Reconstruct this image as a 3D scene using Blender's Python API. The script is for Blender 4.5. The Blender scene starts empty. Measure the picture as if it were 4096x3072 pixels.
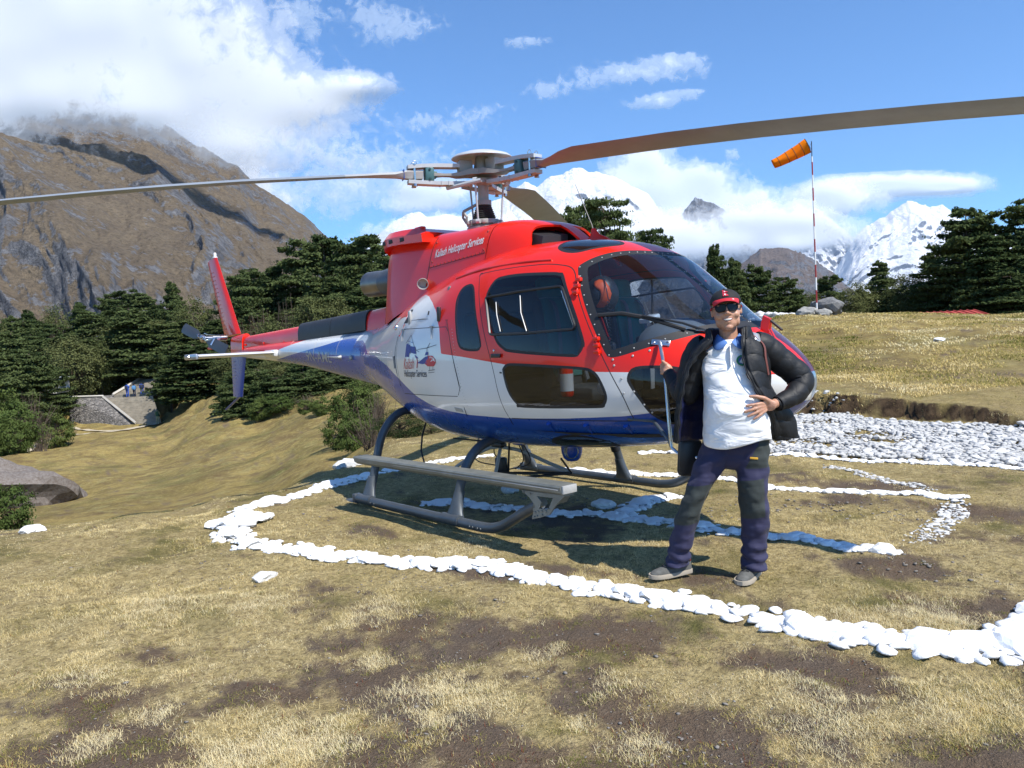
import bpy, bmesh, math, random
import numpy as np
from mathutils import Vector, Matrix
from mathutils.bvhtree import BVHTree

SC = bpy.context.scene
COL = SC.collection
PI = math.pi

# ---------------------------------------------------------------- camera, sky, sun, exposure
CAM = Vector((5.854, -4.775, 1.475))
cam_data = bpy.data.cameras.new('camera')
cam_data.sensor_width = 36.0
cam_data.lens = 27.34
cam_data.clip_start = 0.05
cam_data.clip_end = 60000.0
cam = bpy.data.objects.new('camera', cam_data)
COL.objects.link(cam)
_yaw, _pitch, _roll = math.radians(139.449), math.radians(2.974), math.radians(-3.024)
_d = Vector((math.cos(_yaw) * math.cos(_pitch), math.sin(_yaw) * math.cos(_pitch), -math.sin(_pitch)))
_r = _d.cross(Vector((0, 0, 1))).normalized()
_u = _r.cross(_d)
_r2 = _r * math.cos(_roll) + _u * math.sin(_roll)
_u2 = -_r * math.sin(_roll) + _u * math.cos(_roll)
cam.matrix_world = Matrix((( _r2.x, _u2.x, -_d.x, CAM.x), (_r2.y, _u2.y, -_d.y, CAM.y), (_r2.z, _u2.z, -_d.z, CAM.z), (0, 0, 0, 1)))
SC.camera = cam
SC.view_settings.view_transform = 'Standard'
SC.view_settings.look = 'None'
SC.view_settings.exposure = 0.52
SC.view_settings.gamma = 1.0
SC.cycles.use_denoising = True
SC.cycles.max_bounces = 8
SC.cycles.transparent_max_bounces = 24
SC.cycles.volume_bounces = 0
SC.render.film_transparent = False

# light travels along this vector: the sun stands ahead of the helicopter's nose, 53 degrees up
SUN_DIR = Vector((-0.76, -0.07, -1.0)).normalized()
SUN_EL = math.asin(-SUN_DIR.z)
SUN_AZ = math.atan2(-SUN_DIR.y, -SUN_DIR.x)
sun_data = bpy.data.lights.new('sun', 'SUN')
sun_data.energy = 5.0
sun_data.angle = math.radians(0.5)
sun_data.color = (1.0, 0.955, 0.88)
sun = bpy.data.objects.new('sun', sun_data)
sun.rotation_euler = SUN_DIR.to_track_quat('-Z', 'Y').to_euler()
sun.location = (30, 0, 40)
COL.objects.link(sun)

# ---------------------------------------------------------------- helpers
rng = random.Random(7)

class NT:
    """small node-tree helper"""
    def __init__(s, tree):
        s.t = tree; s.n = tree.nodes; s.l = tree.links
    def node(s, kind, **kw):
        n = s.n.new(kind)
        for k, v in kw.items():
            if k.startswith('i_'):
                key = k[2:]
                key = int(key) if key.isdigit() else key.replace('_', ' ')
                if hasattr(v, 'is_linked') or isinstance(v, bpy.types.NodeSocket):
                    s.l.new(v, n.inputs[key])
                else:
                    n.inputs[key].default_value = v
            else:
                setattr(n, k, v)
        return n
    def link(s, a, b): s.l.new(a, b)
    def math(s, op, a, b=None, c=None, clamp=False):
        n = s.n.new('ShaderNodeMath'); n.operation = op; n.use_clamp = clamp
        for i, v in enumerate((a, b, c)):
            if v is None: continue
            if isinstance(v, bpy.types.NodeSocket): s.l.new(v, n.inputs[i])
            else: n.inputs[i].default_value = v
        return n.outputs[0]
    def vmath(s, op, a, b=None):
        n = s.n.new('ShaderNodeVectorMath'); n.operation = op
        for i, v in enumerate((a, b)):
            if v is None: continue
            if isinstance(v, bpy.types.NodeSocket): s.l.new(v, n.inputs[i])
            else: n.inputs[i].default_value = v
        return n.outputs['Value'] if op in ('DOT_PRODUCT', 'LENGTH') else n.outputs[0]
    def ramp(s, fac, stops, interp='LINEAR'):
        n = s.n.new('ShaderNodeValToRGB'); cr = n.color_ramp; cr.interpolation = interp
        while len(cr.elements) < len(stops): cr.elements.new(0.5)
        for e, (p, c) in zip(cr.elements, stops):
            e.position = p
            e.color = (c, c, c, 1) if isinstance(c, (int, float)) else (c[0], c[1], c[2], 1)
        s.l.new(fac, n.inputs[0]); return n.outputs[0]
    def mix(s, fac, a, b, blend='MIX'):
        n = s.n.new('ShaderNodeMix'); n.data_type = 'RGBA'; n.blend_type = blend
        for k, v in ((0, fac), (6, a), (7, b)):
            if isinstance(v, bpy.types.NodeSocket): s.l.new(v, n.inputs[k])
            elif k == 0: n.inputs[0].default_value = v
            else: n.inputs[k].default_value = (v[0], v[1], v[2], 1)
        return n.outputs[2]
    def noise(s, vec, scale, detail=3, rough=0.5, dist=0.0):
        n = s.n.new('ShaderNodeTexNoise')
        n.inputs['Scale'].default_value = scale; n.inputs['Detail'].default_value = detail
        n.inputs['Roughness'].default_value = rough; n.inputs['Distortion'].default_value = dist
        if vec is not None: s.l.new(vec, n.inputs['Vector'])
        return n.outputs[0]

def new_mat(name):
    m = bpy.data.materials.new(name); m.use_nodes = True
    m.node_tree.nodes.clear()
    nt = NT(m.node_tree)
    out = nt.node('ShaderNodeOutputMaterial')
    return m, nt, out

def surf_mat(name, col, rough=0.5, metal=0.0, coat=0.0, vary=0.12, vscale=6.0, bump=0.0, bscale=60.0, col2=None, spec=0.5, sheen=0.0, dirt=0.0):
    m, nt, out = new_mat(name)
    b = nt.node('ShaderNodeBsdfPrincipled')
    tc = nt.node('ShaderNodeTexCoord').outputs['Object']
    n1 = nt.noise(tc, vscale, 5, 0.6)
    c2 = col2 if col2 else tuple(max(0, x * (1 - vary)) for x in col)
    c = nt.mix(nt.ramp(n1, [(0.35, 0.0), (0.65, 1.0)]), col, c2)
    if dirt > 0:
        n3 = nt.noise(tc, vscale * 7, 6, 0.7)
        c = nt.mix(nt.math('MULTIPLY', nt.ramp(n3, [(0.5, 0.0), (0.75, 1.0)]), dirt), c, (0.16, 0.12, 0.08))
    nt.link(c, b.inputs['Base Color'])
    n2 = nt.noise(tc, vscale * 3, 4, 0.6)
    r = nt.math('ADD', rough - 0.06, nt.math('MULTIPLY', n2, 0.12), clamp=True)
    nt.link(r, b.inputs['Roughness'])
    b.inputs['Metallic'].default_value = metal
    b.inputs['Specular IOR Level'].default_value = spec
    b.inputs['Coat Weight'].default_value = coat
    b.inputs['Coat Roughness'].default_value = 0.04
    b.inputs['Sheen Weight'].default_value = sheen
    if bump > 0:
        bn = nt.node('ShaderNodeBump'); bn.inputs['Strength'].default_value = 1.0
        bn.inputs['Distance'].default_value = bump
        nt.link(nt.noise(tc, bscale, 4, 0.6), bn.inputs['Height'])
        nt.link(bn.outputs[0], b.inputs['Normal'])
        if coat > 0: nt.link(bn.outputs[0], b.inputs['Coat Normal'])
    nt.link(b.outputs[0], out.inputs[0])
    return m

def glass_mat(name, tint=(0.35, 0.37, 0.4), rough=0.02, haze=0.0):
    """thin acrylic sheet: tinted see-through with fresnel reflection and a little dust"""
    m, nt, out = new_mat(name)
    tr = nt.node('ShaderNodeBsdfTransparent'); tr.inputs[0].default_value = (*tint, 1)
    gl = nt.node('ShaderNodeBsdfGlossy'); gl.inputs['Roughness'].default_value = rough
    gl.inputs[0].default_value = (0.95, 0.95, 0.95, 1)
    tc = nt.node('ShaderNodeTexCoord').outputs['Object']
    bn = nt.node('ShaderNodeBump'); bn.inputs['Distance'].default_value = 0.012
    nt.link(nt.noise(tc, 1.6, 2, 0.4), bn.inputs['Height'])
    nt.link(bn.outputs[0], gl.inputs['Normal'])
    fr = nt.node('ShaderNodeFresnel'); fr.inputs['IOR'].default_value = 1.5
    geo = nt.node('ShaderNodeNewGeometry')
    fac = nt.math('MULTIPLY', fr.outputs[0], nt.math('SUBTRACT', 1.0, geo.outputs['Backfacing']))
    mx = nt.node('ShaderNodeMixShader')
    nt.link(fac, mx.inputs[0]); nt.link(tr.outputs[0], mx.inputs[1]); nt.link(gl.outputs[0], mx.inputs[2])
    df = nt.node('ShaderNodeBsdfDiffuse'); df.inputs[0].default_value = (0.5, 0.5, 0.5, 1)
    mx2 = nt.node('ShaderNodeMixShader')
    dust = nt.math('MULTIPLY', nt.ramp(nt.noise(tc, 5, 5, 0.7), [(0.3, 0.3), (0.8, 1.0)]), haze)
    nt.link(dust, mx2.inputs[0]); nt.link(mx.outputs[0], mx2.inputs[1]); nt.link(df.outputs[0], mx2.inputs[2])
    nt.link(mx2.outputs[0], out.inputs[0])
    return m

def tag(o, label=None, cat=None, group=None, kind=None):
    if label: o['label'] = label
    if cat: o['category'] = cat
    if group: o['group'] = group
    if kind: o['kind'] = kind
    return o

def empty(name, loc=(0, 0, 0), rot=(0, 0, 0), parent=None, **kw):
    o = bpy.data.objects.new(name, None); COL.objects.link(o)
    o.empty_display_size = 0.2
    o.location = loc; o.rotation_euler = rot
    if parent: o.parent = parent
    return tag(o, **kw)

def obj_from(name, verts, faces, mats, parent=None, smooth=True, midx=None, loc=None, autosmooth=None, **kw):
    me = bpy.data.meshes.new(name)
    me.from_pydata([tuple(v) for v in verts], [], [tuple(f) for f in faces])
    if not isinstance(mats, (list, tuple)): mats = [mats]
    for m in mats: me.materials.append(m)
    if midx is not None: me.polygons.foreach_set('material_index', midx)
    me.polygons.foreach_set('use_smooth', [bool(smooth)] * len(me.polygons))
    me.update()
    if autosmooth is not None: sharp_by_angle(me, autosmooth)
    o = bpy.data.objects.new(name, me); COL.objects.link(o)
    if parent: o.parent = parent
    if loc is not None: o.location = loc
    return tag(o, **kw)

def sharp_by_angle(me, deg):
    bm = bmesh.new(); bm.from_mesh(me)
    lim = math.radians(deg)
    for e in bm.edges:
        if len(e.link_faces) == 2 and e.calc_face_angle(0) > lim: e.smooth = False
    bm.to_mesh(me); bm.free()

class MB:
    """collects shapes and links them as one mesh object"""
    def __init__(s): s.v = []; s.f = []; s.m = []; s.mi = 0
    def add(s, vs, fs):
        b = len(s.v); s.v += [Vector(p) for p in vs]
        for f in fs: s.f.append(tuple(i + b for i in f)); s.m.append(s.mi)
        return s
    def box(s, c, size, rot=None, bevel=0.0):
        hx, hy, hz = [x / 2 for x in size]
        c = Vector(c)
        R = rot if rot is not None else Matrix.Identity(3)
        if bevel > 0:
            b = min(bevel, hx * .9, hy * .9, hz * .9)
            bm = bmesh.new(); bmesh.ops.create_cube(bm, size=1)
            for v in bm.verts: v.co = Vector((v.co.x * size[0], v.co.y * size[1], v.co.z * size[2]))
            bmesh.ops.bevel(bm, geom=bm.edges[:], offset=b, segments=2, profile=0.5, affect='EDGES')
            bm.verts.index_update()
            s.add([c + R @ v.co for v in bm.verts], [[v.index for v in f.verts] for f in bm.faces]); bm.free()
            return s
        vs = [c + R @ Vector((x, y, z)) for x in (-hx, hx) for y in (-hy, hy) for z in (-hz, hz)]
        return s.add(vs, [(0, 1, 3, 2), (4, 6, 7, 5), (0, 4, 5, 1), (2, 3, 7, 6), (0, 2, 6, 4), (1, 5, 7, 3)])
    def tube(s, pts, r, n=10, caps=True, closed=False, flat=None):
        pts = [Vector(p) for p in pts]; N = len(pts)
        rr = r if isinstance(r, list) else [r] * N
        tang = []
        for i in range(N):
            if closed: t = pts[(i + 1) % N] - pts[i - 1]
            else: t = pts[min(i + 1, N - 1)] - pts[max(i - 1, 0)]
            tang.append(t.normalized())
        up = Vector((0, 0, 1)) if abs(tang[0].z) < .9 else Vector((1, 0, 0))
        nrm = (up - tang[0] * up.dot(tang[0])).normalized()
        b = len(s.v)
        for i in range(N):
            nrm = (nrm - tang[i] * nrm.dot(tang[i])).normalized()
            bi = tang[i].cross(nrm)
            ra = rr[i]; rx, ry = (ra, ra) if not isinstance(ra, (tuple, list)) else ra
            for k in range(n):
                a = 2 * PI * k / n
                s.v.append(pts[i] + nrm * (math.cos(a) * rx) + bi * (math.sin(a) * ry))
        seg = N if closed else N - 1
        for i in range(seg):
            j = (i + 1) % N
            for k in range(n):
                l = (k + 1) % n
                s.f.append((b + i * n + k, b + i * n + l, b + j * n + l, b + j * n + k)); s.m.append(s.mi)
        if caps and not closed:
            s.f.append(tuple(b + k for k in reversed(range(n)))); s.m.append(s.mi)
            s.f.append(tuple(b + (N - 1) * n + k for k in range(n))); s.m.append(s.mi)
        return s
    def cyl(s, a, b, r, r2=None, n=14): return s.tube([a, b], [r, r if r2 is None else r2], n)
    def lathe(s, prof, origin=(0, 0, 0), axis=(0, 0, 1), n=24, caps=True):
        ax = Vector(axis).normalized(); o = Vector(origin)
        u = ax.orthogonal().normalized(); w = ax.cross(u); b = len(s.v)
        for (r, z) in prof:
            for k in range(n):
                a = 2 * PI * k / n
                s.v.append(o + ax * z + u * (r * math.cos(a)) + w * (r * math.sin(a)))
        for i in range(len(prof) - 1):
            for k in range(n):
                l = (k + 1) % n
                s.f.append((b + i * n + k, b + i * n + l, b + (i + 1) * n + l, b + (i + 1) * n + k)); s.m.append(s.mi)
        if caps:
            s.f.append(tuple(b + k for k in reversed(range(n)))); s.m.append(s.mi)
            s.f.append(tuple(b + (len(prof) - 1) * n + k for k in range(n))); s.m.append(s.mi)
        return s
    def prism(s, poly, t, frame):
        """poly in 2D, frame=(origin, xaxis, yaxis); extruded symmetrically by t along the normal"""
        o, X, Y = [Vector(q) for q in frame]; Z = X.cross(Y).normalized(); n = len(poly)
        vs = [o + X * p[0] + Y * p[1] + Z * h for h in (-t / 2, t / 2) for p in poly]
        fs = [tuple(reversed(range(n))), tuple(range(n, 2 * n))] + [(i, (i + 1) % n, n + (i + 1) % n, n + i) for i in range(n)]
        return s.add(vs, fs)
    def grid(s, rows, closed_u=False, caps=False):
        b = len(s.v); n = len(rows[0])
        for r in rows: s.v += [Vector(p) for p in r]
        for i in range(len(rows) - 1):
            for k in range(n if closed_u else n - 1):
                l = (k + 1) % n
                s.f.append((b + i * n + k, b + i * n + l, b + (i + 1) * n + l, b + (i + 1) * n + k)); s.m.append(s.mi)
        if caps:
            s.f.append(tuple(b + k for k in reversed(range(n)))); s.m.append(s.mi)
            e = b + (len(rows) - 1) * n
            s.f.append(tuple(e + k for k in range(n))); s.m.append(s.mi)
        return s
    def build(s, name, mats, parent=None, smooth=True, auto=35, loc=None, recalc=True, **kw):
        o = obj_from(name, s.v, s.f, mats, parent, smooth, s.m, loc, None, **kw)
        if recalc:
            bm = bmesh.new(); bm.from_mesh(o.data)
            bmesh.ops.recalc_face_normals(bm, faces=bm.faces)
            lim = math.radians(auto)
            for e in bm.edges:
                if len(e.link_faces) == 2 and e.calc_face_angle(0) > lim: e.smooth = False
            bm.to_mesh(o.data); bm.free()
        return o

def pchip(xs, ys):
    xs = np.asarray(xs, float); ys = np.asarray(ys, float)
    h = np.diff(xs); d = np.diff(ys) / h; n = len(xs); m = np.zeros(n)
    m[0] = d[0]; m[-1] = d[-1]
    for i in range(1, n - 1):
        if d[i - 1] * d[i] > 0:
            w1 = 2 * h[i] + h[i - 1]; w2 = h[i] + 2 * h[i - 1]
            m[i] = (w1 + w2) / (w1 / d[i - 1] + w2 / d[i])
    def f(x):
        x = np.clip(np.asarray(x, float), xs[0], xs[-1])
        i = np.clip(np.searchsorted(xs, x) - 1, 0, n - 2)
        t = (x - xs[i]) / h[i]
        return ((2 * t**3 - 3 * t**2 + 1) * ys[i] + (t**3 - 2 * t**2 + t) * h[i] * m[i]
                + (-2 * t**3 + 3 * t**2) * ys[i + 1] + (t**3 - t**2) * h[i] * m[i + 1])
    return f

def catmull(pts, n=6, closed=False):
    P = [Vector(p) for p in pts]; N = len(P); out = []
    rngi = range(N if closed else N - 1)
    for i in rngi:
        p0 = P[i - 1] if (closed or i > 0) else P[0] * 2 - P[1]
        p1 = P[i]; p2 = P[(i + 1) % N]
        p3 = P[(i + 2) % N] if (closed or i + 2 < N) else P[-1] * 2 - P[-2]
        for k in range(n):
            t = k / n
            out.append(0.5 * ((2 * p1) + (p2 - p0) * t + (2 * p0 - 5 * p1 + 4 * p2 - p3) * t * t + (3 * p1 - p0 - 3 * p2 + p3) * t**3))
    if not closed: out.append(P[-1])
    return out

def sdf_poly(px, py, poly):
    """signed distance to a closed polygon, negative inside (numpy)"""
    poly = np.asarray(poly, float); d = np.full(px.shape, 1e9); inside = np.zeros(px.shape, bool)
    n = len(poly)
    for i in range(n):
        ax, ay = poly[i]; bx, by = poly[(i + 1) % n]
        ex, ey = bx - ax, by - ay; L = ex * ex + ey * ey + 1e-12
        t = np.clip(((px - ax) * ex + (py - ay) * ey) / L, 0, 1)
        d = np.minimum(d, np.hypot(px - ax - t * ex, py - ay - t * ey))
        c = ((ay > py) != (by > py)) & (px < (bx - ax) * (py - ay) / (by - ay + 1e-12) + ax)
        inside ^= c
    return np.where(inside, -d, d)

def round_poly(pts, r, n=5):
    """rounds the corners of a 2D polygon"""
    out = []; N = len(pts)
    rs = r if isinstance(r, (list, tuple)) else [r] * N
    for i in range(N):
        p = Vector(pts[i]); a = Vector(pts[i - 1]) - p; b = Vector(pts[(i + 1) % N]) - p
        la, lb = a.length, b.length; a.normalize(); b.normalize()
        t = min(rs[i], la * .48, lb * .48)
        A = p + a * t; B = p + b * t
        for k in range(n + 1):
            s = k / n
            out.append(tuple((A * (1 - s) + p * s) * (1 - s) + (p * (1 - s) + B * s) * s))
    return out

# ---------------------------------------------------------------- shared materials
RED = surf_mat('red_paint', (0.78, 0.018, 0.004), 0.32, 0, 0.4, 0.06, 1.5, spec=0.3)
WHITE = surf_mat('white_paint', (0.72, 0.72, 0.71), 0.3, 0, 0.9, 0.06, 1.5, bump=0.0006, bscale=5)
BLUE = surf_mat('blue_paint', (0.008, 0.065, 0.36), 0.28, 0, 0.45, 0.1, 1.5, bump=0.0006, bscale=5)
RUBBER = surf_mat('black_rubber', (0.015, 0.015, 0.017), 0.6, bump=0.0005)
BLACKM = surf_mat('black_painted_metal', (0.02, 0.02, 0.022), 0.4)
CABIN = surf_mat('dark_cabin_trim', (0.035, 0.037, 0.04), 0.7, bump=0.0008)
CABING = surf_mat('grey_cabin_trim', (0.16, 0.17, 0.18), 0.6, bump=0.0008)
GLASS = glass_mat('tinted_acrylic', (0.58, 0.60, 0.62), haze=0.004)
GLASSW = glass_mat('windscreen_acrylic', (0.80, 0.85, 0.90), haze=0.008)
GLASSD = glass_mat('dark_roof_acrylic', (0.06, 0.10, 0.16), haze=0.02)
GREY = surf_mat('grey_skid_paint', (0.085, 0.10, 0.115), 0.42, 0.3, 0.0, 0.3, 4, bump=0.0008, dirt=0.25)
LGREY = surf_mat('light_grey_paint', (0.42, 0.42, 0.41), 0.42, 0.1, 0.0, 0.2, 5, dirt=0.12)
STEEL = surf_mat('bright_steel', (0.6, 0.6, 0.6), 0.25, 1.0, 0, 0.2, 8)

# ================================================================ terrain
DH = Vector((_d.x, _d.y, 0)).normalized(); RH = Vector((DH.y, -DH.x, 0))
def hash2(ix, iy, seed):
    h = (ix.astype(np.int64) * 374761393 + iy.astype(np.int64) * 668265263 + seed * 144665) & 0x7fffffff
    h = ((h ^ (h >> 13)) * 1274126177) & 0x7fffffff
    return ((h ^ (h >> 16)) & 0xffff) / 65535.0
def vnoise(x, y, seed=0):
    x = np.asarray(x, float); y = np.asarray(y, float)
    ix = np.floor(x); iy = np.floor(y); fx = x - ix; fy = y - iy
    fx = fx * fx * fx * (fx * (fx * 6 - 15) + 10); fy = fy * fy * fy * (fy * (fy * 6 - 15) + 10)
    a = hash2(ix, iy, seed); b = hash2(ix + 1, iy, seed); c = hash2(ix, iy + 1, seed); d = hash2(ix + 1, iy + 1, seed)
    return (a * (1 - fx) + b * fx) * (1 - fy) + (c * (1 - fx) + d * fx) * fy
def fbm(x, y, oct=5, seed=0, gain=.5, ridge=False):
    s = np.zeros(np.shape(x)); a = 1.0; t = 0
    for o in range(oct):
        n = vnoise(np.asarray(x) * 2**o + 17.3 * o, np.asarray(y) * 2**o - 9.1 * o, seed + o)
        if ridge: n = 1 - np.abs(2 * n - 1); n = n * n
        s += a * n; t += a; a *= gain
    return s / t

# ground height by bearing column (u) and distance ahead (t)
COLS = {
 -400: [(0, 0), (6, 0), (7.2, -.02), (8.5, -.35), (12, -1.7), (20, -3.6), (30, -4.7), (45, -5.2), (75, -5.8), (100, -5.9), (140, -3.0), (200, 3), (400, 20), (3000, 20)],
 0: [(0, 0), (6, 0), (7.2, -.02), (8.5, -.28), (12, -1.08), (20, -2.85), (30, -4.25), (45, -5.0), (75, -5.7), (92, -5.9), (98.5, -5.5), (101, -3.2), (115, -2.7), (140, -1.5), (200, 1), (400, 5), (3000, 0)],
 150: [(0, 0), (6.5, 0), (7.6, -.02), (9, -.27), (12, -.95), (20, -2.65), (30, -3.9), (45, -4.7), (75, -5.5), (90, -5.9), (97.8, -5.85), (99.6, -2.95), (101, -2.75), (104, -2.3), (112, .6), (140, 1.5), (200, 3), (400, 6), (3000, 0)],
 240: [(0, 0), (7.5, 0), (8.8, -.04), (10.5, -.5), (14, -1.5), (20, -2.6), (30, -3.4), (45, -3.7), (62, -3.5), (80, -2.4), (110, -.8), (140, 2.5), (200, 5), (400, 10), (3000, 0)],
 330: [(0, 0), (9, 0), (10.2, -.05), (12, -.4), (15, -1.1), (20, -1.8), (30, -2.4), (45, -2.3), (58, -1.7), (72, -1.2), (110, 1.0), (140, 4), (200, 6), (400, 10), (3000, 0)],
 400: [(0, 0), (12, 0), (14, -.12), (18, -.5), (24, -1.0), (30, -1.2), (45, -1.3), (60, -1.0), (80, -.5), (110, 1.0), (140, 4), (200, 6), (400, 10), (3000, 0)],
 512: [(0, 0), (14, 0), (17, -.1), (25, -.4), (45, -.6), (70, -.5), (100, -1), (200, -6), (400, -20), (3000, -60)],
 680: [(0, 0), (14, 0), (17, .15), (21, .45), (25, .8), (29, 1.0), (36, .6), (50, -.1), (100, -3.3), (200, -10), (400, -30), (3000, -80)],
 800: [(0, 0), (13.0, 0), (13.2, .0), (17, .20), (21, .61), (25, 1.24), (29, 1.77), (32, 1.76), (38, .95), (50, .05), (100, -3.3), (200, -12), (400, -30), (3000, -80)],
 900: [(0, 0), (12, 0), (16, .30), (21, .84), (25, 1.38), (29, 1.74), (33, 1.71), (40, .96), (50, .36), (100, -2), (200, -12), (400, -30), (3000, -80)],
 1024: [(0, 0), (10, 0), (14, .33), (20, .92), (26, 1.35), (31, 1.47), (35, 1.37), (42, .87), (55, .47), (100, -1), (200, -10), (400, -30), (3000, -80)],
 1424: [(0, 0), (9, 0), (9.6, .0), (14, .32), (20, .82), (26, 1.22), (31, 1.42), (40, 1.22), (60, .92), (100, 0), (200, -8), (400, -30), (3000, -80)],
}
_ku = sorted(COLS); _T = np.array([0, .5, 1, 2, 3, 4, 5, 6, 6.5, 7, 7.5, 8, 8.5, 9, 9.4, 9.7, 9.9, 10.1, 10.5, 11, 11.4, 11.6, 12, 12.5, 12.9, 13.0, 13.15, 13.3, 13.6, 13.9, 14.1, 14.35, 15, 16, 17, 18, 20, 22, 24, 26, 28, 30, 32, 34, 37, 40, 45, 50, 56, 62, 70, 78, 86, 92, 95, 97.8, 98.5, 99.6, 101, 104, 110, 120, 140, 160, 200, 260, 400, 800, 3000.])
_Z = []
for u in _ku:
    p = np.array(COLS[u], float); _Z.append(np.interp(_T, p[:, 0], p[:, 1]))
_Z = np.array(_Z)
def ut(x, y):
    vx = np.asarray(x, float) - CAM.x; vy = np.asarray(y, float) - CAM.y
    t = vx * DH.x + vy * DH.y; lat = vx * RH.x + vy * RH.y
    r = np.hypot(vx, vy)
    tt = np.maximum(t, .35 * r)           # behind the viewer the columns carry on sideways
    return 512 + 777.66 * lat / np.maximum(tt, .05), np.where(t > 0, np.maximum(t, .2 * r), .6 * r)
def lumps(x, y): return (fbm(x * 1.7, y * 1.7, 4, 3) - .5) * .09 + (fbm(x * 6.5, y * 6.5, 3, 9) - .5) * .035
def ground(x, y, detail=True):
    u, t = ut(x, y); u = np.clip(u + (fbm(np.asarray(x) * .6, np.asarray(y) * .6, 3, 21) - .5) * 30 * np.clip(t / 10, 0, 1), _ku[0], _ku[-1])
    t2 = t * (1 + (fbm(np.asarray(x) * .9, np.asarray(y) * .9, 3, 5) - .5) * .05 * (t > 6))
    i = np.clip(np.searchsorted(_ku, u) - 1, 0, len(_ku) - 2)
    k0 = np.array(_ku)[i]; k1 = np.array(_ku)[i + 1]; f = (u - k0) / (k1 - k0); f = f * f * (3 - 2 * f)
    j = np.clip(np.searchsorted(_T, t2) - 1, 0, len(_T) - 2); g = np.clip((t2 - _T[j]) / (_T[j + 1] - _T[j]), 0, 1)
    z = (_Z[i, j] * (1 - g) + _Z[i, j + 1] * g) * (1 - f) + (_Z[i + 1, j] * (1 - g) + _Z[i + 1, j + 1] * g) * f
    ub, tb_, hb = (560, 660, 700, 755, 800, 900, 1024, 1100, 1424), (15.5, 14.8, 14.3, 13.9, 13.3, 12.15, 10.15, 9.6, 9.2), (0, .05, .24, .34, .37, .25, .15, .10, .06)
    wob = (fbm(np.asarray(x) * 1.4, np.asarray(y) * 1.4, 4, 15, .6) - .5) * .55
    st = np.clip((t + wob - np.interp(u, ub, tb_)) / .16, 0, 1); z = z + np.interp(u, ub, hb) * st * st * (3 - 2 * st)
    if detail:
        near = np.exp(-(np.hypot(np.asarray(x) - .1, np.asarray(y)) / 1.6)**4)
        z = z + lumps(x, y) * (1 - .75 * near) * np.clip(1.4 - t / 14, .35, 1) - .018
        z = z + (fbm(np.asarray(x) * .11, np.asarray(y) * .11, 5, 31) - .5) * np.clip((t - 14) / 14, 0, 3.0) * .55
    return z
def gz(x, y): return float(ground(np.array([x]), np.array([y]))[0])
def at(u, t):
    """world x, y of bearing column u at distance t ahead"""
    p = Vector((CAM.x, CAM.y, 0)) + DH * t + RH * (t * (u - 512) / 777.66)
    return p.x, p.y
# where the turf is worn to bare soil: explicit worn places plus noise
BARE = [(1.81, -4.13, .5, .28, .6), (2.2, -3.85, .6, .28, .6), (2.54, -3.58, .4, .22, .6), (2.58, -4.07, .5, .3, .6), (1.68, -3.71, .3, .2, .5), (2.21, -2.98, .3, .16, .3), (2.65, -2.41, .5, .3, .3), (3.6, -3.1, .5, .35, .7), (3.74, -2.47, .6, .4, .6), (3.9, -2.9, 1.0, .45, .75), (4.5, -3.25, .5, .5, 0), (2.9, -2.95, .55, .3, .5), (3.9, -1.75, .5, .22, .2), (4.95, -1.9, .4, .22, .6), (2.9, -2.2, .6, .25, .3), (4.18, -2.35, 1.05, .55, .5), (4.75, -2.9, .8, .5, .4), (3.3, -1.9, .8, .4, .2), (3.35, -3.3, .45, .6, -.6), (2.6, -2.6, .5, .35, 0), (4.55, -.35, .75, .45, .2), (3.9, .05, .6, .3, .3),
        (3.45, 1.8, 1.2, .35, .3), (2.2, 2.3, 1.2, .3, .2), (4.6, 1.3, .5, .25, .5), (5.2, -1.25, .4, .3, 0), (1.7, -1.75, .5, .2, .35), (2.3, -1.25, .5, .15, .35), (.3, -1.55, .35, .15, .1), (-.9, -2.25, .2, .12, 0), (3.1, -.75, .35, .2, .2), (1.1, -.2, .8, .35, 0), (5.35, -3.1, .5, .4, 0), (5.0, -2.2, .4, .25, .4)]
def bare(x, y):
    x = np.asarray(x, float); y = np.asarray(y, float); s = np.zeros(x.shape)
    for bx, by, rx, ry, a in BARE:
        dx = (x - bx) * math.cos(a) + (y - by) * math.sin(a); dy = -(x - bx) * math.sin(a) + (y - by) * math.cos(a)
        s = np.maximum(s, np.exp(-((dx / rx)**2 + (dy / ry)**2)))
    n = fbm(x * 1.9, y * 1.9, 5, 41, .6)
    return np.clip((s * .50 + n + (fbm(x * 7, y * 7, 4, 43, .7) - .5) * .55 - .685) * 5.0, 0, 1)
def green(x, y): return np.clip((fbm(np.asarray(x) * 1.5 + 7, np.asarray(y) * 1.5, 5, 51, .65) - .52) * 5, 0, 1)

def polar_sheet():
    ang = []
    a = -180.0
    while a < 180:
        ang.append(a)
        a += .21 if -37 < a < 37 else (1.0 if -70 < a < 70 else 4.0)
    ang = np.radians(np.array(ang)); R_ = [0.25]
    while R_[-1] < 2800:
        r = R_[-1]; R_.append(r * (1.014 if 2.4 < r < 16 else 1.022 if r < 120 else 1.06) if r > 1 else r + .15)
    R_ = np.array(R_)
    A, RR = np.meshgrid(ang, R_); base = math.atan2(DH.y, DH.x)
    X = CAM.x + np.cos(base - A) * RR; Y = CAM.y + np.sin(base - A) * RR
    return X, Y
GX, GY = polar_sheet()
GZ = ground(GX, GY)
nr_, na_ = GX.shape
idx = np.arange(nr_ * na_).reshape(nr_, na_)
q = np.stack([idx[:-1], np.roll(idx, -1, 1)[:-1], np.roll(idx, -1, 1)[1:], idx[1:]], -1).reshape(-1, 4)
verts = np.stack([GX, GY, GZ], -1).reshape(-1, 3)
me = bpy.data.meshes.new('ground')
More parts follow.
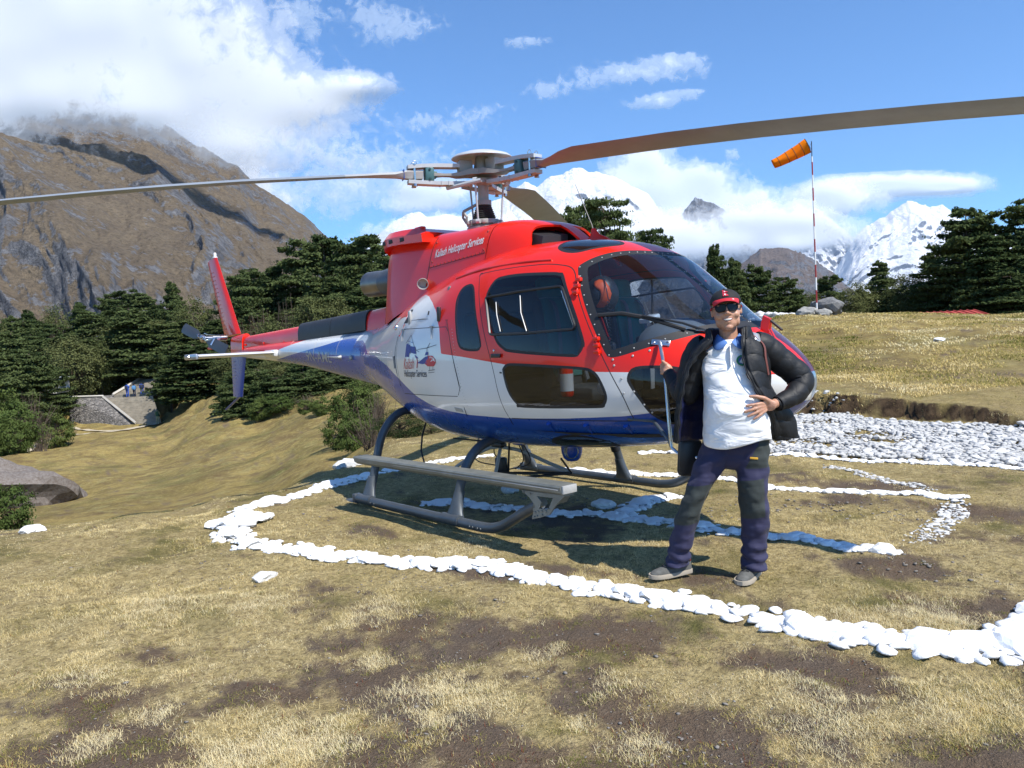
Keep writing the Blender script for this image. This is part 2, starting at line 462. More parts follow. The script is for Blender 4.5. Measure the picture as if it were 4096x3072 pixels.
me.vertices.add(len(verts) + 1); me.vertices.foreach_set('co', np.concatenate([verts.ravel(), [CAM.x, CAM.y, gz(CAM.x, CAM.y)]]))
inner = np.stack([idx[0], np.roll(idx[0], -1), np.full(na_, len(verts))], -1)[:, [1, 0, 2]]
q = q[:, ::-1]
nl = q.size + inner.size
me.loops.add(nl); me.loops.foreach_set('vertex_index', np.concatenate([q.ravel(), inner[:, ::-1].ravel() * 1]).astype(np.int32)[:nl])
me.polygons.add(len(q) + len(inner))
ls = np.concatenate([np.arange(len(q)) * 4, len(q) * 4 + np.arange(len(inner)) * 3]).astype(np.int32)
me.polygons.foreach_set('loop_start', ls)
me.polygons.foreach_set('use_smooth', [True] * (len(q) + len(inner)))
me.update(calc_edges=True); me.validate()
u_, t_ = ut(verts[:, 0], verts[:, 1])
def vattr(name, vals):
    at_ = me.attributes.new(name, 'FLOAT', 'POINT'); at_.data.foreach_set('value', np.append(vals, 0).astype(np.float32))
vattr('bare', bare(verts[:, 0], verts[:, 1])); vattr('green', green(verts[:, 0], verts[:, 1]))
vattr('near', np.clip(1.3 - t_ / 14, 0, 1) * np.where(u_ < 650, 1, 1))
# steepness picks out the cut earth bank
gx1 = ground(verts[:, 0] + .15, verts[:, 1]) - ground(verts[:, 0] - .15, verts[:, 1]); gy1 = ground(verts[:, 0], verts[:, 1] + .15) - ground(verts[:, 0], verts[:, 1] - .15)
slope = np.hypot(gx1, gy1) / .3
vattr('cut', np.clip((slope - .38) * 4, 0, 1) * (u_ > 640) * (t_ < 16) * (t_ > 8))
M_, nt, out = new_mat('turf_and_soil')
b = nt.node('ShaderNodeBsdfPrincipled'); b.inputs['Specular IOR Level'].default_value = .15
pos = nt.node('ShaderNodeNewGeometry').outputs['Position']
def A_(n): return nt.node('ShaderNodeAttribute', attribute_name=n).outputs['Fac']
n1 = nt.noise(pos, 2.2, 6, .7); n2 = nt.noise(pos, 14, 6, .75); n3 = nt.noise(pos, 70, 4, .7); nb = nt.noise(pos, .35, 6, .65)
soil = nt.mix(n2, (.10, .068, .044), (.22, .155, .10)); soil = nt.mix(nt.ramp(nt.noise(pos, 1.2, 5, .65), [(.4, 0), (.65, .7)]), soil, (.13, .105, .085)); soil = nt.mix(nt.ramp(n3, [(.55, 0), (.72, 1)]), soil, (.27, .21, .15))
straw = nt.mix(nt.ramp(n2, [(.3, 0), (.7, 1)]), (.33, .25, .10), (.68, .54, .27)); straw = nt.mix(nt.ramp(nt.noise(pos, 32, 5, .75), [(.36, .75), (.54, 0)]), straw, (.13, .095, .045))
grn = nt.mix(n2, (.09, .085, .028), (.20, .18, .06))
turf = nt.mix(nt.math('MULTIPLY', A_('green'), nt.ramp(n1, [(.35, .2), (.6, 1)])), straw, grn)
farc = nt.mix(nt.ramp(nb, [(.38, 0), (.62, 1)]), (.23, .175, .055), (.40, .30, .10))
farc = nt.mix(nt.ramp(nt.noise(pos, 1.3, 7, .75), [(.45, 0), (.7, .8)]), farc, (.12, .075, .038))
farc = nt.mix(nt.ramp(nt.noise(pos, .8, 3, .5, 1.5), [(.56, 0), (.62, .5)]), farc, (.37, .32, .13))
farc = nt.mix(nt.ramp(nt.noise(pos, .22, 5, .6), [(.52, 0), (.70, .75)]), farc, (.115, .12, .035))
farc = nt.mix(nt.math('MULTIPLY', nt.ramp(n2, [(.40, 1), (.60, 0)]), .38), farc, (.085, .065, .028))
farc = nt.mix(nt.math('MULTIPLY', nt.ramp(nt.noise(pos, 4.5, 6, .8), [(.50, 0), (.66, 1)]), .55), farc, (.46, .37, .16))
farc = nt.mix(nt.math('MULTIPLY', nt.ramp(nt.noise(pos, .55, 6, .75), [(.50, 0), (.62, 1)]), .6), farc, nt.mix(n2, (.075, .045, .025), (.18, .12, .06)))
col = nt.mix(A_('near'), farc, turf)
bareF = nt.math('ADD', nt.math('MULTIPLY', A_('bare'), 1.0), nt.math('MULTIPLY', nt.ramp(nt.noise(pos, 5, 6, .7), [(.56, 0), (.68, .65)]), A_('near')), clamp=True)
col = nt.mix(bareF, col, soil)
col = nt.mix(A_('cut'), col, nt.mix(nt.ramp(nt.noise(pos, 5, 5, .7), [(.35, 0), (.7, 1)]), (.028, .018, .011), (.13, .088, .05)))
nt.link(col, b.inputs['Base Color']); b.inputs['Roughness'].default_value = .95
bp = nt.node('ShaderNodeBump'); bp.inputs['Distance'].default_value = .03
nt.link(nt.math('ADD', n3, nt.math('MULTIPLY', n2, 1.6)), bp.inputs['Height']); nt.link(bp.outputs[0], b.inputs['Normal'])
nt.link(b.outputs[0], out.inputs[0])
me.materials.append(M_)
gr = bpy.data.objects.new('ground', me); COL.objects.link(gr); gr['kind'] = 'structure'
GROUND_MAT = M_

# ================================================================ grass (uncountable)
gs = np.random.default_rng(5)
def blades(name, n, region, hmin, hmax, spread, dens, colr, per=1, wid=.0022, seed=0, cling=0.0):
    g = np.random.default_rng(seed)
    u = g.uniform(region[0], region[1], n); t = region[2] * (region[3] / region[2])**g.random(n)
    P = np.stack([CAM.x + DH.x * t + RH.x * t * (u - 512) / 777.66, CAM.y + DH.y * t + RH.y * t * (u - 512) / 777.66], 1)
    keep = g.random(n) < dens(P[:, 0], P[:, 1]); P = P[keep]
    P = np.repeat(P, per, 0) + g.normal(0, spread, (len(P) * per, 2)); t = ut(P[:, 0], P[:, 1])[1]
    N = len(P); a = g.uniform(0, 2 * PI, N); h = g.uniform(hmin, hmax, N); lean = g.uniform(.3, 1.25, N)
    w = wid * (.7 + .6 * g.random(N)) * np.maximum(1, t / 4.5)
    z = ground(P[:, 0], P[:, 1]) - .004
    dx, dy = np.cos(a), np.sin(a); px, py = -dy, dx
    v = np.zeros((N, 5, 3)); L = h * lean
    for i, (f, wf) in enumerate(((0, 1), (0, -1), (.5, .8), (.5, -.8), (1, 0))):
        rise = h * (f - .35 * f * f * np.minimum(lean, 1)) ; out_ = L * f * f * .9 + L * f * .2
        v[:, i, 0] = P[:, 0] + dx * out_ + px * w * wf; v[:, i, 1] = P[:, 1] + dy * out_ + py * w * wf; v[:, i, 2] = z + rise
    base = np.arange(N) * 5
    F3 = np.stack([base + 2, base + 3, base + 4], 1); F4 = np.stack([base, base + 1, base + 3, base + 2], 1)
    me = bpy.data.meshes.new(name); me.vertices.add(N * 5); me.vertices.foreach_set('co', v.ravel())
    me.loops.add(N * 7); me.loops.foreach_set('vertex_index', np.concatenate([F4.ravel(), F3.ravel()]).astype(np.int32))
    me.polygons.add(N * 2); me.polygons.foreach_set('loop_start', np.concatenate([np.arange(N) * 4, N * 4 + np.arange(N) * 3]).astype(np.int32))
    me.update(calc_edges=True)
    tone = np.repeat(colr(P[:, 0], P[:, 1], g), 5)
    at_ = me.attributes.new('tone', 'FLOAT', 'POINT'); at_.data.foreach_set('value', tone.astype(np.float32))
    return me
GM, nt, out = new_mat('dry_grass')
df = nt.node('ShaderNodeBsdfDiffuse'); trn = nt.node('ShaderNodeBsdfTranslucent'); mx = nt.node('ShaderNodeMixShader'); mx.inputs[0].default_value = .3
c = nt.ramp(nt.node('ShaderNodeAttribute', attribute_name='tone').outputs['Fac'], [(0, (.10, .12, .025)), (.22, (.22, .22, .055)), (.4, (.56, .43, .16)), (.62, (.74, .60, .30)), (.85, (.86, .77, .50)), (1, (.17, .06, .035))])
nt.link(c, df.inputs[0]); nt.link(c, trn.inputs[0]); nt.link(df.outputs[0], mx.inputs[1]); nt.link(trn.outputs[0], mx.inputs[2]); nt.link(mx.outputs[0], out.inputs[0])
def d_turf(x, y):
    f = fbm(x * 3.1, y * 3.1, 4, 61, .6); k = fbm(x * 17, y * 17, 3, 63, .6)
    return np.clip((1 - bare(x, y)) * (.25 + 2.3 * (f - .32)) * np.clip((k - .36) * 5, 0, 1.2), 0.0, 1)
def d_green(x, y):
    k = fbm(x * 5, y * 5, 4, 64, .65); b = bare(x, y)
    return np.clip((k - .55) * 6, 0, 1) * (.25 + .75 * np.clip(b * 1.5, 0, 1))
def c_turf(x, y, g):
    gr_ = green(x, y); f = fbm(x * 2.3, y * 2.3, 3, 71)
    return np.clip(.62 + (f - .5) * 1.1 - gr_ * .42 * (g.random(x.shape) < .75) + g.normal(0, .09, x.shape), 0, .93)
MATS = [(1.72, -4.0, .13), (2.96, -3.71, .2), (3.06, -3.50, .16), (3.06, -2.97, .16), (3.24, -2.93, .17), (2.56, -2.92, .09), (2.41, -3.89, .09), (3.1, -2.33, .09), (2.46, -4.13, .1), (4.19, -.68, .3), (4.02, -1.0, .22), (4.0, -2.66, .10), (4.39, -2.09, .16), (4.21, -1.91, .14), (3.74, -2.71, .05), (4.81, -1.48, .16), (4.62, -1.66, .14), (1.3, -3.0, .25), (.9, -3.4, .3), (3.6, -2.35, .10), (2.0, -2.6, .2), (1.2, -1.4, .22)]
def mats(x, y):
    s = np.zeros(np.shape(x))
    for a, b_, r in MATS: s = np.maximum(s, np.clip(1.5 - np.hypot(x - a, y - b_) / r * (1 + (fbm(x * 9, y * 9, 3, 88) - .5) * 1.2), 0, 1))
    return s
def d_tuft(x, y):
    m = mats(x, y)
    f = fbm(x * 1.6 + 3, y * 1.6, 3, 81); return np.clip((f - .57) * 5, 0, 1) * (1 - .75 * bare(x, y)) * .8 + .010 + m * .9
def c_tuft(x, y, g): return np.clip(.66 + .16 * mats(x, y) + g.normal(0, .08, x.shape) - .35 * green(x, y) * (g.random(x.shape) < .5), 0, .93)
for nm, args in (('grass_turf', dict(n=330000, region=(-60, 1090, 2.6, 14), hmin=.006, hmax=.017, spread=.010, dens=d_turf, colr=c_turf, per=2, wid=.0009, seed=1)),
                 ('grass_tussocks', dict(n=24000, region=(-60, 1090, 2.6, 14), hmin=.012, hmax=.032, spread=.026, dens=d_tuft, colr=c_tuft, per=34, wid=.0008, seed=2)),
                 ('grass_far', dict(n=70000, region=(640, 1090, 12.5, 31), hmin=.03, hmax=.075, spread=.03, dens=lambda x, y: np.clip((fbm(x * 1.1, y * 1.1, 4, 62, .6) - .34) * 2.5, 0, 1), colr=lambda x, y, g: np.clip(.42 + (fbm(x * .5, y * .5, 4, 72) - .5) * 1.1 + g.normal(0, .10, x.shape), 0.03, .8), per=2, wid=.0022, seed=7)),
                 ('green_tufts', dict(n=42000, region=(-60, 1090, 2.6, 13), hmin=.008, hmax=.022, spread=.014, dens=d_green, colr=lambda x, y, g: np.clip(.20 + (fbm(x * 2, y * 2, 3, 74) - .5) * .5 + g.normal(0, .07, x.shape), 0.0, .6), per=9, wid=.0010, seed=9)),
                 ('withered_herbs', dict(n=3200, region=(-60, 1090, 2.6, 9), hmin=.01, hmax=.03, spread=.018, dens=lambda x, y: .05 + .5 * bare(x, y), colr=lambda x, y, g: np.where(g.random(x.shape) < .45, 1.0, g.uniform(.05, .5, x.shape)), per=9, wid=.0013, seed=3))):
    m = blades(nm, **args); m.materials.append(GM)
    o = bpy.data.objects.new(nm, m); COL.objects.link(o); o['kind'] = 'stuff'
    tag(o, {'green_tufts': 'low olive green tufts sprouting from the worn soil', 'grass_far': 'yellow brown grass growing over the mound at the right', 'grass_turf': 'short dry yellow turf grass covering the meadow', 'grass_tussocks': 'pale straw coloured grass tussocks standing above the turf', 'withered_herbs': 'small reddish withered herbs on the bare soil patches'}[nm], 'grass')
# ================================================================ sky, clouds, mountains
HAZE = 1.5e-5
w = bpy.data.worlds.new('World'); SC.world = w; w.use_nodes = True
nt = NT(w.node_tree); w.node_tree.nodes.clear()
wo = nt.node('ShaderNodeOutputWorld'); bg = nt.node('ShaderNodeBackground')
sky = nt.node('ShaderNodeTexSky'); sky.sky_type = 'NISHITA'; sky.sun_disc = False
sky.sun_elevation = SUN_EL; sky.sun_rotation = PI / 2 - SUN_AZ; sky.altitude = 1500; sky.air_density = 1.0; sky.dust_density = .1; sky.ozone_density = 4.0
nt.link(nt.mix(1.0, sky.outputs[0], (.66, 1.0, 1.24), 'MULTIPLY'), bg.inputs[0]); bg.inputs[1].default_value = .122
nt.link(bg.outputs[0], wo.inputs[0])

def world_pt(u, s, t):
    """bearing column u, rise per metre s, distance ahead t"""
    p = CAM + DH * t + RH * (t * (u - 512) / 777.66); p.z = CAM.z + s * t; return p
def np_world(u, s, t):
    x = CAM.x + DH.x * t + RH.x * t * (u - 512) / 777.66; y = CAM.y + DH.y * t + RH.y * t * (u - 512) / 777.66
    return np.stack([x, y, CAM.z + s * t], -1)
def sheet(name, P, mats, attrs=None, **kw):
    n, m = P.shape[:2]; idx = np.arange(n * m).reshape(n, m)
    q = np.stack([idx[:-1, :-1], idx[:-1, 1:], idx[1:, 1:], idx[1:, :-1]], -1).reshape(-1, 4)
    me = bpy.data.meshes.new(name); me.vertices.add(n * m); me.vertices.foreach_set('co', P.ravel())
    me.loops.add(q.size); me.loops.foreach_set('vertex_index', q.ravel().astype(np.int32))
    me.polygons.add(len(q)); me.polygons.foreach_set('loop_start', (np.arange(len(q)) * 4).astype(np.int32)); me.polygons.foreach_set('use_smooth', [True] * len(q))
    me.update(calc_edges=True)
    for k, v in (attrs or {}).items():
        a = me.attributes.new(k, 'FLOAT', 'POINT'); a.data.foreach_set('value', v.ravel().astype(np.float32))
    for mm in mats: me.materials.append(mm)
    o = bpy.data.objects.new(name, me); COL.objects.link(o); return tag(o, **kw)

def rock_mat(name, grass=(.21, .155, .085), grass2=(.15, .105, .055), rock=(.20, .20, .205), rock2=(.075, .08, .095), scale=1.0, balance=.5, snow=False):
    m, nt, out = new_mat(name); b = nt.node('ShaderNodeBsdfPrincipled'); b.inputs['Roughness'].default_value = .9; b.inputs['Specular IOR Level'].default_value = .1
    g = nt.node('ShaderNodeNewGeometry'); pos = nt.vmath('SCALE', g.outputs['Position']); 
    pos.node.inputs['Scale'].default_value = scale
    nz = nt.node('ShaderNodeSeparateXYZ'); nt.link(g.outputs['Normal'], nz.inputs[0])
    a = nt.noise(pos, 1.1, 8, .68, .6); c_ = nt.noise(pos, 5, 8, .7, .3); d_ = nt.noise(pos, 22, 6, .7)
    if not snow:
        gr_ = nt.mix(nt.ramp(a, [(.35, 0), (.65, 1)]), grass, grass2)
        rk = nt.mix(nt.ramp(c_, [(.35, 0), (.68, 1)]), rock2, rock); rk = nt.mix(nt.ramp(d_, [(.6, 0), (.75, .7)]), rk, (.36, .35, .33))
        f = nt.math('ADD', nt.math('MULTIPLY', nt.math('SUBTRACT', c_, .5), 2.6), nt.math('MULTIPLY', nt.math('SUBTRACT', balance + .05, nz.outputs[2]), 1.8))
        f = nt.math('ADD', f, nt.math('MULTIPLY', nt.math('SUBTRACT', a, .5), 3.0))
        f = nt.math('ADD', f, nt.math('MULTIPLY', nt.math('SUBTRACT', d_, .5), 1.2)); col = nt.mix(nt.ramp(f, [(.38, 0), (.55, 1)]), gr_, rk)
        col = nt.mix(nt.ramp(d_, [(.3, .75), (.55, 0)]), col, (.05, .045, .04))
    else:
        f = nt.math('ADD', nt.math('MULTIPLY', nt.math('SUBTRACT', c_, .5), 2.4), nt.math('MULTIPLY', nt.math('SUBTRACT', balance, nz.outputs[2]), 2.2))
        rk = nt.mix(nt.ramp(d_, [(.4, 0), (.7, 1)]), (.16, .19, .25), (.34, .37, .42))
        col = nt.mix(nt.ramp(f, [(.42, 0), (.62, 1)]), (.90, .92, .95), rk)
    nt.link(col, b.inputs['Base Color'])
    bp = nt.node('ShaderNodeBump'); bp.inputs['Distance'].default_value = .28 / scale; bp.inputs['Strength'].default_value = .8
    nt.link(nt.math('ADD', c_, nt.math('MULTIPLY', d_, .35)), bp.inputs['Height']); nt.link(bp.outputs[0], b.inputs['Normal'])
    nt.link(b.outputs[0], out.inputs[0]); return m

def mountain(name, ridge, Rr, Rf, zf, mat, amp, freq, cols=420, rows=200, seed=0, power=1.0, jag=.0):
    ru = np.array([p[0] for p in ridge]); rs = np.array([p[1] for p in ridge])
    u = np.linspace(ru[0], ru[-1], cols); s = np.interp(u, ru, rs)
    s = s + jag * (fbm(u * .12, u * 0 + seed, 5, seed, .6, True) - .5)
    f = np.concatenate([np.linspace(0, 1, rows)**.8, 1 + np.linspace(.02, .6, 14)])
    U, Fq = np.meshgrid(u, f); S = np.broadcast_to(s, U.shape)
    T = Rf + (Rr - Rf) * Fq
    zr = CAM.z + S * Rr
    g = np.where(Fq <= 1, np.clip(Fq, 0, 1)**power, 1 - (Fq - 1) * 1.2)
    Z = zf + (zr - zf) * g
    X = CAM.x + DH.x * T + RH.x * T * (U - 512) / 777.66; Y = CAM.y + DH.y * T + RH.y * T * (U - 512) / 777.66
    # ribs and gullies: warped ridged noise, slightly drawn out along the fall line
    Rm = (Rr + Rf) / 2; A_x = (U - 512) / 777.66 * Rm / (amp * 5) * freq; B_y = Fq * math.hypot(Rr - Rf, Rr * .25) / (amp * 8) * freq
    wx = fbm(A_x * .8, B_y * .8, 4, seed + 50) - .5; wy = fbm(A_x * .8 + 9, B_y * .8, 4, seed + 60) - .5
    n1 = fbm(A_x + wx * 1.6 + B_y * .35, B_y + wy * 1.6, 7, seed + 3, .52, True) - .35
    n2 = fbm(A_x * 3.7 + wx * 4 - B_y, B_y * 4.4 + wy * 3, 5, seed + 7, .6) - .5
    fade = np.clip(np.abs(1 - Fq) * 6, .10, 1) * np.clip(Fq * 8 + .3, 0, 1)
    dn = (n1 * amp * 1.15 + n2 * amp * .5)
    Z = Z + dn * fade * .55; X = X - DH.x * dn * fade * .8; Y = Y - DH.y * dn * fade * .8
    P = np.stack([X, Y, Z], -1)[::-1]
    return sheet(name, P, [mat], kind='structure')
LEFT = [(-420, .46), (-150.7, 0.4185), (-61.8, 0.3955), (27.3, 0.3724), (71.4, 0.3523), (107.0, 0.3413), (133.5, 0.328), (164.7, 0.3173), (182.0, 0.3017), (203.5, 0.2801), (214.3, 0.269), (221.1, 0.2673), (242.8, 0.2474), (256.0, 0.2389), (266.4, 0.2208), (290.4, 0.1988), (316.6, 0.1737), (342.5, 0.1398), (359.8, 0.1181), (421.8, 0.0668), (512.4, 0.0251)]
P1 = [(180, .06), (250, .09), (332.9, 0.1316), (360.6, 0.1356), (388.8, 0.1484), (403.3, 0.162), (417.5, 0.1716), (429.0, 0.1732), (437.8, 0.1644), (454.1, 0.1691), (472.2, 0.1633), (495.8, 0.1792), (519.1, 0.1893), (535.8, 0.2045), (546.9, 0.1962), (561.2, 0.2097), (572.7, 0.2101), (584.5, 0.2198), (594.4, 0.2157), (607.0, 0.2113), (625.1, 0.2055), (638.4, 0.1929), (656.3, 0.1801), (673.5, 0.1439), (699.5, 0.0952), (740, .05)]
P2 = [(640, .06), (672.7, 0.1205), (687.5, 0.1517), (696.2, 0.1657), (702.0, 0.1723), (707.4, 0.1696), (722.3, 0.164), (737.9, 0.1483), (746.9, 0.1389), (768.5, 0.1005), (800, .05)]
P4 = [(760, .06), (773.1, 0.0902), (792.1, 0.1124), (809.1, 0.1464), (820.7, 0.1527), (834.2, 0.1389), (852.1, 0.1201), (869.7, 0.0837), (890, .05)]
P3 = [(800, .0), (827.4, 0.0512), (851.6, 0.0967), (866.0, 0.1221), (877.7, 0.1301), (889.3, 0.1352), (901.0, 0.1461), (914.9, 0.1551), (924.0, 0.1504), (935.4, 0.145), (947.0, 0.1489), (958.2, 0.1364), (976.3, 0.1176), (999.2, 0.1102), (1044.9, 0.0836), (1113.6, 0.0436), (1250, 0.03)]
P5 = [(600, .03), (670.4, 0.05), (698.4, 0.0599), (726.6, 0.0757), (745.3, 0.0862), (764.2, 0.1026), (787.3, 0.1039), (801.0, 0.1001), (819.1, 0.0871), (837.1, 0.0682), (850.5, 0.0496), (882.2, 0.0238), (927.9, -0.003), (1000, -.03)]
mountain('mountain_slope', LEFT, 2300, 620, -60, rock_mat('brown_mountain', (.235, .185, .125), (.155, .12, .085), (.25, .25, .26), (.09, .095, .11), scale=.0075, balance=.90), 120, 1.0, 500, 230, 1, .95, .004)
SNOW = rock_mat('snow_and_ice', scale=.0018, balance=.56, snow=True)
mountain('snow_mountain', P1, 15000, 9000, -400, SNOW, 520, 1.6, 360, 170, 11, 1.15, .004)
mountain('snow_peak', P3, 17000, 11500, -600, SNOW, 480, 1.5, 330, 170, 15, 1.1, .004)
mountain('far_snow_peak', P4, 18800, 17000, 0, SNOW, 450, 2.0, 160, 100, 19, 1.0, .004)
mountain('rock_peak', P2, 11500, 9500, 200, rock_mat('grey_blue_rock', (.22, .22, .23), (.16, .17, .19), (.34, .37, .42), (.16, .18, .22), scale=.0016, balance=.8), 300, 2.5, 200, 140, 23, 1.0, .006)
mountain('ridge_behind', P5, 7000, 4000, -600, rock_mat('far_brown_ridge', (.21, .165, .14), (.16, .135, .125), (.23, .23, .25), (.12, .125, .145), scale=.0028, balance=.80), 260, 2.4, 300, 160, 27, 1.0, .005)

# clouds: billowing sheets of white vapour with a worked relief, thinning out at the rim
CM, nt, out = new_mat('cloud_vapour')
df = nt.node('ShaderNodeBsdfDiffuse'); df.inputs[0].default_value = (.93, .94, .96, 1); trl = nt.node('ShaderNodeBsdfTranslucent'); trl.inputs[0].default_value = (.93, .94, .96, 1)
mxa = nt.node('ShaderNodeMixShader'); mxa.inputs[0].default_value = .35; nt.link(df.outputs[0], mxa.inputs[1]); nt.link(trl.outputs[0], mxa.inputs[2])
cov = nt.node('ShaderNodeAttribute', attribute_name='cover').outputs['Fac']; rel = nt.node('ShaderNodeAttribute', attribute_name='grain').outputs['Vector']
fn = nt.noise(rel, 4.0, 7, .60, .5); fn2 = nt.noise(rel, 22.0, 5, .65)
al = nt.math('ADD', cov, nt.math('MULTIPLY', nt.math('SUBTRACT', fn, .5), .85)); al = nt.math('ADD', al, nt.math('MULTIPLY', nt.math('SUBTRACT', fn2, .5), .10))
al = nt.ramp(al, [(.22, 0), (.50, .42), (.90, 1)], 'EASE')
tp = nt.node('ShaderNodeBsdfTransparent'); mxb = nt.node('ShaderNodeMixShader'); nt.link(al, mxb.inputs[0]); nt.link(tp.outputs[0], mxb.inputs[1]); nt.link(mxa.outputs[0], mxb.inputs[2])
nt.link(mxb.outputs[0], out.inputs[0])
def cloud(name, blobs, R, bulge, seed, label, amp=.55, freq=1.0, res=1.0, thin=1.0, group=None, soft=1.0):
    u0 = min(b[0] - 2.2 * b[2] for b in blobs); u1 = max(b[0] + 2.2 * b[2] for b in blobs); s0 = min(b[1] - 2.2 * b[3] for b in blobs); s1 = max(b[1] + 2.2 * b[3] for b in blobs)
    res *= .40 if (u1 - u0) < 500 else .25; nu = int((u1 - u0) * res) + 8; ns = int((s1 - s0) * 777 * res) + 8
    U, S = np.meshgrid(np.linspace(u0, u1, nu), np.linspace(s1, s0, ns))
    c = np.zeros(U.shape)
    for bu, bs, bw, bh, k in blobs:
        d2 = ((U - bu) / bw)**2 + ((S - bs) / bh)**2
        c = 1 - (1 - c) * (1 - np.clip(k, 0, 1) * np.exp(-d2 * 1.1)) + (max(k - 1, 0)) * np.exp(-d2 * 1.1)
    x = U / 60 * freq; y = S * 777 / 60 * freq
    n = fbm(x, y, 5, seed, .55); n2 = fbm(x * 3, y * 3, 4, seed + 9, .6)
    cover = (c * 1.05 + (n - .5) * amp * 1.3 * np.clip(c * 4, 0, 1)) * thin - .02
    edge = np.minimum.reduce([(U - u0) / 30, (u1 - U) / 30, (S - s0) * 777 / 15, (s1 - S) * 777 / 15]); cover = np.where(edge < 1, cover * np.clip(edge, 0, 1) - (1 - np.clip(edge, 0, 1)) * .6, cover)
    sm = fbm(x * .8, y * .8, 2, seed, .4); T = R * (1 - bulge * np.clip(c, 0, 1.2)**.5 * (.7 + .3 * sm) * .5)
    P = np_world(U, S, T)
    o = sheet(name, P, [CM], {'cover': cover}, label=label, cat='cloud', kind='stuff', group=group)
    at_ = o.data.attributes.new('grain', 'FLOAT_VECTOR', 'POINT'); at_.data.foreach_set('vector', np.stack([x, y, x * 0 + seed], -1).ravel().astype(np.float32))
    return o
BIG = [(-60, .362, 120, .040, 1.1), (60, .352, 110, .030, 1.1), (150, .338, 60, .024, 1.0), (-140, .40, 130, .2, 1.2), (-59.0, 0.4352, 185.2, 0.1488, 1.2), (99.1, 0.4304, 175.9, 0.0893, 1.2), (220.8, 0.3423, 101.8, 0.0655, 1.1), (256.6, 0.4143, 37.0, 0.0357, 0.5), (306.0, 0.3194, 69.4, 0.0417, 0.9), (370.5, 0.3352, 55.6, 0.0179, 0.75), (247.4, 0.2782, 45.6, 0.0395, 0.9), (71.0, 0.3715, 138.9, 0.0357, 1.0), (159.8, 0.3319, 69.4, 0.0298, 0.7), (311.7, 0.2555, 41.7, 0.0298, 0.35)]
cloud('cloud', BIG, 1480, .06, 3, 'large white cloud hanging over the top of the brown mountain', .5)
cloud('cloud', [(247.4, 0.2482, 55.6, 0.0695, 0.95), (280, 0.19, 42, 0.045, 0.7), (200, .30, 60, .04, .9), (345, .2458, 70, 0.03, 0.42)], 2600, .06, 5, 'soft cloud behind the right shoulder of the brown mountain', .5)
MID = [(648.6, 0.2113, 26, 0.0248, 1.0), (615.6, 0.1895, 42, 0.0268, .9), (670.1, 0.1791, 50.9, 0.0307, 1.0), (702.7, 0.1894, 20, 0.020, 0.9), (654.8, 0.1334, 69.4, 0.0357, 1.0), (719.0, 0.1191, 60.2, 0.0287, 1.1), (756.5, 0.1508, 38, 0.0278, 1.0), (802.1, 0.1341, 50, 0.0297, 1.0), (791.8, 0.1107, 60.2, 0.0198, 0.9), (838.3, 0.123, 44, 0.0258, 0.8)]
cloud('cloud', [(652, 0.2163, 26, 0.0298, 1.1), (632, .195, 26, .03, .9), (680, 0.185, 60, 0.035, 1.0), (710, 0.19, 26, 0.0238, 0.9), (756, 0.155, 42, 0.0258, 1.0), (700, .15, 90, .03, 1.0)], 18500, .05, 7, 'bright cumulus cloud rising behind the grey rock peak', .45, 1.6, 1.5)
cloud('cloud', [(654.8, 0.1264, 62, 0.030, 1.15), (719.0, 0.1151, 60.2, 0.0257, 1.2), (756.5, 0.1368, 36, 0.0238, 1.0), (802.1, 0.1301, 48, 0.0277, 1.1), (791.8, 0.1087, 56, 0.0188, 0.95), (838.3, 0.119, 40, 0.0238, 0.8), (612, .158, 30, .02, .6)], 8800, .05, 13, 'low white cloud bank lying across the valley below the grey rock peak', .5, 1.5, 1.5)
cloud('cloud', [(471.9, 0.1504, 60, 0.0198, 0.8), (498.4, 0.1252, 74.1, 0.0238, 0.9), (560, 0.1262, 60, 0.0218, 0.7), (403.0, 0.1502, 37.0, 0.0179, 0.6), (420, .125, 60, .02, .8)], 8900, .05, 17, 'grey white cloud clinging to the foot of the left snow mountain', .5, 1.5, 1.3)
cloud('cloud', [(427.7, 0.1994, 27.8, 0.0218, 0.85), (462, 0.1938, 36, 0.022, 0.75), (420, .18, 50, .015, .5)], 18000, .04, 19, 'small cloud above the left end of the snow ridge', .5, 1.6, 1.5)
cloud('cloud', [(885.5, 0.1754, 84, 0.0165, 1.35), (952, 0.1695, 40, 0.0110, 1.35), (850, .168, 40, .018, 1.2)], 20000, .03, 23, 'smooth lens shaped cloud floating above the right snow peak', .10, .8, 1.5)
cloud('cloud', [(830.2, 0.1635, 30, 0.0218, 1.), (848.5, 0.1583, 44, 0.0228, 0.9), (812, .15, 30, .02, .8)], 19500, .04, 29, 'billowing cloud beneath the left end of the lens shaped cloud', .5, 1.6, 1.5)
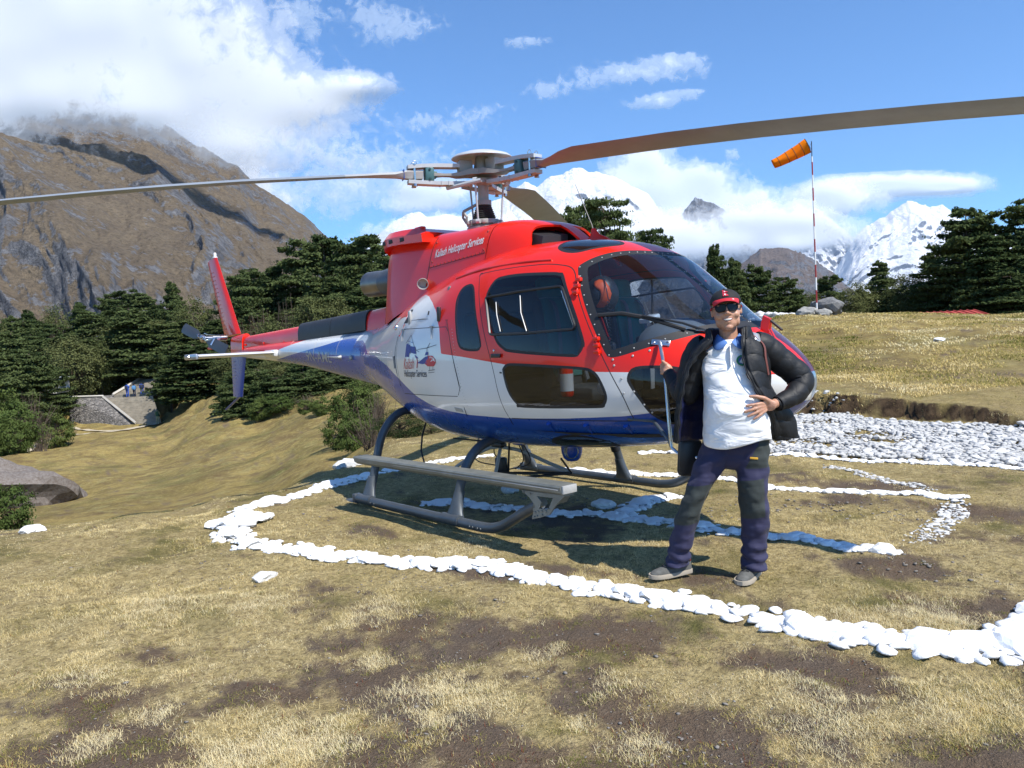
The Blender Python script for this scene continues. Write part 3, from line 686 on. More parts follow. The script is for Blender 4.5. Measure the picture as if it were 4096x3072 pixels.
for i, (b_, lab) in enumerate((
    ([(648.0, 0.3318, 58, 0.0189, 0.66), (690, .345, 30, .012, .45), (588.2, 0.3178, 60.2, 0.0179, 0.34)], 'thin wispy cloud high above the right rotor blade'),
    ([(660.4, 0.2956, 46, 0.0139, 0.66), (700, .305, 20, .01, .5)], 'small ragged cloud just above the right rotor blade'),
    ([(540.5, 0.3783, 27.8, 0.0109, 0.4), (496.1, 0.2952, 47.0, 0.0159, 0.38), (432.0, 0.2879, 37.8, 0.0229, 0.42), (470, .27, 60, .02, .35)], 'faint scattered cloud wisps above the rotor head'),
    ([(740.2, 0.2239, 15, 0.0117, 0.62)], 'tiny cloud puff left of the windsock'),
    ([(365.8, 0.4241, 74, 0.0387, 0.48), (430, .40, 40, .02, .35)], 'faint veil of cloud at the top of the sky'),
    ([(339.1, 0.2737, 74.1, 0.0457, 0.44), (365, 0.2058, 75, 0.0398, 0.45), (420, .24, 60, .03, .36)], 'hazy veil of cloud between the brown mountain and the snow ridge'))):
    cloud('cloud', b_, 21000, .02, 31 + i * 4, lab, .55, 1.5, 1.0)

# thin mountain air between here and the peaks
hz = MB(); _c = Vector((CAM.x, CAM.y, 0)) + DH * 8700; hz.box((_c.x, _c.y, 1900), (23000, 21400, 5600), rot=Matrix.Rotation(math.atan2(DH.y, DH.x), 3, 'Z'))
HM, nt, out = new_mat('haze'); pv = nt.node('ShaderNodeVolumePrincipled'); pv.inputs['Color'].default_value = (.62, .76, 1.0, 1); pv.inputs['Density'].default_value = HAZE; pv.inputs['Anisotropy'].default_value = .1
nt.link(pv.outputs[0], out.inputs['Volume'])
hz.build('haze', [HM], None, smooth=False, kind='stuff')

# ================================================================ trees
BARK = surf_mat('bark', (.10, .075, .055), .9, bump=.01, bscale=12)
def leaf_mat(name, dark, light, tr=.25):
    m, nt, out = new_mat(name)
    oi = nt.node('ShaderNodeObjectInfo').outputs['Random']; pos = nt.node('ShaderNodeNewGeometry').outputs['Position']
    f = nt.math('ADD', nt.math('MULTIPLY', oi, .5), nt.math('MULTIPLY', nt.noise(pos, 1.1, 4, .6), .75)); f = nt.math('SUBTRACT', f, .12, clamp=True)
    c = nt.mix(f, dark, light)
    a = nt.node('ShaderNodeBsdfDiffuse'); b = nt.node('ShaderNodeBsdfTranslucent'); mx = nt.node('ShaderNodeMixShader'); mx.inputs[0].default_value = tr
    nt.link(c, a.inputs[0]); nt.link(c, b.inputs[0]); nt.link(a.outputs[0], mx.inputs[1]); nt.link(b.outputs[0], mx.inputs[2]); nt.link(mx.outputs[0], out.inputs[0]); return m
NEEDLE = leaf_mat('fir_needles', (.034, .056, .022), (.125, .155, .058), .25); OLIVE = leaf_mat('olive_foliage', (.065, .085, .03), (.15, .16, .065)); PALE = leaf_mat('pale_green_foliage', (.05, .085, .025), (.14, .17, .05))
BROWN = leaf_mat('brown_twigs', (.07, .055, .04), (.14, .105, .075), .1); REDB = leaf_mat('red_brown_twigs', (.10, .035, .025), (.17, .07, .05), .1); DARKL = leaf_mat('rhododendron_leaves', (.02, .035, .014), (.07, .09, .035), .1)

def quads_mesh(name, C, N, size, g, mat, aspect=.55):
    n = len(C); a = g.normal(0, 1, (n, 3)); t1 = np.cross(N, a); t1 /= np.linalg.norm(t1, axis=1)[:, None] + 1e-9; t2 = np.cross(N, t1)
    sz = (size * g.uniform(.6, 1.3, n))[:, None]
    v = np.stack([C + t1 * sz, C + t2 * sz * aspect, C - t1 * sz, C - t2 * sz * aspect], 1).reshape(-1, 3)
    me = bpy.data.meshes.new(name); me.vertices.add(n * 4); me.vertices.foreach_set('co', v.ravel()); me.loops.add(n * 4); me.loops.foreach_set('vertex_index', np.arange(n * 4, dtype=np.int32))
    me.polygons.add(n); me.polygons.foreach_set('loop_start', (np.arange(n) * 4).astype(np.int32)); me.update(calc_edges=True); me.materials.append(mat); return me
def make_tree(kind, seed):
    """unit tree one high; returns crown mesh and trunk mesh"""
    g = np.random.default_rng(seed); C = []; N = []; tb = MB(); mat = NEEDLE; size = .0165
    lean = g.normal(0, .02, 2)
    if kind in 'FPU':
        z0 = {'F': .10, 'P': .22, 'U': .62}[kind]; nb = {'F': 120, 'P': 84, 'U': 40}[kind]
        tb.tube([(0, 0, -.06), (lean[0] * .3, lean[1] * .3, .3), (lean[0], lean[1], .7), (lean[0] * 1.4, lean[1] * 1.4, .97)], [.024, .018, .010, .003], 7)
        tiers = np.sort(g.uniform(z0, .985, nb)); tiers = np.round(tiers * 17) / 17 + g.normal(0, .012, nb) if kind != 'U' else tiers
        for z in tiers:
            z = min(max(z, z0), .985); q = (z - z0) / (1 - z0)
            if kind == 'F': L = .27 * (1 - q)**.62 * (.6 + .4 * min(1, q * 5 + .3)) + .04
            elif kind == 'P': L = .30 * math.sqrt(max(0, 1 - (q - .25)**2 / .62)) * (.6 + .4 * g.random()) + .03
            else: L = .32 * math.sqrt(max(0, 1 - (q - .15)**2 / .8)) + .02
            L *= g.uniform(.6, 1.2); a = g.uniform(0, 2 * PI); d = np.array([math.cos(a), math.sin(a), 0]); rise = g.uniform(-.10, .18) if kind != 'F' else g.uniform(-.22, .08)
            o = np.array([lean[0] * z, lean[1] * z, z]); pts = [o, o + d * L * .5 + [0, 0, L * rise * .3], o + d * L + [0, 0, L * rise]]
            tb.tube([tuple(p) for p in pts], [.007 * (1.1 - z * .6), .004, .0015], 4, caps=False)
            m = int(70 + 850 * L); s = g.uniform(.22, 1.05, m)**.7; lat = np.array([-d[1], d[0], 0]); w_ = .30 * L * np.sin(np.clip(s, 0, 1) * PI * .85 + .25)
            c = o + d * (L * s)[:, None] + lat * (g.normal(0, 1, m) * w_)[:, None]; c[:, 2] += L * rise * s**1.5 + g.normal(0, .008, m) - .35 * np.abs(g.normal(0, .012, m))
            C.append(c); nn = g.normal(0, .62, (m, 3)) + [0, 0, .8] + d * .5; N.append(nn)
        m = 2200 if kind == 'F' else 60; zz = g.uniform(z0 + .02, .95, m); qq = (zz - z0) / (1 - z0); rr = .16 * np.sqrt(np.clip(1.02 - qq, 0, 1)) * g.random(m); aa = g.uniform(0, 2 * PI, m)
        C.append(np.stack([rr * np.cos(aa), rr * np.sin(aa), zz], 1)); N.append(g.normal(0, .6, (m, 3)) + [0, 0, .6])
        if kind == 'U': size = .015
    elif kind in ('R', 'S', 'S2', 'B'):
        mat = {'R': OLIVE, 'S': PALE, 'S2': OLIVE, 'B': DARKL}[kind]; size = {'R': .018, 'S': .035, 'S2': .024, 'B': .020}[kind]
        zc, rz, rx = {'R': (.56, .43, .36), 'S': (.42, .5, .62), 'S2': (.48, .5, .45), 'B': (.45, .52, .75)}[kind]
        tb.tube([(0, 0, -.06), (lean[0], lean[1], .3), (lean[0], lean[1], .62)], [.022, .015, .006], 7)
        for k in range({'R': 130, 'S': 75, 'S2': 90, 'B': 150}[kind]):
            v = g.normal(0, 1, 3); v /= np.linalg.norm(v); r = g.uniform(.55, 1.0)**.5 * g.uniform(.85, 1.1)
            c0 = np.array([v[0] * rx * r, v[1] * rx * r, zc + v[2] * rz * r]); 
            if c0[2] < .03: c0[2] = abs(c0[2]) * .5 + .03
            tb.tube([(0, 0, min(.5, c0[2] * .5)), tuple(c0 * .96)], [.006, .0015], 4, caps=False)
            m = 75; c = c0 + g.normal(0, 1, (m, 3)) * [.05, .05, .028] * np.array([1 + rx, 1 + rx, 1.2]); C.append(c); N.append(g.normal(0, .5, (m, 3)) + v * .7 + [0, 0, .8])
    else:  # T: bare twigs, RT: red ones
        mat = BROWN if kind == 'T' else REDB; size = .012
        for k in range(46):
            a = g.uniform(0, 2 * PI); L = g.uniform(.4, 1.0); sp = g.uniform(.1, .75); p0 = np.array([g.normal(0, .06), g.normal(0, .06), 0]); p2 = p0 + np.array([math.cos(a) * sp * L * .7, math.sin(a) * sp * L * .7, L * (1.05 - sp * .55)]); p1 = (p0 + p2) / 2 + g.normal(0, .04, 3)
            tb.tube([tuple(p0), tuple(p1), tuple(p2)], [.010, .006, .002], 4, caps=False)
            m = 90; s = g.uniform(.35, 1.0, m)[:, None]; c = p0 * (1 - s) + p2 * s + g.normal(0, .045, (m, 3)); C.append(c); N.append(g.normal(0, 1, (m, 3)))
    C = np.concatenate(C); N = np.concatenate(N); N = N / np.linalg.norm(N, axis=1)[:, None]
    cm = quads_mesh('crown', C, N, size, g, mat, .5 if kind not in ('T', 'RT') else .12)
    to = tb.build('trunk', [BARK], None, recalc=False); tm = to.data; bpy.data.objects.remove(to)
    wid = float(np.percentile(np.hypot(C[:, 0], C[:, 1]), 96)); return cm, tm, wid
NV = {'F': 5, 'P': 5, 'U': 2, 'R': 3, 'S': 3, 'S2': 2, 'T': 3, 'RT': 2, 'B': 2}
LIB = {k: [make_tree(k, 100 + 10 * i + sum(map(ord, k))) for i in range(n)] for k, n in NV.items()}
TREES = [(12.8, 0.0705, 135, 'F', 2.95), (32.8, 0.0767, 132, 'F', 2.72), (60.4, 0.0786, 138, 'R', 2.48), (86.1, 0.0819, 130, 'F', 2.51), (118.1, 0.0923, 145, 'P', 2.98), (135.9, 0.0948, 142, 'P', 4.02), (149.2, 0.0877, 140, 'P', 3.06), (179.5, 0.1019, 128, 'F', 2.47), (199.7, 0.0792, 118, 'R', 2.88), (162.2, 0.0755, 135, 'F', 2.6), (-5.7, 0.0592, 120, 'F', 3.09), (132.6, 0.0725, 106, 'F', 4.36), (73.7, 0.0412, 100, 'R', 3.21), (17.3, 0.0501, 104, 'F', 2.94), (36.6, 0.045, 108, 'F', 2.78), (7.6, 0.023, 84, 'F', 2.59), (29.3, 0.024, 88, 'P', 2.49), (64.6, 0.0532, 122, 'T', 2.82), (91.8, 0.0475, 120, 'T', 2.16), (165.0, 0.0552, 112, 'S2', 1.44), (103.4, 0.0291, 103, 'R', 1.59), (48.1, 0.0101, 108, 'P', 3.06), (97.1, 0.0068, 108, 'F', 3.06), (118.7, 0.0053, 106, 'F', 2.45), (200.4, 0.0225, 92, 'F', 5.21), (224.9, 0.0385, 104, 'F', 2.94), (181.8, 0.0414, 108, 'F', 3.33), (170.9, 0.022, 98, 'P', 2.27), (235.0, 0.0075, 88, 'R', 2.26), (8.0, -0.0303, 62, 'S', 1.75), (51.6, -0.0575, 72, 'S', 1.39), (26.3, -0.0214, 76, 'T', 2.15), (34.3, -0.0499, 68, 'T', 1.05), (-14.1, -0.006, 70, 'S', 2.16), (-9.3, -0.052, 60, 'S', 1.39), (10.0, -0.0585, 60, 'S', 1.08), (253.7, 0.1117, 104, 'P', 2.94), (311.8, 0.1427, 110, 'P', 4.24), (329.2, 0.1475, 112, 'P', 4.03), (283.9, 0.1186, 112, 'F', 3.17), (352.3, 0.14, 106, 'P', 3.54), (369.8, 0.1458, 104, 'P', 4.01), (392.6, 0.1323, 98, 'P', 3.02), (377.5, 0.1103, 96, 'F', 3.46), (397.0, 0.093, 90, 'F', 2.78), (342.6, 0.1027, 96, 'F', 3.21), (320.7, 0.1041, 98, 'F', 3.28), (294.7, 0.0858, 92, 'T', 1.89), (271.2, 0.0874, 94, 'T', 2.42), (316.1, 0.0744, 84, 'S2', 1.51), (341.0, 0.0707, 84, 'S2', 1.94), (259.4, 0.0722, 88, 'RT', 1.58), (246.0, 0.057, 84, 'RT', 1.3), (276.9, 0.0468, 78, 'S2', 1.81), (360.4, 0.0814, 88, 'F', 2.94), (247.0, -0.0024, 84, 'F', 2.81), (270.7, -0.004, 78, 'P', 2.41), (289.7, -0.0082, 76, 'F', 2.54), (306.4, -0.0123, 72, 'P', 2.04), (329.1, -0.0109, 70, 'F', 2.16), (351.7, -0.0124, 66, 'F', 2.21), (374.1, -0.0169, 60, 'F', 2.01), (256.7, -0.0322, 60, 'F', 1.23), (234.4, -0.0263, 70, 'F', 1.98), (276.3, -0.0481, 58, 'S', 1.12), (260.3, -0.0499, 58, 'S', 0.89), (308.2, -0.043, 52, 'T', 0.94), (304.2, -0.0558, 50, 'S', 0.51), (319.2, -0.051, 46, 'S', 0.59), (351.9, -0.0314, 30, 'S', 0.69), (362.4, -0.0248, 34, 'R', 0.7), (336.4, -0.0697, 28, 'S', 0.29), (376.5, -0.036, 27, 'T', 0.49), (354.6, -0.068, 25, 'S', 0.26), (396.7, -0.0743, 15.5, 'B', 0.48), (428.5, -0.0915, 16, 'B', 0.41), (369.5, -0.0605, 20, 'T', 0.57), (461.1, -0.0907, 22, 'T', 0.4), (720.8, 0.1125, 52, 'F', 0.94), (738.7, 0.0949, 55, 'F', 1.13), (615.1, 0.1799, 40, 'U', 1.34), (654.9, 0.1381, 42, 'U', 0.86), (580.2, 0.1665, 44, 'P', 1.24), (591.0, 0.1494, 46, 'F', 1.06), (759.1, 0.0835, 50, 'P', 1.41), (745.0, 0.0744, 46, 'F', 0.83), (786.3, 0.0657, 52, 'P', 1.2), (799.6, 0.0471, 54, 'P', 0.83), (832.4, 0.0644, 60, 'P', 1.23), (859.8, 0.0549, 56, 'R', 1.44), (885.8, 0.0826, 58, 'F', 1.19), (910.8, 0.0632, 54, 'R', 1.39), (929.0, 0.0502, 50, 'P', 1.29), (938.9, 0.0878, 52, 'P', 1.47), (972.1, 0.1431, 48, 'P', 2.1), (999.2, 0.1102, 46, 'F', 1.77), (1029.7, 0.1491, 47, 'P', 1.81), (1012.2, 0.0564, 44, 'P', 1.7), (975.2, 0.053, 46, 'F', 1.54), (1040.3, 0.0839, 44, 'F', 1.7), (957.0, 0.066, 49, 'F', 1.51), (1077.5, 0.1167, 46, 'P', 2.01), (813.4, 0.0462, 58, 'R', 0.89), (1001.9, -0.008, 27, 'T', 0.83), (1019.9, -0.045, 17, 'T', 0.35), (1039.0, -0.0105, 25, 'T', 0.84), (-2.5, -0.1373, 11.6, 'S', 0.19), (-35.4, -0.1411, 11.2, 'S', 0.23)]
_g = random.Random(3)
for k in range(12): TREES.append((905 + k * 11 + _g.uniform(-5, 5), _g.uniform(-.048, -.026), _g.uniform(18.5, 22), 'T', _g.uniform(.3, .6)))
for (u0, u1, t, s0, s1, n) in ((-60, 205, 126, .045, .075, 11), (-60, 110, 112, .022, .045, 8), (-40, 60, 94, -.002, .02, 6), (150, 250, 112, .03, .055, 6), (70, 130, 112, -.012, .015, 4), (235, 400, 118, .075, .105, 9), (240, 400, 104, .045, .08, 9), (245, 400, 92, .01, .045, 9), (240, 400, 80, -.02, .005, 9), (400, 560, 90, .03, .07, 7), (232, 335, 64, -.036, -.010, 9), (232, 400, 72, -.015, .0, 9), (840, 1090, 56, .035, .06, 8), (955, 1090, 52, .075, .11, 5)):
    for k in range(n):
        TREES.append((u0 + (u1 - u0) * (k + .5 + _g.uniform(-.35, .35)) / n, _g.uniform(s0, s1), t + _g.uniform(-3, 3), _g.choice('FRPFPRP' if u0 < 300 else 'FRPPF'), _g.uniform(2.2, 3.6) * t / 100))
NAME = {'F': ('fir_tree', 'fir'), 'P': ('pine_tree', 'pine'), 'U': ('umbrella_pine', 'pine'), 'R': ('round_tree', 'tree'), 'S': ('green_bush', 'bush'), 'S2': ('olive_shrub', 'shrub'), 'T': ('bare_shrub', 'shrub'), 'RT': ('red_shrub', 'shrub'), 'B': ('rhododendron_bush', 'bush')}
DESC = {'F': 'layered dark fir', 'P': 'flat padded pine', 'U': 'umbrella shaped pine', 'R': 'rounded olive tree', 'S': 'bright green bush', 'S2': 'olive green shrub', 'T': 'leafless brown shrub', 'RT': 'leafless reddish shrub', 'B': 'dark leaved bush'}
def where(u, s, t):
    if u > 700:
        if t < 30: return 'on the grassy mound at right' + (', upper slope' if s > -.035 else ', lower slope')
        if u > 960: return 'in the tall stand behind the mound' + (', high crown' if s > .08 else ', lower tier')
        if u > 840: return 'behind the mound right of the windsock' + (', front row' if t < 55 else ', back row')
        if u > 810: return 'behind the windsock pole foot'
        return 'between the windscreen and the windsock pole' + (', front row' if t < 51 else ', back row')
    if u > 560: return 'rising behind the cabin roof'
    if u > 402: return 'hidden behind the cabin and mast' if t > 30 else 'beneath the belly beyond the skids'
    if t < 14: return 'on the near meadow at left edge'
    if t < 24: return 'beyond the rear skid'
    if t < 40: return 'on the meadow edge under the boom'
    if u < 40 and t < 80: return 'in the thicket below the stone steps'
    if u < 62 and t < 80: return 'beside the path left of the wall'
    if u > 235 and s > .105: return 'on the skyline behind the tail fin'
    if u > 235 and s > .07: return 'above the tail boom' + (', middle row' if t < 100 else ', back row')
    if u > 235 and s > .0: return 'just above the tail boom' + (', front row' if t < 92 else ', second row')
    if u > 225: return 'seen under the tail boom' + (', front row' if t < 68 else ', back row')
    if t > 125: return 'on the back row below the mountain'
    if u > 150: return 'beside the steps near the tail rotor'
    if t > 100: return 'above the stone wall' + (', upper row' if s > .03 else ', lower row')
    return 'in front of the wood at left'
from collections import defaultdict
_cl = defaultdict(list)
for i, (u, s, t, k, wd) in enumerate(TREES): _cl[(k, where(u, s, t))].append(i)
LAB = {}
ORD = ['leftmost', 'second from left', 'third from left', 'fourth from left', 'fifth from left', 'sixth from left', 'seventh from left', 'eighth from left', 'ninth from left', 'tenth from left', 'eleventh from left', 'twelfth from left', 'thirteenth from left', 'fourteenth from left']
for (k, wh), ids in _cl.items():
    ids.sort(key=lambda i: TREES[i][0])
    for j, i in enumerate(ids):
        LAB[i] = DESC[k] + ' ' + wh + ('' if len(ids) == 1 else ', ' + (ORD[min(j, 13)] if j < len(ids) - 1 else 'rightmost'))
for i, (u, s, t, k, wd) in enumerate(TREES):
    x, y = at(u, t); g0 = gz(x, y); ztop = CAM.z + s * t; H = ztop - g0
    H = max(H, {'F': 4.5, 'P': 4.5, 'U': 4, 'R': 3}.get(k, .4 if t < 30 else .8)); base = ztop - H
    cm, tm, wid = LIB[k][i % NV[k]]
    root = empty(NAME[k][0], (x, y, base), (0, 0, (i * 2.4) % 6.28)); tag(root, LAB[i], NAME[k][1], 'bushes and shrubs of the meadow edge' if k in ('S', 'S2', 'T', 'RT', 'B') else 'trees of the surrounding wood')
    sx = min(max(wd * 1.12 / wid, H * .6), H * 2.6)
    for nm, m_ in (('crown', cm), ('trunk', tm)):
        o = bpy.data.objects.new(nm, m_); COL.objects.link(o); o.parent = root; o.scale = (sx, sx, H)
# ================================================================ painted stones, gravel, windsock, steps, houses, boulders, far people
RING = [(-2.282, 1.907), (-2.404, 1.367), (-2.418, 0.784), (-2.42, 0.367), (-2.358, -0.065), (-2.12, -0.797), (-1.786, -1.489), (-1.64, -1.86), (-1.22, -2.12), (-0.83, -2.33), (-0.38, -2.46), (-0.134, -2.452), (0.228, -2.308), (0.619, -2.199), (0.936, -1.995), (1.313, -1.847), (1.665, -1.709), (1.994, -1.58), (2.226, -1.585), (2.594, -1.545), (2.7, -1.457), (3.004, -1.401), (3.248, -1.299), (3.511, -1.252), (3.768, -1.233), (3.998, -1.204), (4.198, -1.149), (4.375, -1.07), (4.544, -0.994), (4.652, -0.862), (4.671, -0.536), (4.653, -0.014)]
LINEA = [(-0.795, 2.948), (-0.168, 3.193), (0.772, 3.57), (1.564, 3.6), (2.266, 3.735), (2.89, 3.886), (3.537, 3.881)]
LINEB = [(-0.678, 1.413), (-0.059, 1.532), (0.64, 1.788), (1.317, 1.89), (1.808, 1.849), (2.188, 1.93), (2.522, 1.965), (2.77, 2.054), (3.129, 2.124), (3.352, 2.112)]
LINEB2 = [(3.391, 2.003), (3.511, 1.622), (3.587, 1.114), (3.617, 0.718)]
LINEC = [(-0.407, -0.673), (-0.155, -0.499), (0.421, -0.347), (0.913, -0.231), (1.313, -0.012), (1.553, 0.01), (1.881, 0.084), (2.324, 0.085), (2.618, 0.127), (2.944, 0.205), (3.276, 0.221), (3.556, 0.29), (3.681, 0.274)]
CROSS = [(1.512, 0.087), (1.388, 0.38), (1.284, 0.696), (1.378, 0.913), (1.43, 1.053)]
LINED = [(1.704, 3.121), (2.13, 2.966), (2.576, 2.686), (3.06, 2.399)]
BED = [(-2.969, 8.12), (-1.424, 8.136), (-0.544, 7.761), (0.222, 7.286), (1.267, 6.899), (2.505, 6.839), (3.206, 6.783), (3.796, 4.191), (3.301, 4.06), (2.399, 3.995), (1.438, 3.849), (0.536, 3.75), (-0.03, 3.589)]
def icobm(sub): b = bmesh.new(); bmesh.ops.create_icosphere(b, subdivisions=sub, radius=1); return b
def rock_mesh(name, seed, sub=2, flat=.55, rough=.28, mat=None, smooth=False):
    b = icobm(sub); g = np.random.default_rng(seed); pl = [(Vector(g.normal(0, 1, 3)).normalized(), g.uniform(.55, .95)) for _ in range(9)]
    off = Vector(g.uniform(-9, 9, 3))
    from mathutils import noise as mn
    for v in b.verts:
        d = v.co.normalized(); r = 1.0
        for n, h in pl:
            q = d.dot(n)
            if q > .01: r = min(r, h / q)
        r *= 1 + rough * .5 * mn.noise(d * 2.2 + off) + rough * .25 * mn.noise(d * 5 + off)
        v.co = Vector((d.x * r, d.y * r, d.z * r * flat))
    me = bpy.data.meshes.new(name); b.to_mesh(me); b.free()
    for p in me.polygons: p.use_smooth = smooth
    if mat: me.materials.append(mat)
    return me
def stone_mat(name, c1, c2, paint=None, cover=.5):
    m, nt, out = new_mat(name); b = nt.node('ShaderNodeBsdfPrincipled'); b.inputs['Roughness'].default_value = .85; b.inputs['Specular IOR Level'].default_value = .2
    pos = nt.node('ShaderNodeNewGeometry').outputs['Position']; a = nt.noise(pos, 9, 5, .65); d = nt.noise(pos, 60, 4, .7)
    oi = nt.node('ShaderNodeObjectInfo').outputs['Random']
    col = nt.mix(nt.ramp(nt.math('ADD', nt.math('MULTIPLY', a, .7), nt.math('MULTIPLY', oi, .3)), [(.3, 0), (.7, 1)]), c1, c2)
    if paint:
        nz = nt.node('ShaderNodeSeparateXYZ'); nt.link(nt.node('ShaderNodeNewGeometry').outputs['Normal'], nz.inputs[0])
        f = nt.math('ADD', nt.math('MULTIPLY', a, 1.2), nt.math('MULTIPLY', nz.outputs[2], .55)); col = nt.mix(nt.ramp(f, [(cover - .1, 0), (cover + .08, 1)]), col, paint)
        col = nt.mix(nt.math('MULTIPLY', nt.ramp(d, [(.55, 0), (.75, 1)]), .35), col, (.40, .36, .30))
    nt.link(col, b.inputs['Base Color']); bp = nt.node('ShaderNodeBump'); bp.inputs['Distance'].default_value = .008; nt.link(nt.math('ADD', a, nt.math('MULTIPLY', d, .3)), bp.inputs['Height']); nt.link(bp.outputs[0], b.inputs['Normal'])
    nt.link(b.outputs[0], out.inputs[0]); return m
WASH = stone_mat('whitewashed_stone', (.28, .27, .25), (.45, .44, .42), (.80, .80, .79), .50)
GREYST = stone_mat('pale_gravel_stone', (.36, .36, .35), (.72, .71, .68)); ROCKM = stone_mat('lichen_rock', (.13, .13, .13), (.33, .32, .29))
WASHM = [rock_mesh('stone', 300 + i, 2, .5, .35, WASH) for i in range(12)]
PEBM = [rock_mesh('stone', 340 + i, 1, .62, .4, GREYST) for i in range(10)]
def along(path, step):
    P = [Vector((a, b, 0)) for a, b in path]; P = catmull(P, 8); out = []; acc = 0
    for a, b in zip(P[:-1], P[1:]):
        L = (b - a).length; n = (b - a).normalized() if L > 0 else Vector((1, 0, 0)); s = 0
        while acc + L - s >= step:
            s += step - acc; acc = 0; out.append((a + n * s, n))
        acc += L - s
    return out
def join_instances(name, items, parent, mats, **kw):
    """many small stones as one mesh: items = (mesh, matrix)"""
    V_ = []; F_ = []; base = 0; cache = {}
    for m, M in items:
        if m.name not in cache:
            a = np.empty(len(m.vertices) * 3); m.vertices.foreach_get('co', a); f = np.array([p.vertices[:] for p in m.polygons]); cache[m.name] = (a.reshape(-1, 3), f)
        a, f = cache[m.name]; Mn = np.array(M); V_.append(a @ Mn[:3, :3].T + Mn[:3, 3]); F_.append(f + base); base += len(a)
    V_ = np.concatenate(V_); F_ = np.concatenate(F_); me = bpy.data.meshes.new(name); me.vertices.add(len(V_)); me.vertices.foreach_set('co', V_.ravel())
    me.loops.add(F_.size); me.loops.foreach_set('vertex_index', F_.ravel().astype(np.int32)); me.polygons.add(len(F_)); me.polygons.foreach_set('loop_start', (np.arange(len(F_)) * 3).astype(np.int32)); me.update(calc_edges=True)
    for m in mats: me.materials.append(m)
    o = bpy.data.objects.new(name, me); COL.objects.link(o)
    if parent: o.parent = parent
    return tag(o, **kw)
def TRS(x, y, z, sx, sy, sz, g): return Matrix.Translation((x, y, z)) @ Matrix.Rotation(g.uniform(0, 6.28), 4, 'Z') @ Matrix.Rotation(g.uniform(-.25, .25), 4, 'X') @ Matrix.Diagonal((sx, sy, sz, 1))
def stone_line(root, path, width, size, seed, limit=300, filler=1.0, meshes=WASHM):
    g = random.Random(seed); n = 0; fill = []
    for p, d in along(path, size * .95):
        side = Vector((-d.y, d.x, 0)); k = max(1, round(width / (size * 1.3)))
        for j in range(k):
            s = size * g.uniform(.42, .72); off = (j - (k - 1) / 2) * width / max(k, 1) + g.uniform(-.03, .03)
            q = p + side * off + d * g.uniform(-.03, .03); z = gz(q.x, q.y)
            if n < limit:
                o = bpy.data.objects.new('stone', g.choice(meshes)); COL.objects.link(o); o.parent = root
                o.matrix_local = Matrix.Translation(-root.location) @ TRS(q.x, q.y, z + s * .08, s * g.uniform(.9, 1.35), s * g.uniform(.75, 1.1), s * g.uniform(.6, .95), g); n += 1
        for j in range(int(24 * filler)):
            s = size * g.uniform(.10, .30); q = p + side * (max(-.62, min(.62, g.gauss(0, .30))) * width) + d * g.uniform(-.1, .1); fill.append((g.choice(meshes), TRS(q.x, q.y, gz(q.x, q.y) + s * .2, s * 1.2, s, s * .8, g)))
    if fill:
        o = join_instances('small_stones', fill, root, [meshes[0].materials[0]], kind='stuff'); o.matrix_local = Matrix.Translation(-root.location)
    return n
ring = empty('stone_ring', (1.0, -2.0, 0)); tag(ring, 'curved line of whitewashed stones ringing the landing place in front of the helicopter', 'stone ring')
n = stone_line(ring, RING[:5], .16, .15, 1, 60, .5)
n += stone_line(ring, RING[4:11], .24, .17, 2, 90, 1.0)
n += stone_line(ring, RING[10:24], .20, .165, 3, 120, 1.5)
n += stone_line(ring, RING[23:], .27, .19, 4, 300 - n, 1.3)
g_ = random.Random(8)
for k in range(30):
    x, y = -1.06 + g_.uniform(-.22, .22), -2.14 + g_.uniform(-.18, .16); s = g_.uniform(.06, .10); o = bpy.data.objects.new('stone', g_.choice(WASHM)); COL.objects.link(o); o.parent = ring
    o.matrix_local = Matrix.Translation(-ring.location) @ TRS(x, y, gz(x, y) + .03, s * 1.3, s, s, g_)
hl = empty('stone_letter', (1.4, .5, 0)); tag(hl, 'big letter H laid out in whitewashed stones under the helicopter', 'stone marking')
stone_line(hl, LINEC, .17, .15, 11, 90, 1.0); stone_line(hl, LINEB, .14, .15, 12, 90, .7); stone_line(hl, CROSS, .22, .16, 13, 40, .8); stone_line(hl, LINEB2, .18, .05, 14, 60, .5, PEBM)
la = empty('stone_edging', (1.5, 3.6, 0)); tag(la, 'thin straight line of white stones edging the near side of the pale gravel bed', 'stone edging')
stone_line(la, LINEA, .11, .13, 15, 120, .8)
sc_ = empty('stone_row', (2.3, 2.8, 0)); tag(sc_, 'sparse row of small grey stones between the gravel bed and the letter H', 'stone row')
stone_line(sc_, LINED, .14, .05, 16, 60, .35, PEBM)
# gravel bed
bed = empty('gravel_bed', (1.8, 5.5, 0)); tag(bed, 'bed of pale broken stones below the cut earth bank on the right', 'gravel bed')
bp_ = np.array(BED); gr_ = np.random.default_rng(4); pts = np.stack([gr_.uniform(-3.2, 4.2, 34000), gr_.uniform(3.3, 8.4, 34000)], 1)
sd_ = sdf_poly(pts[:, 0], pts[:, 1], BED); keep = sd_ < .06 + .12 * (gr_.random(34000) - .5); pts = pts[keep]
holes = fbm(pts[:, 0] * .9, pts[:, 1] * .9, 3, 91); pts = pts[(holes < .70) | (gr_.random(len(pts)) < .15)]
tt = ut(pts[:, 0], pts[:, 1])[1]; uu = ut(pts[:, 0], pts[:, 1])[0]
items = []
for i in range(len(pts)):
    x, y = pts[i]; s = float(gr_.uniform(.018, .042)) * (1.7 if gr_.random() < .06 else 1); items.append((s / tt[i] * (1 if 700 < uu[i] < 1050 else .2), x, y, s))
items.sort(reverse=True); g = random.Random(5); rest = []
zz_ = ground(np.array([q[1] for q in items]), np.array([q[2] for q in items]))
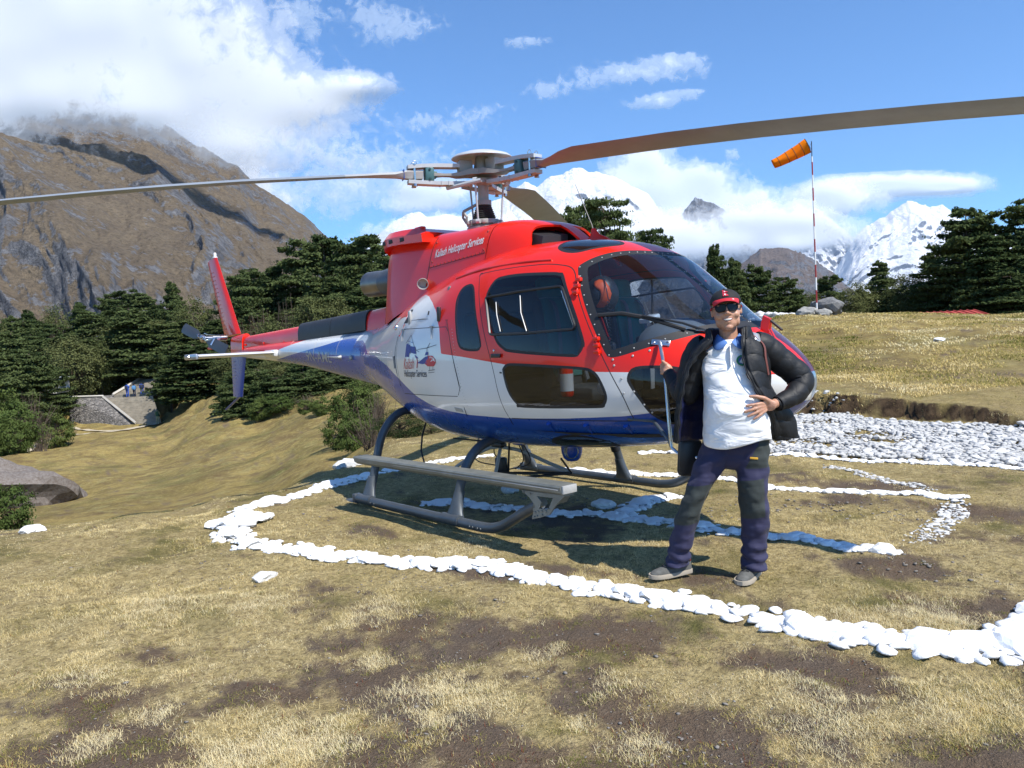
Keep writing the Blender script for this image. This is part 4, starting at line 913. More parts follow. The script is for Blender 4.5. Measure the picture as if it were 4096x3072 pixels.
for i, (_, x, y, s) in enumerate(items):
    M = TRS(x, y, float(zz_[i]) + s * .25 + g.uniform(0, .03), s * 1.3, s, s * 1.0, g)
    if i < 300:
        o = bpy.data.objects.new('stone', g.choice(PEBM)); COL.objects.link(o); o.parent = bed; o.matrix_local = Matrix.Translation(-bed.location) @ M
    else: rest.append((g.choice(PEBM), M))
o = join_instances('loose_gravel', rest, bed, [GREYST], kind='stuff'); o.matrix_local = Matrix.Translation(-bed.location)
# scattered pebbles
g = random.Random(12); pe = []; GP = np.random.default_rng(13)
for k in range(2600):
    u = g.uniform(-40, 1070); t = 2.6 * (13 / 2.6)**g.random(); x, y = at(u, t)
    if float(bare(np.array([x]), np.array([y]))[0]) + .15 * g.random() > .35 or g.random() < .12:
        s = g.uniform(.0025, .007) * (2.0 if g.random() < .04 else 1); pe.append((g.choice(PEBM), TRS(x, y, gz(x, y) + s * .3, s * 1.3, s, s * .8, g)))
for cx, cy, n, sp in ((1.55, -2.15, 40, .25), (.4, -2.9, 50, .25), (4.1, -2.6, 60, .22), (2.4, 1.2, 60, .3), (3.1, 1.5, 60, .35), (1.9, .6, 50, .3), (.1, .15, 40, .2), (1.1, .25, 40, .15), (3.9, .1, 40, .3), (-.2, -1.8, 30, .3)):
    for k in range(n):
        x, y = cx + g.gauss(0, sp), cy + g.gauss(0, sp * .5); s = g.uniform(.004, .016) * (.6 if y < -1.7 else 1); pe.append((g.choice(PEBM), TRS(x, y, gz(x, y) + s * .3, s * 1.3, s, s * .8, g)))
join_instances('pebbles', pe, None, [stone_mat('soil_pebble', (.16, .14, .12), (.38, .35, .31))], label='small pebbles scattered over the turf and bare soil', cat='pebbles', kind='stuff')
for (x, y, s, lab) in ((-2.755, -3.518, .09, 'whitish flat rock lying alone at the left edge of the near meadow'), (-3.885, .534, .20, 'pale boulder beside the ring of white stones behind the rear skid'), (-4.35, .95, .13, 'pointed pale rock standing behind the rear skid'), (-3.55, .25, .12, 'small pale rock at the near end of the rocks behind the rear skid'),
                    (.74, -2.70, .075, 'small grey stone on the turf in front of the stone ring'), (-2.04, 16.2, .12, 'lone white rock on the grassy slope at the right'), (4.42, -2.93, .045, 'small white stone near the lower right corner of the meadow'), (-.1, .22, .09, 'grey stone lying in the helicopter shadow left of the cargo hook'), (1.14, .25, .09, 'grey stone lying in the helicopter shadow beside the letter H')):
    me_ = rock_mesh('rock', int(abs(x * 100)) + 7, 3, .6, .35, WASH if 'lone' in lab else GREYST); o = bpy.data.objects.new('rock', me_); COL.objects.link(o); o.location = (x, y, gz(x, y) + s * .22); o.scale = (s * 1.4, s, s); o.rotation_euler = (0, 0, x * 3)
    tag(o, lab, 'rock', 'loose rocks on the meadow')
# boulders
x, y = at(-12, 36); me_ = rock_mesh('boulder', 77, 4, .5, .35, stone_mat('mossy_boulder', (.085, .06, .045), (.24, .22, .20))); o = bpy.data.objects.new('boulder', me_); COL.objects.link(o); o.location = (x, y, gz(x, y) + .55); o.scale = (4.2, 3.0, 5.4); o.rotation_euler = (.1, .25, .6)
tag(o, 'large dark rock outcrop at the left edge of the valley meadow', 'boulder')
xp, yp = at(819.6, 29)
for dx, dy, s, sd_n, lab in ((.55, .35, .62, 5, 'big pale boulder at the foot of the windsock pole'), (-.35, .1, .35, 6, 'smaller boulder left of the windsock pole foot'), (.1, -.3, .25, 9, 'small stone in front of the windsock pole foot')):
    me_ = rock_mesh('boulder', sd_n, 3, .75, .4, ROCKM); o = bpy.data.objects.new('boulder', me_); COL.objects.link(o); q = Vector((xp, yp, 0)) + RH * dx + DH * dy; o.location = (q.x, q.y, gz(q.x, q.y) + s * .3); o.scale = (s * 1.25, s, s); tag(o, lab, 'boulder')
# windsock
ws = empty('windsock', (xp, yp, gz(xp, yp))); tag(ws, 'orange windsock on a tall red and white banded pole on the mound', 'windsock')
zb = gz(xp, yp); ztop = CAM.z + .2358 * 29 - zb
PR = surf_mat('red_band', (.32, .03, .03), .5); PW = surf_mat('white_band', (.78, .78, .78), .5)
h = 0; i = 0
while h < ztop - .55:
    h2 = min(h + .47, ztop - .55); mb = MB(); r = .030 - .006 * h / ztop; mb.tube([(0, 0, h - (.2 if i == 0 else 0)), (0, 0, h2)], r, 10); mb.build('pole_band', [PW if i % 2 == 0 else PR], ws); h = h2; i += 1
mb = MB(); mb.tube([(0, 0, ztop - .56), (0, 0, ztop)], .016, 8); mb.tube([(0, 0, ztop - .05), tuple(RH * -.10 + Vector((0, 0, ztop - .22)))], .005, 5); mb.build('swivel', [BLACKM], ws)
ORF = None
m, nt, out = new_mat('orange_sock_cloth'); a = nt.node('ShaderNodeBsdfDiffuse'); b = nt.node('ShaderNodeBsdfTranslucent'); mx = nt.node('ShaderNodeMixShader'); mx.inputs[0].default_value = .35
tc = nt.node('ShaderNodeTexCoord').outputs['Object']; c = nt.mix(nt.noise(tc, 3, 4, .6), (.95, .22, .01), (1.0, .33, .02)); nt.link(c, a.inputs[0]); nt.link(c, b.inputs[0]); nt.link(a.outputs[0], mx.inputs[1]); nt.link(b.outputs[0], mx.inputs[2]); nt.link(mx.outputs[0], out.inputs[0]); ORF = m
YEL = surf_mat('yellow_sock_lining', (.80, .55, .03), .7)
c0 = RH * (-.16) + Vector((0, 0, CAM.z + .2307 * 29 - zb)); c1 = RH * ((784.3 - 819.6) * .0373) + Vector((0, 0, CAM.z + .2124 * 29 - zb)) + DH * .35
ax = (c1 - c0); Ls = ax.length; ax.normalize(); up = Vector((0, 0, 1)); e1 = ax.cross(up).normalized(); e2 = e1.cross(ax)
g = np.random.default_rng(2)
R_ = []
for i in range(25):
    f = i / 24; r = .285 - .115 * f; cen_ = c0 + ax * (Ls * f) + up * (-.05 * math.sin(f * PI)); row = []
    for k in range(24):
        q = 2 * PI * k / 24; rr = r * (1 + .05 * math.sin(3 * q + f * 5) + .03 * math.sin(7 * q - f * 9)); row.append(cen_ + e1 * (rr * math.cos(q)) + e2 * (rr * math.sin(q) * .95))
    R_.append(row)
mb = MB(); mb.grid(R_, closed_u=True); o = mb.build('sock', [ORF], ws); md = o.modifiers.new('t', 'SOLIDIFY'); md.thickness = .004
mb = MB(); mb.grid([[p + (c0 + ax * .0 - p) * .02 for p in r] for r in R_[:5]], closed_u=True); o = mb.build('sock_mouth_lining', [YEL], ws)
DK = surf_mat('dark_sock_band', (.10, .03, .015), .7)
for i in (4, 9, 14, 20):
    mb = MB(); mb.tube([p for p in R_[i]], (.012, .004), 6, closed=True); mb.build('sock_hoop', [DK], ws)
mb = MB(); mb.tube([p for p in R_[0]], .010, 6, closed=True)
for k in (0, 6, 12, 18): mb.tube([R_[0][k], Vector((0, 0, ztop - .3))], .004, 4)
mb.build('mouth_hoop', [BLACKM], ws)
# ---- stone steps with retaining wall
STN = surf_mat('stair_stone', (.36, .32, .25), .9, vary=.35, vscale=1.5, bump=.02, bscale=6); COP = surf_mat('pale_coping', (.55, .52, .46), .8, vary=.2, vscale=1)
m, nt, out = new_mat('dry_stone_walling'); b = nt.node('ShaderNodeBsdfPrincipled'); b.inputs['Roughness'].default_value = .9
pos = nt.node('ShaderNodeNewGeometry').outputs['Position']; mp = nt.node('ShaderNodeMapping'); mp.inputs['Scale'].default_value = (2.6, 2.6, 6.5); nt.link(pos, mp.inputs[0])
vo = nt.node('ShaderNodeTexVoronoi'); vo.inputs['Scale'].default_value = 1.0; nt.link(mp.outputs[0], vo.inputs['Vector']); ve = nt.node('ShaderNodeTexVoronoi', feature='DISTANCE_TO_EDGE'); ve.inputs['Scale'].default_value = 1.0; nt.link(mp.outputs[0], ve.inputs['Vector'])
sx_ = nt.node('ShaderNodeSeparateXYZ'); nt.link(vo.outputs['Color'], sx_.inputs[0]); c = nt.mix(sx_.outputs[0], (.10, .095, .09), (.27, .25, .23)); c = nt.mix(nt.ramp(ve.outputs[0], [(.0, 1), (.10, 0)]), c, (.03, .028, .025)); nt.link(c, b.inputs['Base Color'])
bp = nt.node('ShaderNodeBump'); bp.inputs['Distance'].default_value = .15; nt.link(ve.outputs[0], bp.inputs['Height']); nt.link(bp.outputs[0], b.inputs['Normal']); nt.link(b.outputs[0], out.inputs[0]); WALLM = m
def slabbox(mb, a, b_, back, z0, z1):
    """upright box between two plan points a-b, thickness vector back"""
    vs = [Vector((p.x, p.y, z)) for z in (z0, z1) for p in (a, b_, b_ + back, a + back)]
    mb.add(vs, [(3, 2, 1, 0), (4, 5, 6, 7), (0, 1, 5, 4), (1, 2, 6, 5), (2, 3, 7, 6), (3, 0, 4, 7)])
stairs = empty('stone_stairs', (*at(140, 95), 0)); tag(stairs, 'broad grey stone staircase climbing the wooded slope at the left', 'staircase')
def wp(u, s, t): p = world_pt(u, s, t); return p
def flight(n, lb, lt, rb, rt, root):
    for i in range(n):
        f0 = i / n; f1 = (i + 1) / n; a = lb.lerp(lt, f0); b_ = rb.lerp(rt, f0); a2 = lb.lerp(lt, f1); mb = MB(); bk = (lb.lerp(lt, min(1, f1 + .6 / n)) - a); bk.z = 0
        slabbox(mb, a, b_, bk, a.z - .25, a.z + (lt.z - lb.z) / n); o = mb.build('step', [STN], None, smooth=False, recalc=True); o.parent = root; o.matrix_parent_inverse = Matrix.Translation(-root.location)
flight(17, wp(133.4, -.0785, 93), wp(103.0, -.0425, 98), wp(159, -.0795, 92.4), wp(152, -.0435, 97.5), stairs)
flight(22, wp(113.5, -.0405, 99), wp(165.3, -.0060, 113), wp(153, -.0425, 98.4), wp(176, -.0060, 112.5), stairs)
mb = MB(); mb.tube([wp(102.0, -.0400, 97.8), wp(133.2, -.0765, 92.8)], (.20, .14), 4); mb.tube([wp(112.5, -.0385, 98.8), wp(165.0, -.0040, 112.9)], (.20, .14), 4)
o = mb.build('balustrade', [COP], stairs, smooth=False); o.matrix_parent_inverse = Matrix.Translation(-stairs.location)
rw = MB(); A_1 = wp(68.5, -.0395, 97.8); A_2 = wp(102.6, -.0405, 97.8); A_3 = wp(133.0, -.0785, 92.9); A_4 = wp(66.5, -.0640, 96.0)
A_4.z -= 1.6; A_3.z -= .3; bk = DH * 2.5 + RH * 1.0
vs = [A_1, A_2, A_3, A_4, A_1 + bk, A_2 + bk, A_3 + bk, A_4 + bk]; rw.add(vs, [(0, 3, 2, 1), (4, 5, 6, 7), (0, 1, 5, 4), (1, 2, 6, 5), (2, 3, 7, 6), (3, 0, 4, 7)])
o = rw.build('retaining_wall', [WALLM], None, smooth=False, label='rough grey stone retaining wall left of the staircase', cat='wall')
mb = MB(); mb.tube([wp(67.5, -.0385, 97.7), wp(103, -.0395, 97.7)], (.12, .10), 4); c_ = mb.build('wall_coping', [COP], o)
# path in the valley
pp = [(14, 62), (22, 70), (45, 77), (75, 83), (105, 87), (136, 90), (150, 91.5), (162, 91.5)]
def ribbon(name, pts, wd, mat, lift=.03, **kw):
    P = catmull([Vector((*at(u, t), 0)) for u, t in pts], 12); rows = []
    for i, p in enumerate(P):
        d = (P[min(i + 1, len(P) - 1)] - P[max(i - 1, 0)]).normalized(); s = Vector((-d.y, d.x, 0)); wv = wd * (.8 + .4 * float(vnoise(np.array([i * .3]), np.array([2.]))[0]))
        rows.append([Vector((q.x, q.y, gz(q.x, q.y) + lift)) for q in (p + s * (wv * k) for k in (-1, -.33, .33, 1))])
    mb = MB(); mb.grid(rows); return mb.build(name, [mat], None, recalc=False, **kw)
PATHM = surf_mat('pale_path_dust', (.50, .43, .31), .95, vary=.3, vscale=.6, bump=.02, bscale=4)
ribbon('path', pp, .45, PATHM, .10, kind='structure'); ribbon('path', [(68, 93), (78, 90.5), (100, 88), (118, 88.5)], .35, PATHM, .10, kind='structure')
# ---- buildings glimpsed between the trees
RROOF = surf_mat('red_sheet_roof', (.42, .06, .04), .6, vary=.2, vscale=1); LWALL = surf_mat('white_plaster', (.62, .60, .56), .9); DWIN = surf_mat('dark_pane', (.03, .05, .07), .2); BWIN = surf_mat('blue_frame', (.05, .28, .55), .5)
def house(u, t, zbase, wdt, hgt, dep, roofh, label, roof=RROOF, wall=LWALL, frame=BWIN, nwin=3, name='lodge'):
    x, y = at(u, t); root = empty(name, (x, y, zbase), (0, 0, math.atan2(RH.y, RH.x))); tag(root, label, 'house')
    mb = MB(); mb.box((0, dep / 2, hgt / 2), (wdt, dep, hgt)); mb.build('wall', [wall], root, smooth=False)
    mb = MB(); ov = .35; ridge = (0, dep / 2, hgt + roofh)
    vs = [(-wdt / 2 - ov, -ov, hgt), (wdt / 2 + ov, -ov, hgt), (wdt / 2 + ov, dep / 2, hgt + roofh), (-wdt / 2 - ov, dep / 2, hgt + roofh), (-wdt / 2 - ov, dep + ov, hgt), (wdt / 2 + ov, dep + ov, hgt)]
    mb.add(vs + [(a, b, c + .06) for a, b, c in vs], [(0, 1, 2, 3), (3, 2, 5, 4), (6, 9, 8, 7), (9, 10, 11, 8), (0, 6, 7, 1), (1, 7, 8, 2), (2, 8, 11, 5), (5, 11, 10, 4), (4, 10, 9, 3), (3, 9, 6, 0)])
    n = int(wdt / .25)
    for k in range(n + 1):
        xx = -wdt / 2 - ov + (wdt + 2 * ov) * k / n; mb.tube([(xx, -ov, hgt + .08), (xx, dep / 2, hgt + roofh + .08)], .035, 5)
    mb.build('roof', [roof], root, smooth=False)
    for k in range(nwin):
        xx = (k - (nwin - 1) / 2) * wdt / nwin; mb = MB(); mb.box((xx, -.03, hgt * .55), (wdt / nwin * .6, .08, hgt * .4)); f = mb.build('window', [frame], root, smooth=False)
        mb = MB(); mb.box((xx, -.08, hgt * .55), (wdt / nwin * .5, .03, hgt * .33)); mb.build('pane', [DWIN], f, smooth=False)
house(236, 116, 2.6, 7.5, 2.2, 5, 1.5, 'lodge with a red roof half hidden by trees behind the tail fin')
house(322, 103, 8.3, 2.6, 1.5, 3, .7, 'small house with bright blue windows glimpsed between pines above the tail boom', roof=surf_mat('blue_roof', (.08, .2, .4), .6), nwin=2)
house(45, 93, -1.6, 2.6, 1.7, 3, .3, 'small white walled building behind the trees left of the retaining wall', roof=LWALL, nwin=1)
x_, y_ = at(960, 37); house(960, 37, 1.75 - 2.35, 2.6, 2.05, 3.0, .42, 'low shed with a corrugated red roof behind the grassy mound at the right', wall=surf_mat('red_planks', (.30, .05, .04), .8), name='shed', nwin=1)
# dry stone wall beyond the mound
drw = empty('dry_stone_wall', (*at(785, 33), 0)); tag(drw, 'rough dry stone wall crossing behind the helicopter nose', 'wall'); it = []; g = random.Random(31)
for k in range(420):
    f = g.random(); u = 752 + 66 * f; t = 34 - 1.5 * f; x, y = at(u, t + g.uniform(-.25, .25)); zt = CAM.z + (.022 - .006 * f) * t; zb_ = gz(x, y) - .1; s = g.uniform(.10, .22); it.append((g.choice(PEBM), TRS(x, y, g.uniform(min(zb_, zt - .5), zt), s * 1.4, s, s, g)))
for i, (m_, M) in enumerate(it[:60]):
    o = bpy.data.objects.new('stone', m_); COL.objects.link(o); o.parent = drw; o.matrix_local = Matrix.Translation(-drw.location) @ M
o = join_instances('walling_stones', it[60:], drw, [GREYST], kind='stuff'); o.matrix_local = Matrix.Translation(-drw.location)

# ---- far walkers: one skinned body each, backpack as a part
def skin_body(name, pts, edges, rad, mat, parent, sub=1, root=0):
    me = bpy.data.meshes.new(name); me.from_pydata(pts, edges, []); me.update(); me.materials.append(mat)
    o = bpy.data.objects.new(name, me); COL.objects.link(o); o.parent = parent
    md = o.modifiers.new('skin', 'SKIN'); me.skin_vertices[0].data
    for i, r in enumerate(rad): me.skin_vertices[0].data[i].radius = (r, r) if not isinstance(r, tuple) else r
    me.skin_vertices[0].data[root].use_root = True
    if sub: s = o.modifiers.new('sub', 'SUBSURF'); s.levels = sub; s.render_levels = sub
    return o
SKINM = surf_mat('skin', (.36, .20, .13), .55)
def walker(u, s, t, h, top, legs, label, face=0, pack=None, arm=0):
    x, y = at(u, t); z = CAM.z + s * t; root = empty('person', (x, y, z), (0, 0, math.atan2(RH.y, RH.x) + face)); tag(root, label, 'person', 'walkers on the steps and path')
    S = h / 1.75
    P = [(0, 0, .95), (0, 0, 1.2), (0, 0, 1.42), (0, 0, 1.52), (0, -.02, 1.62), (.1, 0, .9), (.12, -.03, .5), (.13, .03, .06), (-.1, 0, .9), (-.12, .08, .5), (-.13, .0, .06), (.2, 0, 1.40), (.27, .0, 1.15), (.24, -.15, .98 + .5 * arm), (-.2, 0, 1.40), (-.27, .02, 1.15), (-.22, -.12, .98 + .5 * arm)]
    o = skin_body('body', [(a * S, b * S, c * S) for a, b, c in P], [(0, 1), (1, 2), (2, 3), (3, 4), (0, 5), (5, 6), (6, 7), (0, 8), (8, 9), (9, 10), (2, 11), (11, 12), (12, 13), (2, 14), (14, 15), (15, 16)],
        [.15 * S, .16 * S, .15 * S, .06 * S, .11 * S, .10 * S, .07 * S, .06 * S, .10 * S, .07 * S, .06 * S, .075 * S, .055 * S, .045 * S, .075 * S, .055 * S, .045 * S], legs, root)
    mb = MB(); R_ = []
    for zz, r in ((.92, .19), (1.1, .20), (1.3, .21), (1.43, .19), (1.47, .1)): R_.append([Vector((r * 1.15 * S * math.cos(q), r * .75 * S * math.sin(q), zz * S)) for q in np.linspace(0, 2 * PI, 12, endpoint=False)])
    mb.grid(R_, closed_u=True, caps=True); mb.build('jacket', [top], root)
    mb = MB(); mb.lathe([(.0, -.1), (.09, -.06), (.10, .02), (.08, .09), (0, .12)], (0, -.02 * S, 1.64 * S), (0, 0, 1), 10, caps=False); mb.build('head_hair', [surf_mat('dark_hair', (.02, .018, .015), .6)], root)
    if pack: mb = MB(); mb.box((0, -.22 * S, 1.22 * S), (.30 * S, .2 * S, .45 * S), bevel=.05); mb.build('backpack', [pack], root)
cb = surf_mat('blue_jacket_cloth', (.03, .10, .45), .7); cn = surf_mat('navy_cloth', (.02, .03, .07), .7); cg = surf_mat('green_jacket_cloth', (.02, .09, .05), .7); ck = surf_mat('khaki_trousers', (.30, .32, .18), .8); cy = surf_mat('lime_vest', (.45, .65, .05), .6); cw = surf_mat('white_shirt', (.7, .7, .7), .7); cr = surf_mat('red_cap', (.5, .03, .03), .6); cl = surf_mat('light_blue_cloth', (.10, .28, .55), .7)
walker(127.3, -.0430, 98.5, 1.8, cb, cb, 'distant person in blue with raised arms, leftmost of the three on the stair landing', 0, cn, .8)
walker(134.2, -.0432, 98.5, 1.75, cl, cn, 'distant person with light blue pack, middle of the three on the stair landing', 0, cl)
walker(141.9, -.0420, 98.8, 1.75, cn, cb, 'distant person in dark jacket, rightmost of the three on the stair landing', .3, cn)
walker(155.6, -.0800, 91.2, 1.85, cg, ck, 'distant person in green jacket at the foot of the stone stairs', PI)
walker(157.6, -.0185, 108, 1.7, cy, cn, 'distant person in lime vest near the top of the stairs', 0, cn)
walker(160.8, -.0170, 109, 1.6, cn, cn, 'distant person in dark clothes beside the lime vest on the stairs', 0)
walker(2.0, -.0960, 66, 1.7, cw, cn, 'distant person in white shirt at the far left edge beside the bushes', 0, cn)
walker(6.5, -.0955, 67, 1.7, cn, cn, 'distant person in dark jacket at the far left edge beside the white shirt', 0)
# ================================================================ the helicopter (origin on the ground under the mast, +x ahead, +y to its left)
heli = empty('helicopter', (0, 0, 0))
tag(heli, 'red white and blue helicopter standing on skids on the mountain meadow with its rotor stopped', 'helicopter')

HS = np.array([  # x, half width, bottom, top, height of widest point, upper exponent, lower exponent
 (3.262, .02, 1.10, 1.14, 1.12, 2.0, 2.0), (3.245, .12, 1.02, 1.20, 1.12, 2.0, 2.0), (3.20, .215, .965, 1.265, 1.12, 2.0, 2.0),
 (3.115, .325, .90, 1.35, 1.11, 2.05, 2.05), (3.0, .445, .845, 1.435, 1.11, 2.1, 2.1), (2.85, .565, .79, 1.53, 1.11, 2.2, 2.2),
 (2.6, .705, .73, 1.705, 1.12, 2.3, 2.3), (2.4, .785, .69, 1.87, 1.13, 2.4, 2.35), (2.25, .835, .67, 1.985, 1.14, 2.5, 2.4),
 (2.05, .88, .645, 2.125, 1.15, 2.65, 2.4), (1.8, .912, .62, 2.23, 1.16, 2.8, 2.4), (1.45, .93, .595, 2.285, 1.17, 2.9, 2.45),
 (1.0, .935, .575, 2.305, 1.18, 3.0, 2.45),
 (.5, .93, .57, 2.265, 1.19, 2.9, 2.4), (0, .88, .58, 2.18, 1.21, 2.7, 2.3),
 (-.5, .78, .64, 2.07, 1.25, 2.5, 2.2), (-1.0, .635, .77, 1.93, 1.31, 2.3, 2.1), (-1.5, .475, .93, 1.81, 1.38, 2.15, 2.05),
 (-1.9, .36, 1.055, 1.745, 1.405, 2.0, 2.0), (-2.15, .325, 1.09, 1.735, 1.41, 2.0, 2.0)])[::-1]
HF = [pchip(HS[:, 0], HS[:, k]) for k in range(1, 7)]

def hull_section(x, nt=200):
    hw, zb, zt, zw, nu, nl = [float(f(x)) for f in HF]
    th = np.linspace(0, 2 * PI, nt, endpoint=False)
    c, s = np.cos(th), np.sin(th)
    n = np.where(s >= 0, nu, nl)
    k = (np.abs(c)**n + np.abs(s)**n)**(-1 / n)          # polar superellipse: even spacing
    y = hw * c * k
    z = zw + np.where(s >= 0, zt - zw, zw - zb) * s * k
    return np.stack([np.full(nt, x), y, z], 1)

def hull_grid():
    xs = [-2.15]
    while xs[-1] < 2.95: xs.append(xs[-1] + 0.028)
    t = np.linspace(0, 1, 22)[1:]
    x0 = xs[-1]
    xs += list(x0 + (3.262 - x0) * np.sin(t * PI / 2))
    rows = [hull_section(x) for x in xs]
    V = np.concatenate(rows); nt = 200; F = []
    for i in range(len(xs) - 1):
        for k in range(nt):
            l = (k + 1) % nt
            F.append((i * nt + k, i * nt + l, (i + 1) * nt + l, (i + 1) * nt + k))
    F.append(tuple((len(xs) - 1) * nt + k for k in range(nt)))
    return V, F
# ---- the cabin shell, cut along doors, windows and paint lines
def P2(co): return co[:, 0], co[:, 2]
DOOR = round_poly([(0.815, 2.06), (1.21, 2.072), (1.62, 2.058), (1.858, 2.005), (1.956, 1.813), (2.196, 1.39), (2.368, 1.054), (2.385, .905),
        (1.24, .895), (1.142, 1.306), (1.057, 1.534), (.963, 1.786), (.869, 1.985)], [.05, .2, .2, .09, .1, .2, .1, .02, .02, .2, .2, .2, .05])
BIGWIN = [(1.022, 1.831), (1.02, 1.901), (1.059, 1.977), (1.116, 2.006), (1.325, 2.012), (1.652, 1.99), (1.749, 1.975), (1.801, 1.944), (1.97, 1.688),
          (2.068, 1.482), (2.068, 1.422), (2.03, 1.371), (1.968, 1.357), (1.383, 1.405), (1.268, 1.437), (1.18, 1.509), (1.07, 1.729)]
SMALLWIN = [(.623, 1.758), (.601, 1.864), (.625, 1.955), (.70, 1.985), (.785, 1.975), (.858, 1.894), (.954, 1.657), (1.01, 1.486), (.99, 1.44), (.93, 1.428),
            (.78, 1.44), (.70, 1.485), (.65, 1.65)]
LOWWIN = [(1.257, 1.26), (1.27, 1.30), (1.307, 1.32), (1.407, 1.326), (1.89, 1.299), (2.082, 1.282), (2.141, 1.262), (2.187, 1.219), (2.238, 1.107),
          (2.234, 1.046), (2.203, 1.011), (2.152, .997), (1.469, .986), (1.381, 1.014), (1.304, 1.112)]
NOSEWIN = [(2.385, 1.20), (2.407, 1.256), (2.455, 1.279), (2.571, 1.281), (2.681, 1.269), (2.80, 1.23), (2.875, 1.15), (2.90, 1.05), (2.85, .97), (2.74, .90),
           (2.62, .87), (2.52, .935), (2.46, 1.05), (2.40, 1.15)]
WSPOLY = round_poly([(1.50, 2.65), (1.868, 2.022), (2.258, 1.345), (2.337, 1.356), (2.59, 1.432), (2.783, 1.492), (2.9, 1.505), (3.5, 1.505), (3.5, 2.65)],
                    [.02, .02, .05, .03, .1, .1, .1, .01, .01])
BELLYWIN = [(1.40, .64), (1.45, .70), (1.573, .745), (1.734, .775), (1.896, .769), (2.002, .735), (2.0, .69), (1.90, .655), (1.6, .62), (1.45, .615)]
BAGGAGE = [(-.47, 1.665), (.515, 1.645), (.56, 1.595), (.617, 1.396), (.70, 1.136), (.66, 1.06), (-.38, 1.06), (-.50, 1.40)]
REARPANEL = [(.515, 1.70), (.60, 1.45), (.70, 1.136), (.70, .90), (.66, .90), (.66, 1.14), (.56, 1.44), (.47, 1.70)]
def smooth2(p, n=4): return [(q.x, q.y) for q in catmull([(a, b, 0) for a, b in p], n, True)]
BIGWIN, SMALLWIN, LOWWIN, NOSEWIN, BELLYWIN = [smooth2(p) for p in (BIGWIN, SMALLWIN, LOWWIN, NOSEWIN, BELLYWIN)]
ROOFWIN = smooth2([(1.48, .20), (1.47, .40), (1.53, .54), (1.66, .59), (1.79, .56), (1.89, .42), (1.93, .26), (1.87, .16), (1.7, .13), (1.55, .14)])
def f_poly(poly):
    def f(co):
        return sdf_poly(co[:, 0], co[:, 2], poly)
    return f
def f_ws(co):
    top = (co[:, 0] - (2.065 - .42 * co[:, 1]**2))
    return np.maximum(sdf_poly(co[:, 0], co[:, 2], WSPOLY), -top * .9)
def f_roofwin(co):
    d = sdf_poly(co[:, 0], np.abs(co[:, 1]), ROOFWIN)
    return np.where(co[:, 2] > 1.9, d, 9.0)
def side_only(f):
    return lambda co: np.where(np.abs(co[:, 1]) > .12, f(co), 9.0)
# paint: red above this outline, blue below the other
REDLINE = [(-3, 3.2), (-3, 1.79), (-.62, 1.79), (-.46, 1.80), (-.395, 1.87), (-.34, 1.953), (-.186, 1.975), (0, 1.94), (.165, 1.875), (.306, 1.789), (.411, 1.634), (.448, 1.42),
           (.758, 1.387), (1.292, 1.318), (1.8, 1.262), (2.169, 1.25), (2.4, 1.241), (2.8, 1.215), (3.1, 1.19), (4, 1.17), (4, 3.2)]
BLUELINE = [(-3, -1), (-3, 1.60), (-1.95, 1.60), (-1.75, 1.53), (-1.6, 1.44), (-1.306, 1.43), (-.78, 1.315), (-.416, 1.19), (-.076, 1.045), (.12, .985), (.274, .952), (.464, .926), (.737, .903),
            (1.23, .895), (1.81, .912), (2.33, .94), (2.505, .962), (2.8, .99), (3.0, 1.0), (4, 1.0), (4, -1)]
f_red = f_poly(REDLINE); f_blue = f_poly(BLUELINE)

def cut(bm, fn, lv=0.0):
    bm.verts.index_update()
    co = np.array([v.co[:] for v in bm.verts])
    val = fn(co) - lv
    val = np.where(np.abs(val) < 1e-5, 1e-5, val)
    new = []
    for e in bm.edges[:]:
        a, b = e.verts; va, vb = val[a.index], val[b.index]
        if (va < 0) != (vb < 0) and abs(va) < 3 and abs(vb) < 3:
            t = min(max(va / (va - vb), .02), .98)
            new.append((e, a, t))
    fs = {}
    for e, a, t in new:
        _, v = bmesh.utils.edge_split(e, a, t)
        for f in v.link_faces: fs.setdefault(f, []).append(v)
    for f, vs in fs.items():
        if len(vs) == 2 and f.is_valid:
            try: bmesh.utils.face_split(f, vs[0], vs[1])
            except ValueError: pass
    bm.verts.index_update()

V, F = hull_grid()
bm = bmesh.new()
_vs = [bm.verts.new(v) for v in V]
for f in F: bm.faces.new([_vs[i] for i in f])
bmesh.ops.recalc_face_normals(bm, faces=bm.faces)
HULLBVH = BVHTree.FromBMesh(bm)
GAP = .0035
f_door = side_only(f_poly(DOOR)); f_bw = side_only(f_poly(BIGWIN)); f_sw = side_only(f_poly(SMALLWIN)); f_lw = side_only(f_poly(LOWWIN))
f_nw = side_only(f_poly(NOSEWIN)); f_belly = side_only(f_poly(BELLYWIN)); f_bag = side_only(f_poly(BAGGAGE))
f_mid = lambda co: np.abs(co[:, 1]) - .022
for fn, lv in ((f_red, 0), (f_blue, 0), (f_door, -GAP), (f_door, GAP), (f_bag, -.003), (f_bag, .003),
               (f_bw, 0), (f_bw, -.022), (f_sw, 0), (f_sw, -.02), (f_lw, 0), (f_lw, -.02), (f_nw, 0), (f_nw, -.02),
               (f_belly, 0), (f_belly, -.02), (f_ws, 0.006), (f_ws, -.05), (f_roofwin, 0), (f_roofwin, -.03)):
    cut(bm, fn, lv)
bm.faces.index_update()
cen = np.array([f.calc_center_median()[:] for f in bm.faces])
nr = np.array([f.normal[:] for f in bm.faces])
val = {k: f(cen) for k, f in dict(red=f_red, blue=f_blue, door=f_door, bag=f_bag, bw=f_bw, sw=f_sw, lw=f_lw, nw=f_nw, belly=f_belly, ws=f_ws, roof=f_roofwin).items()}
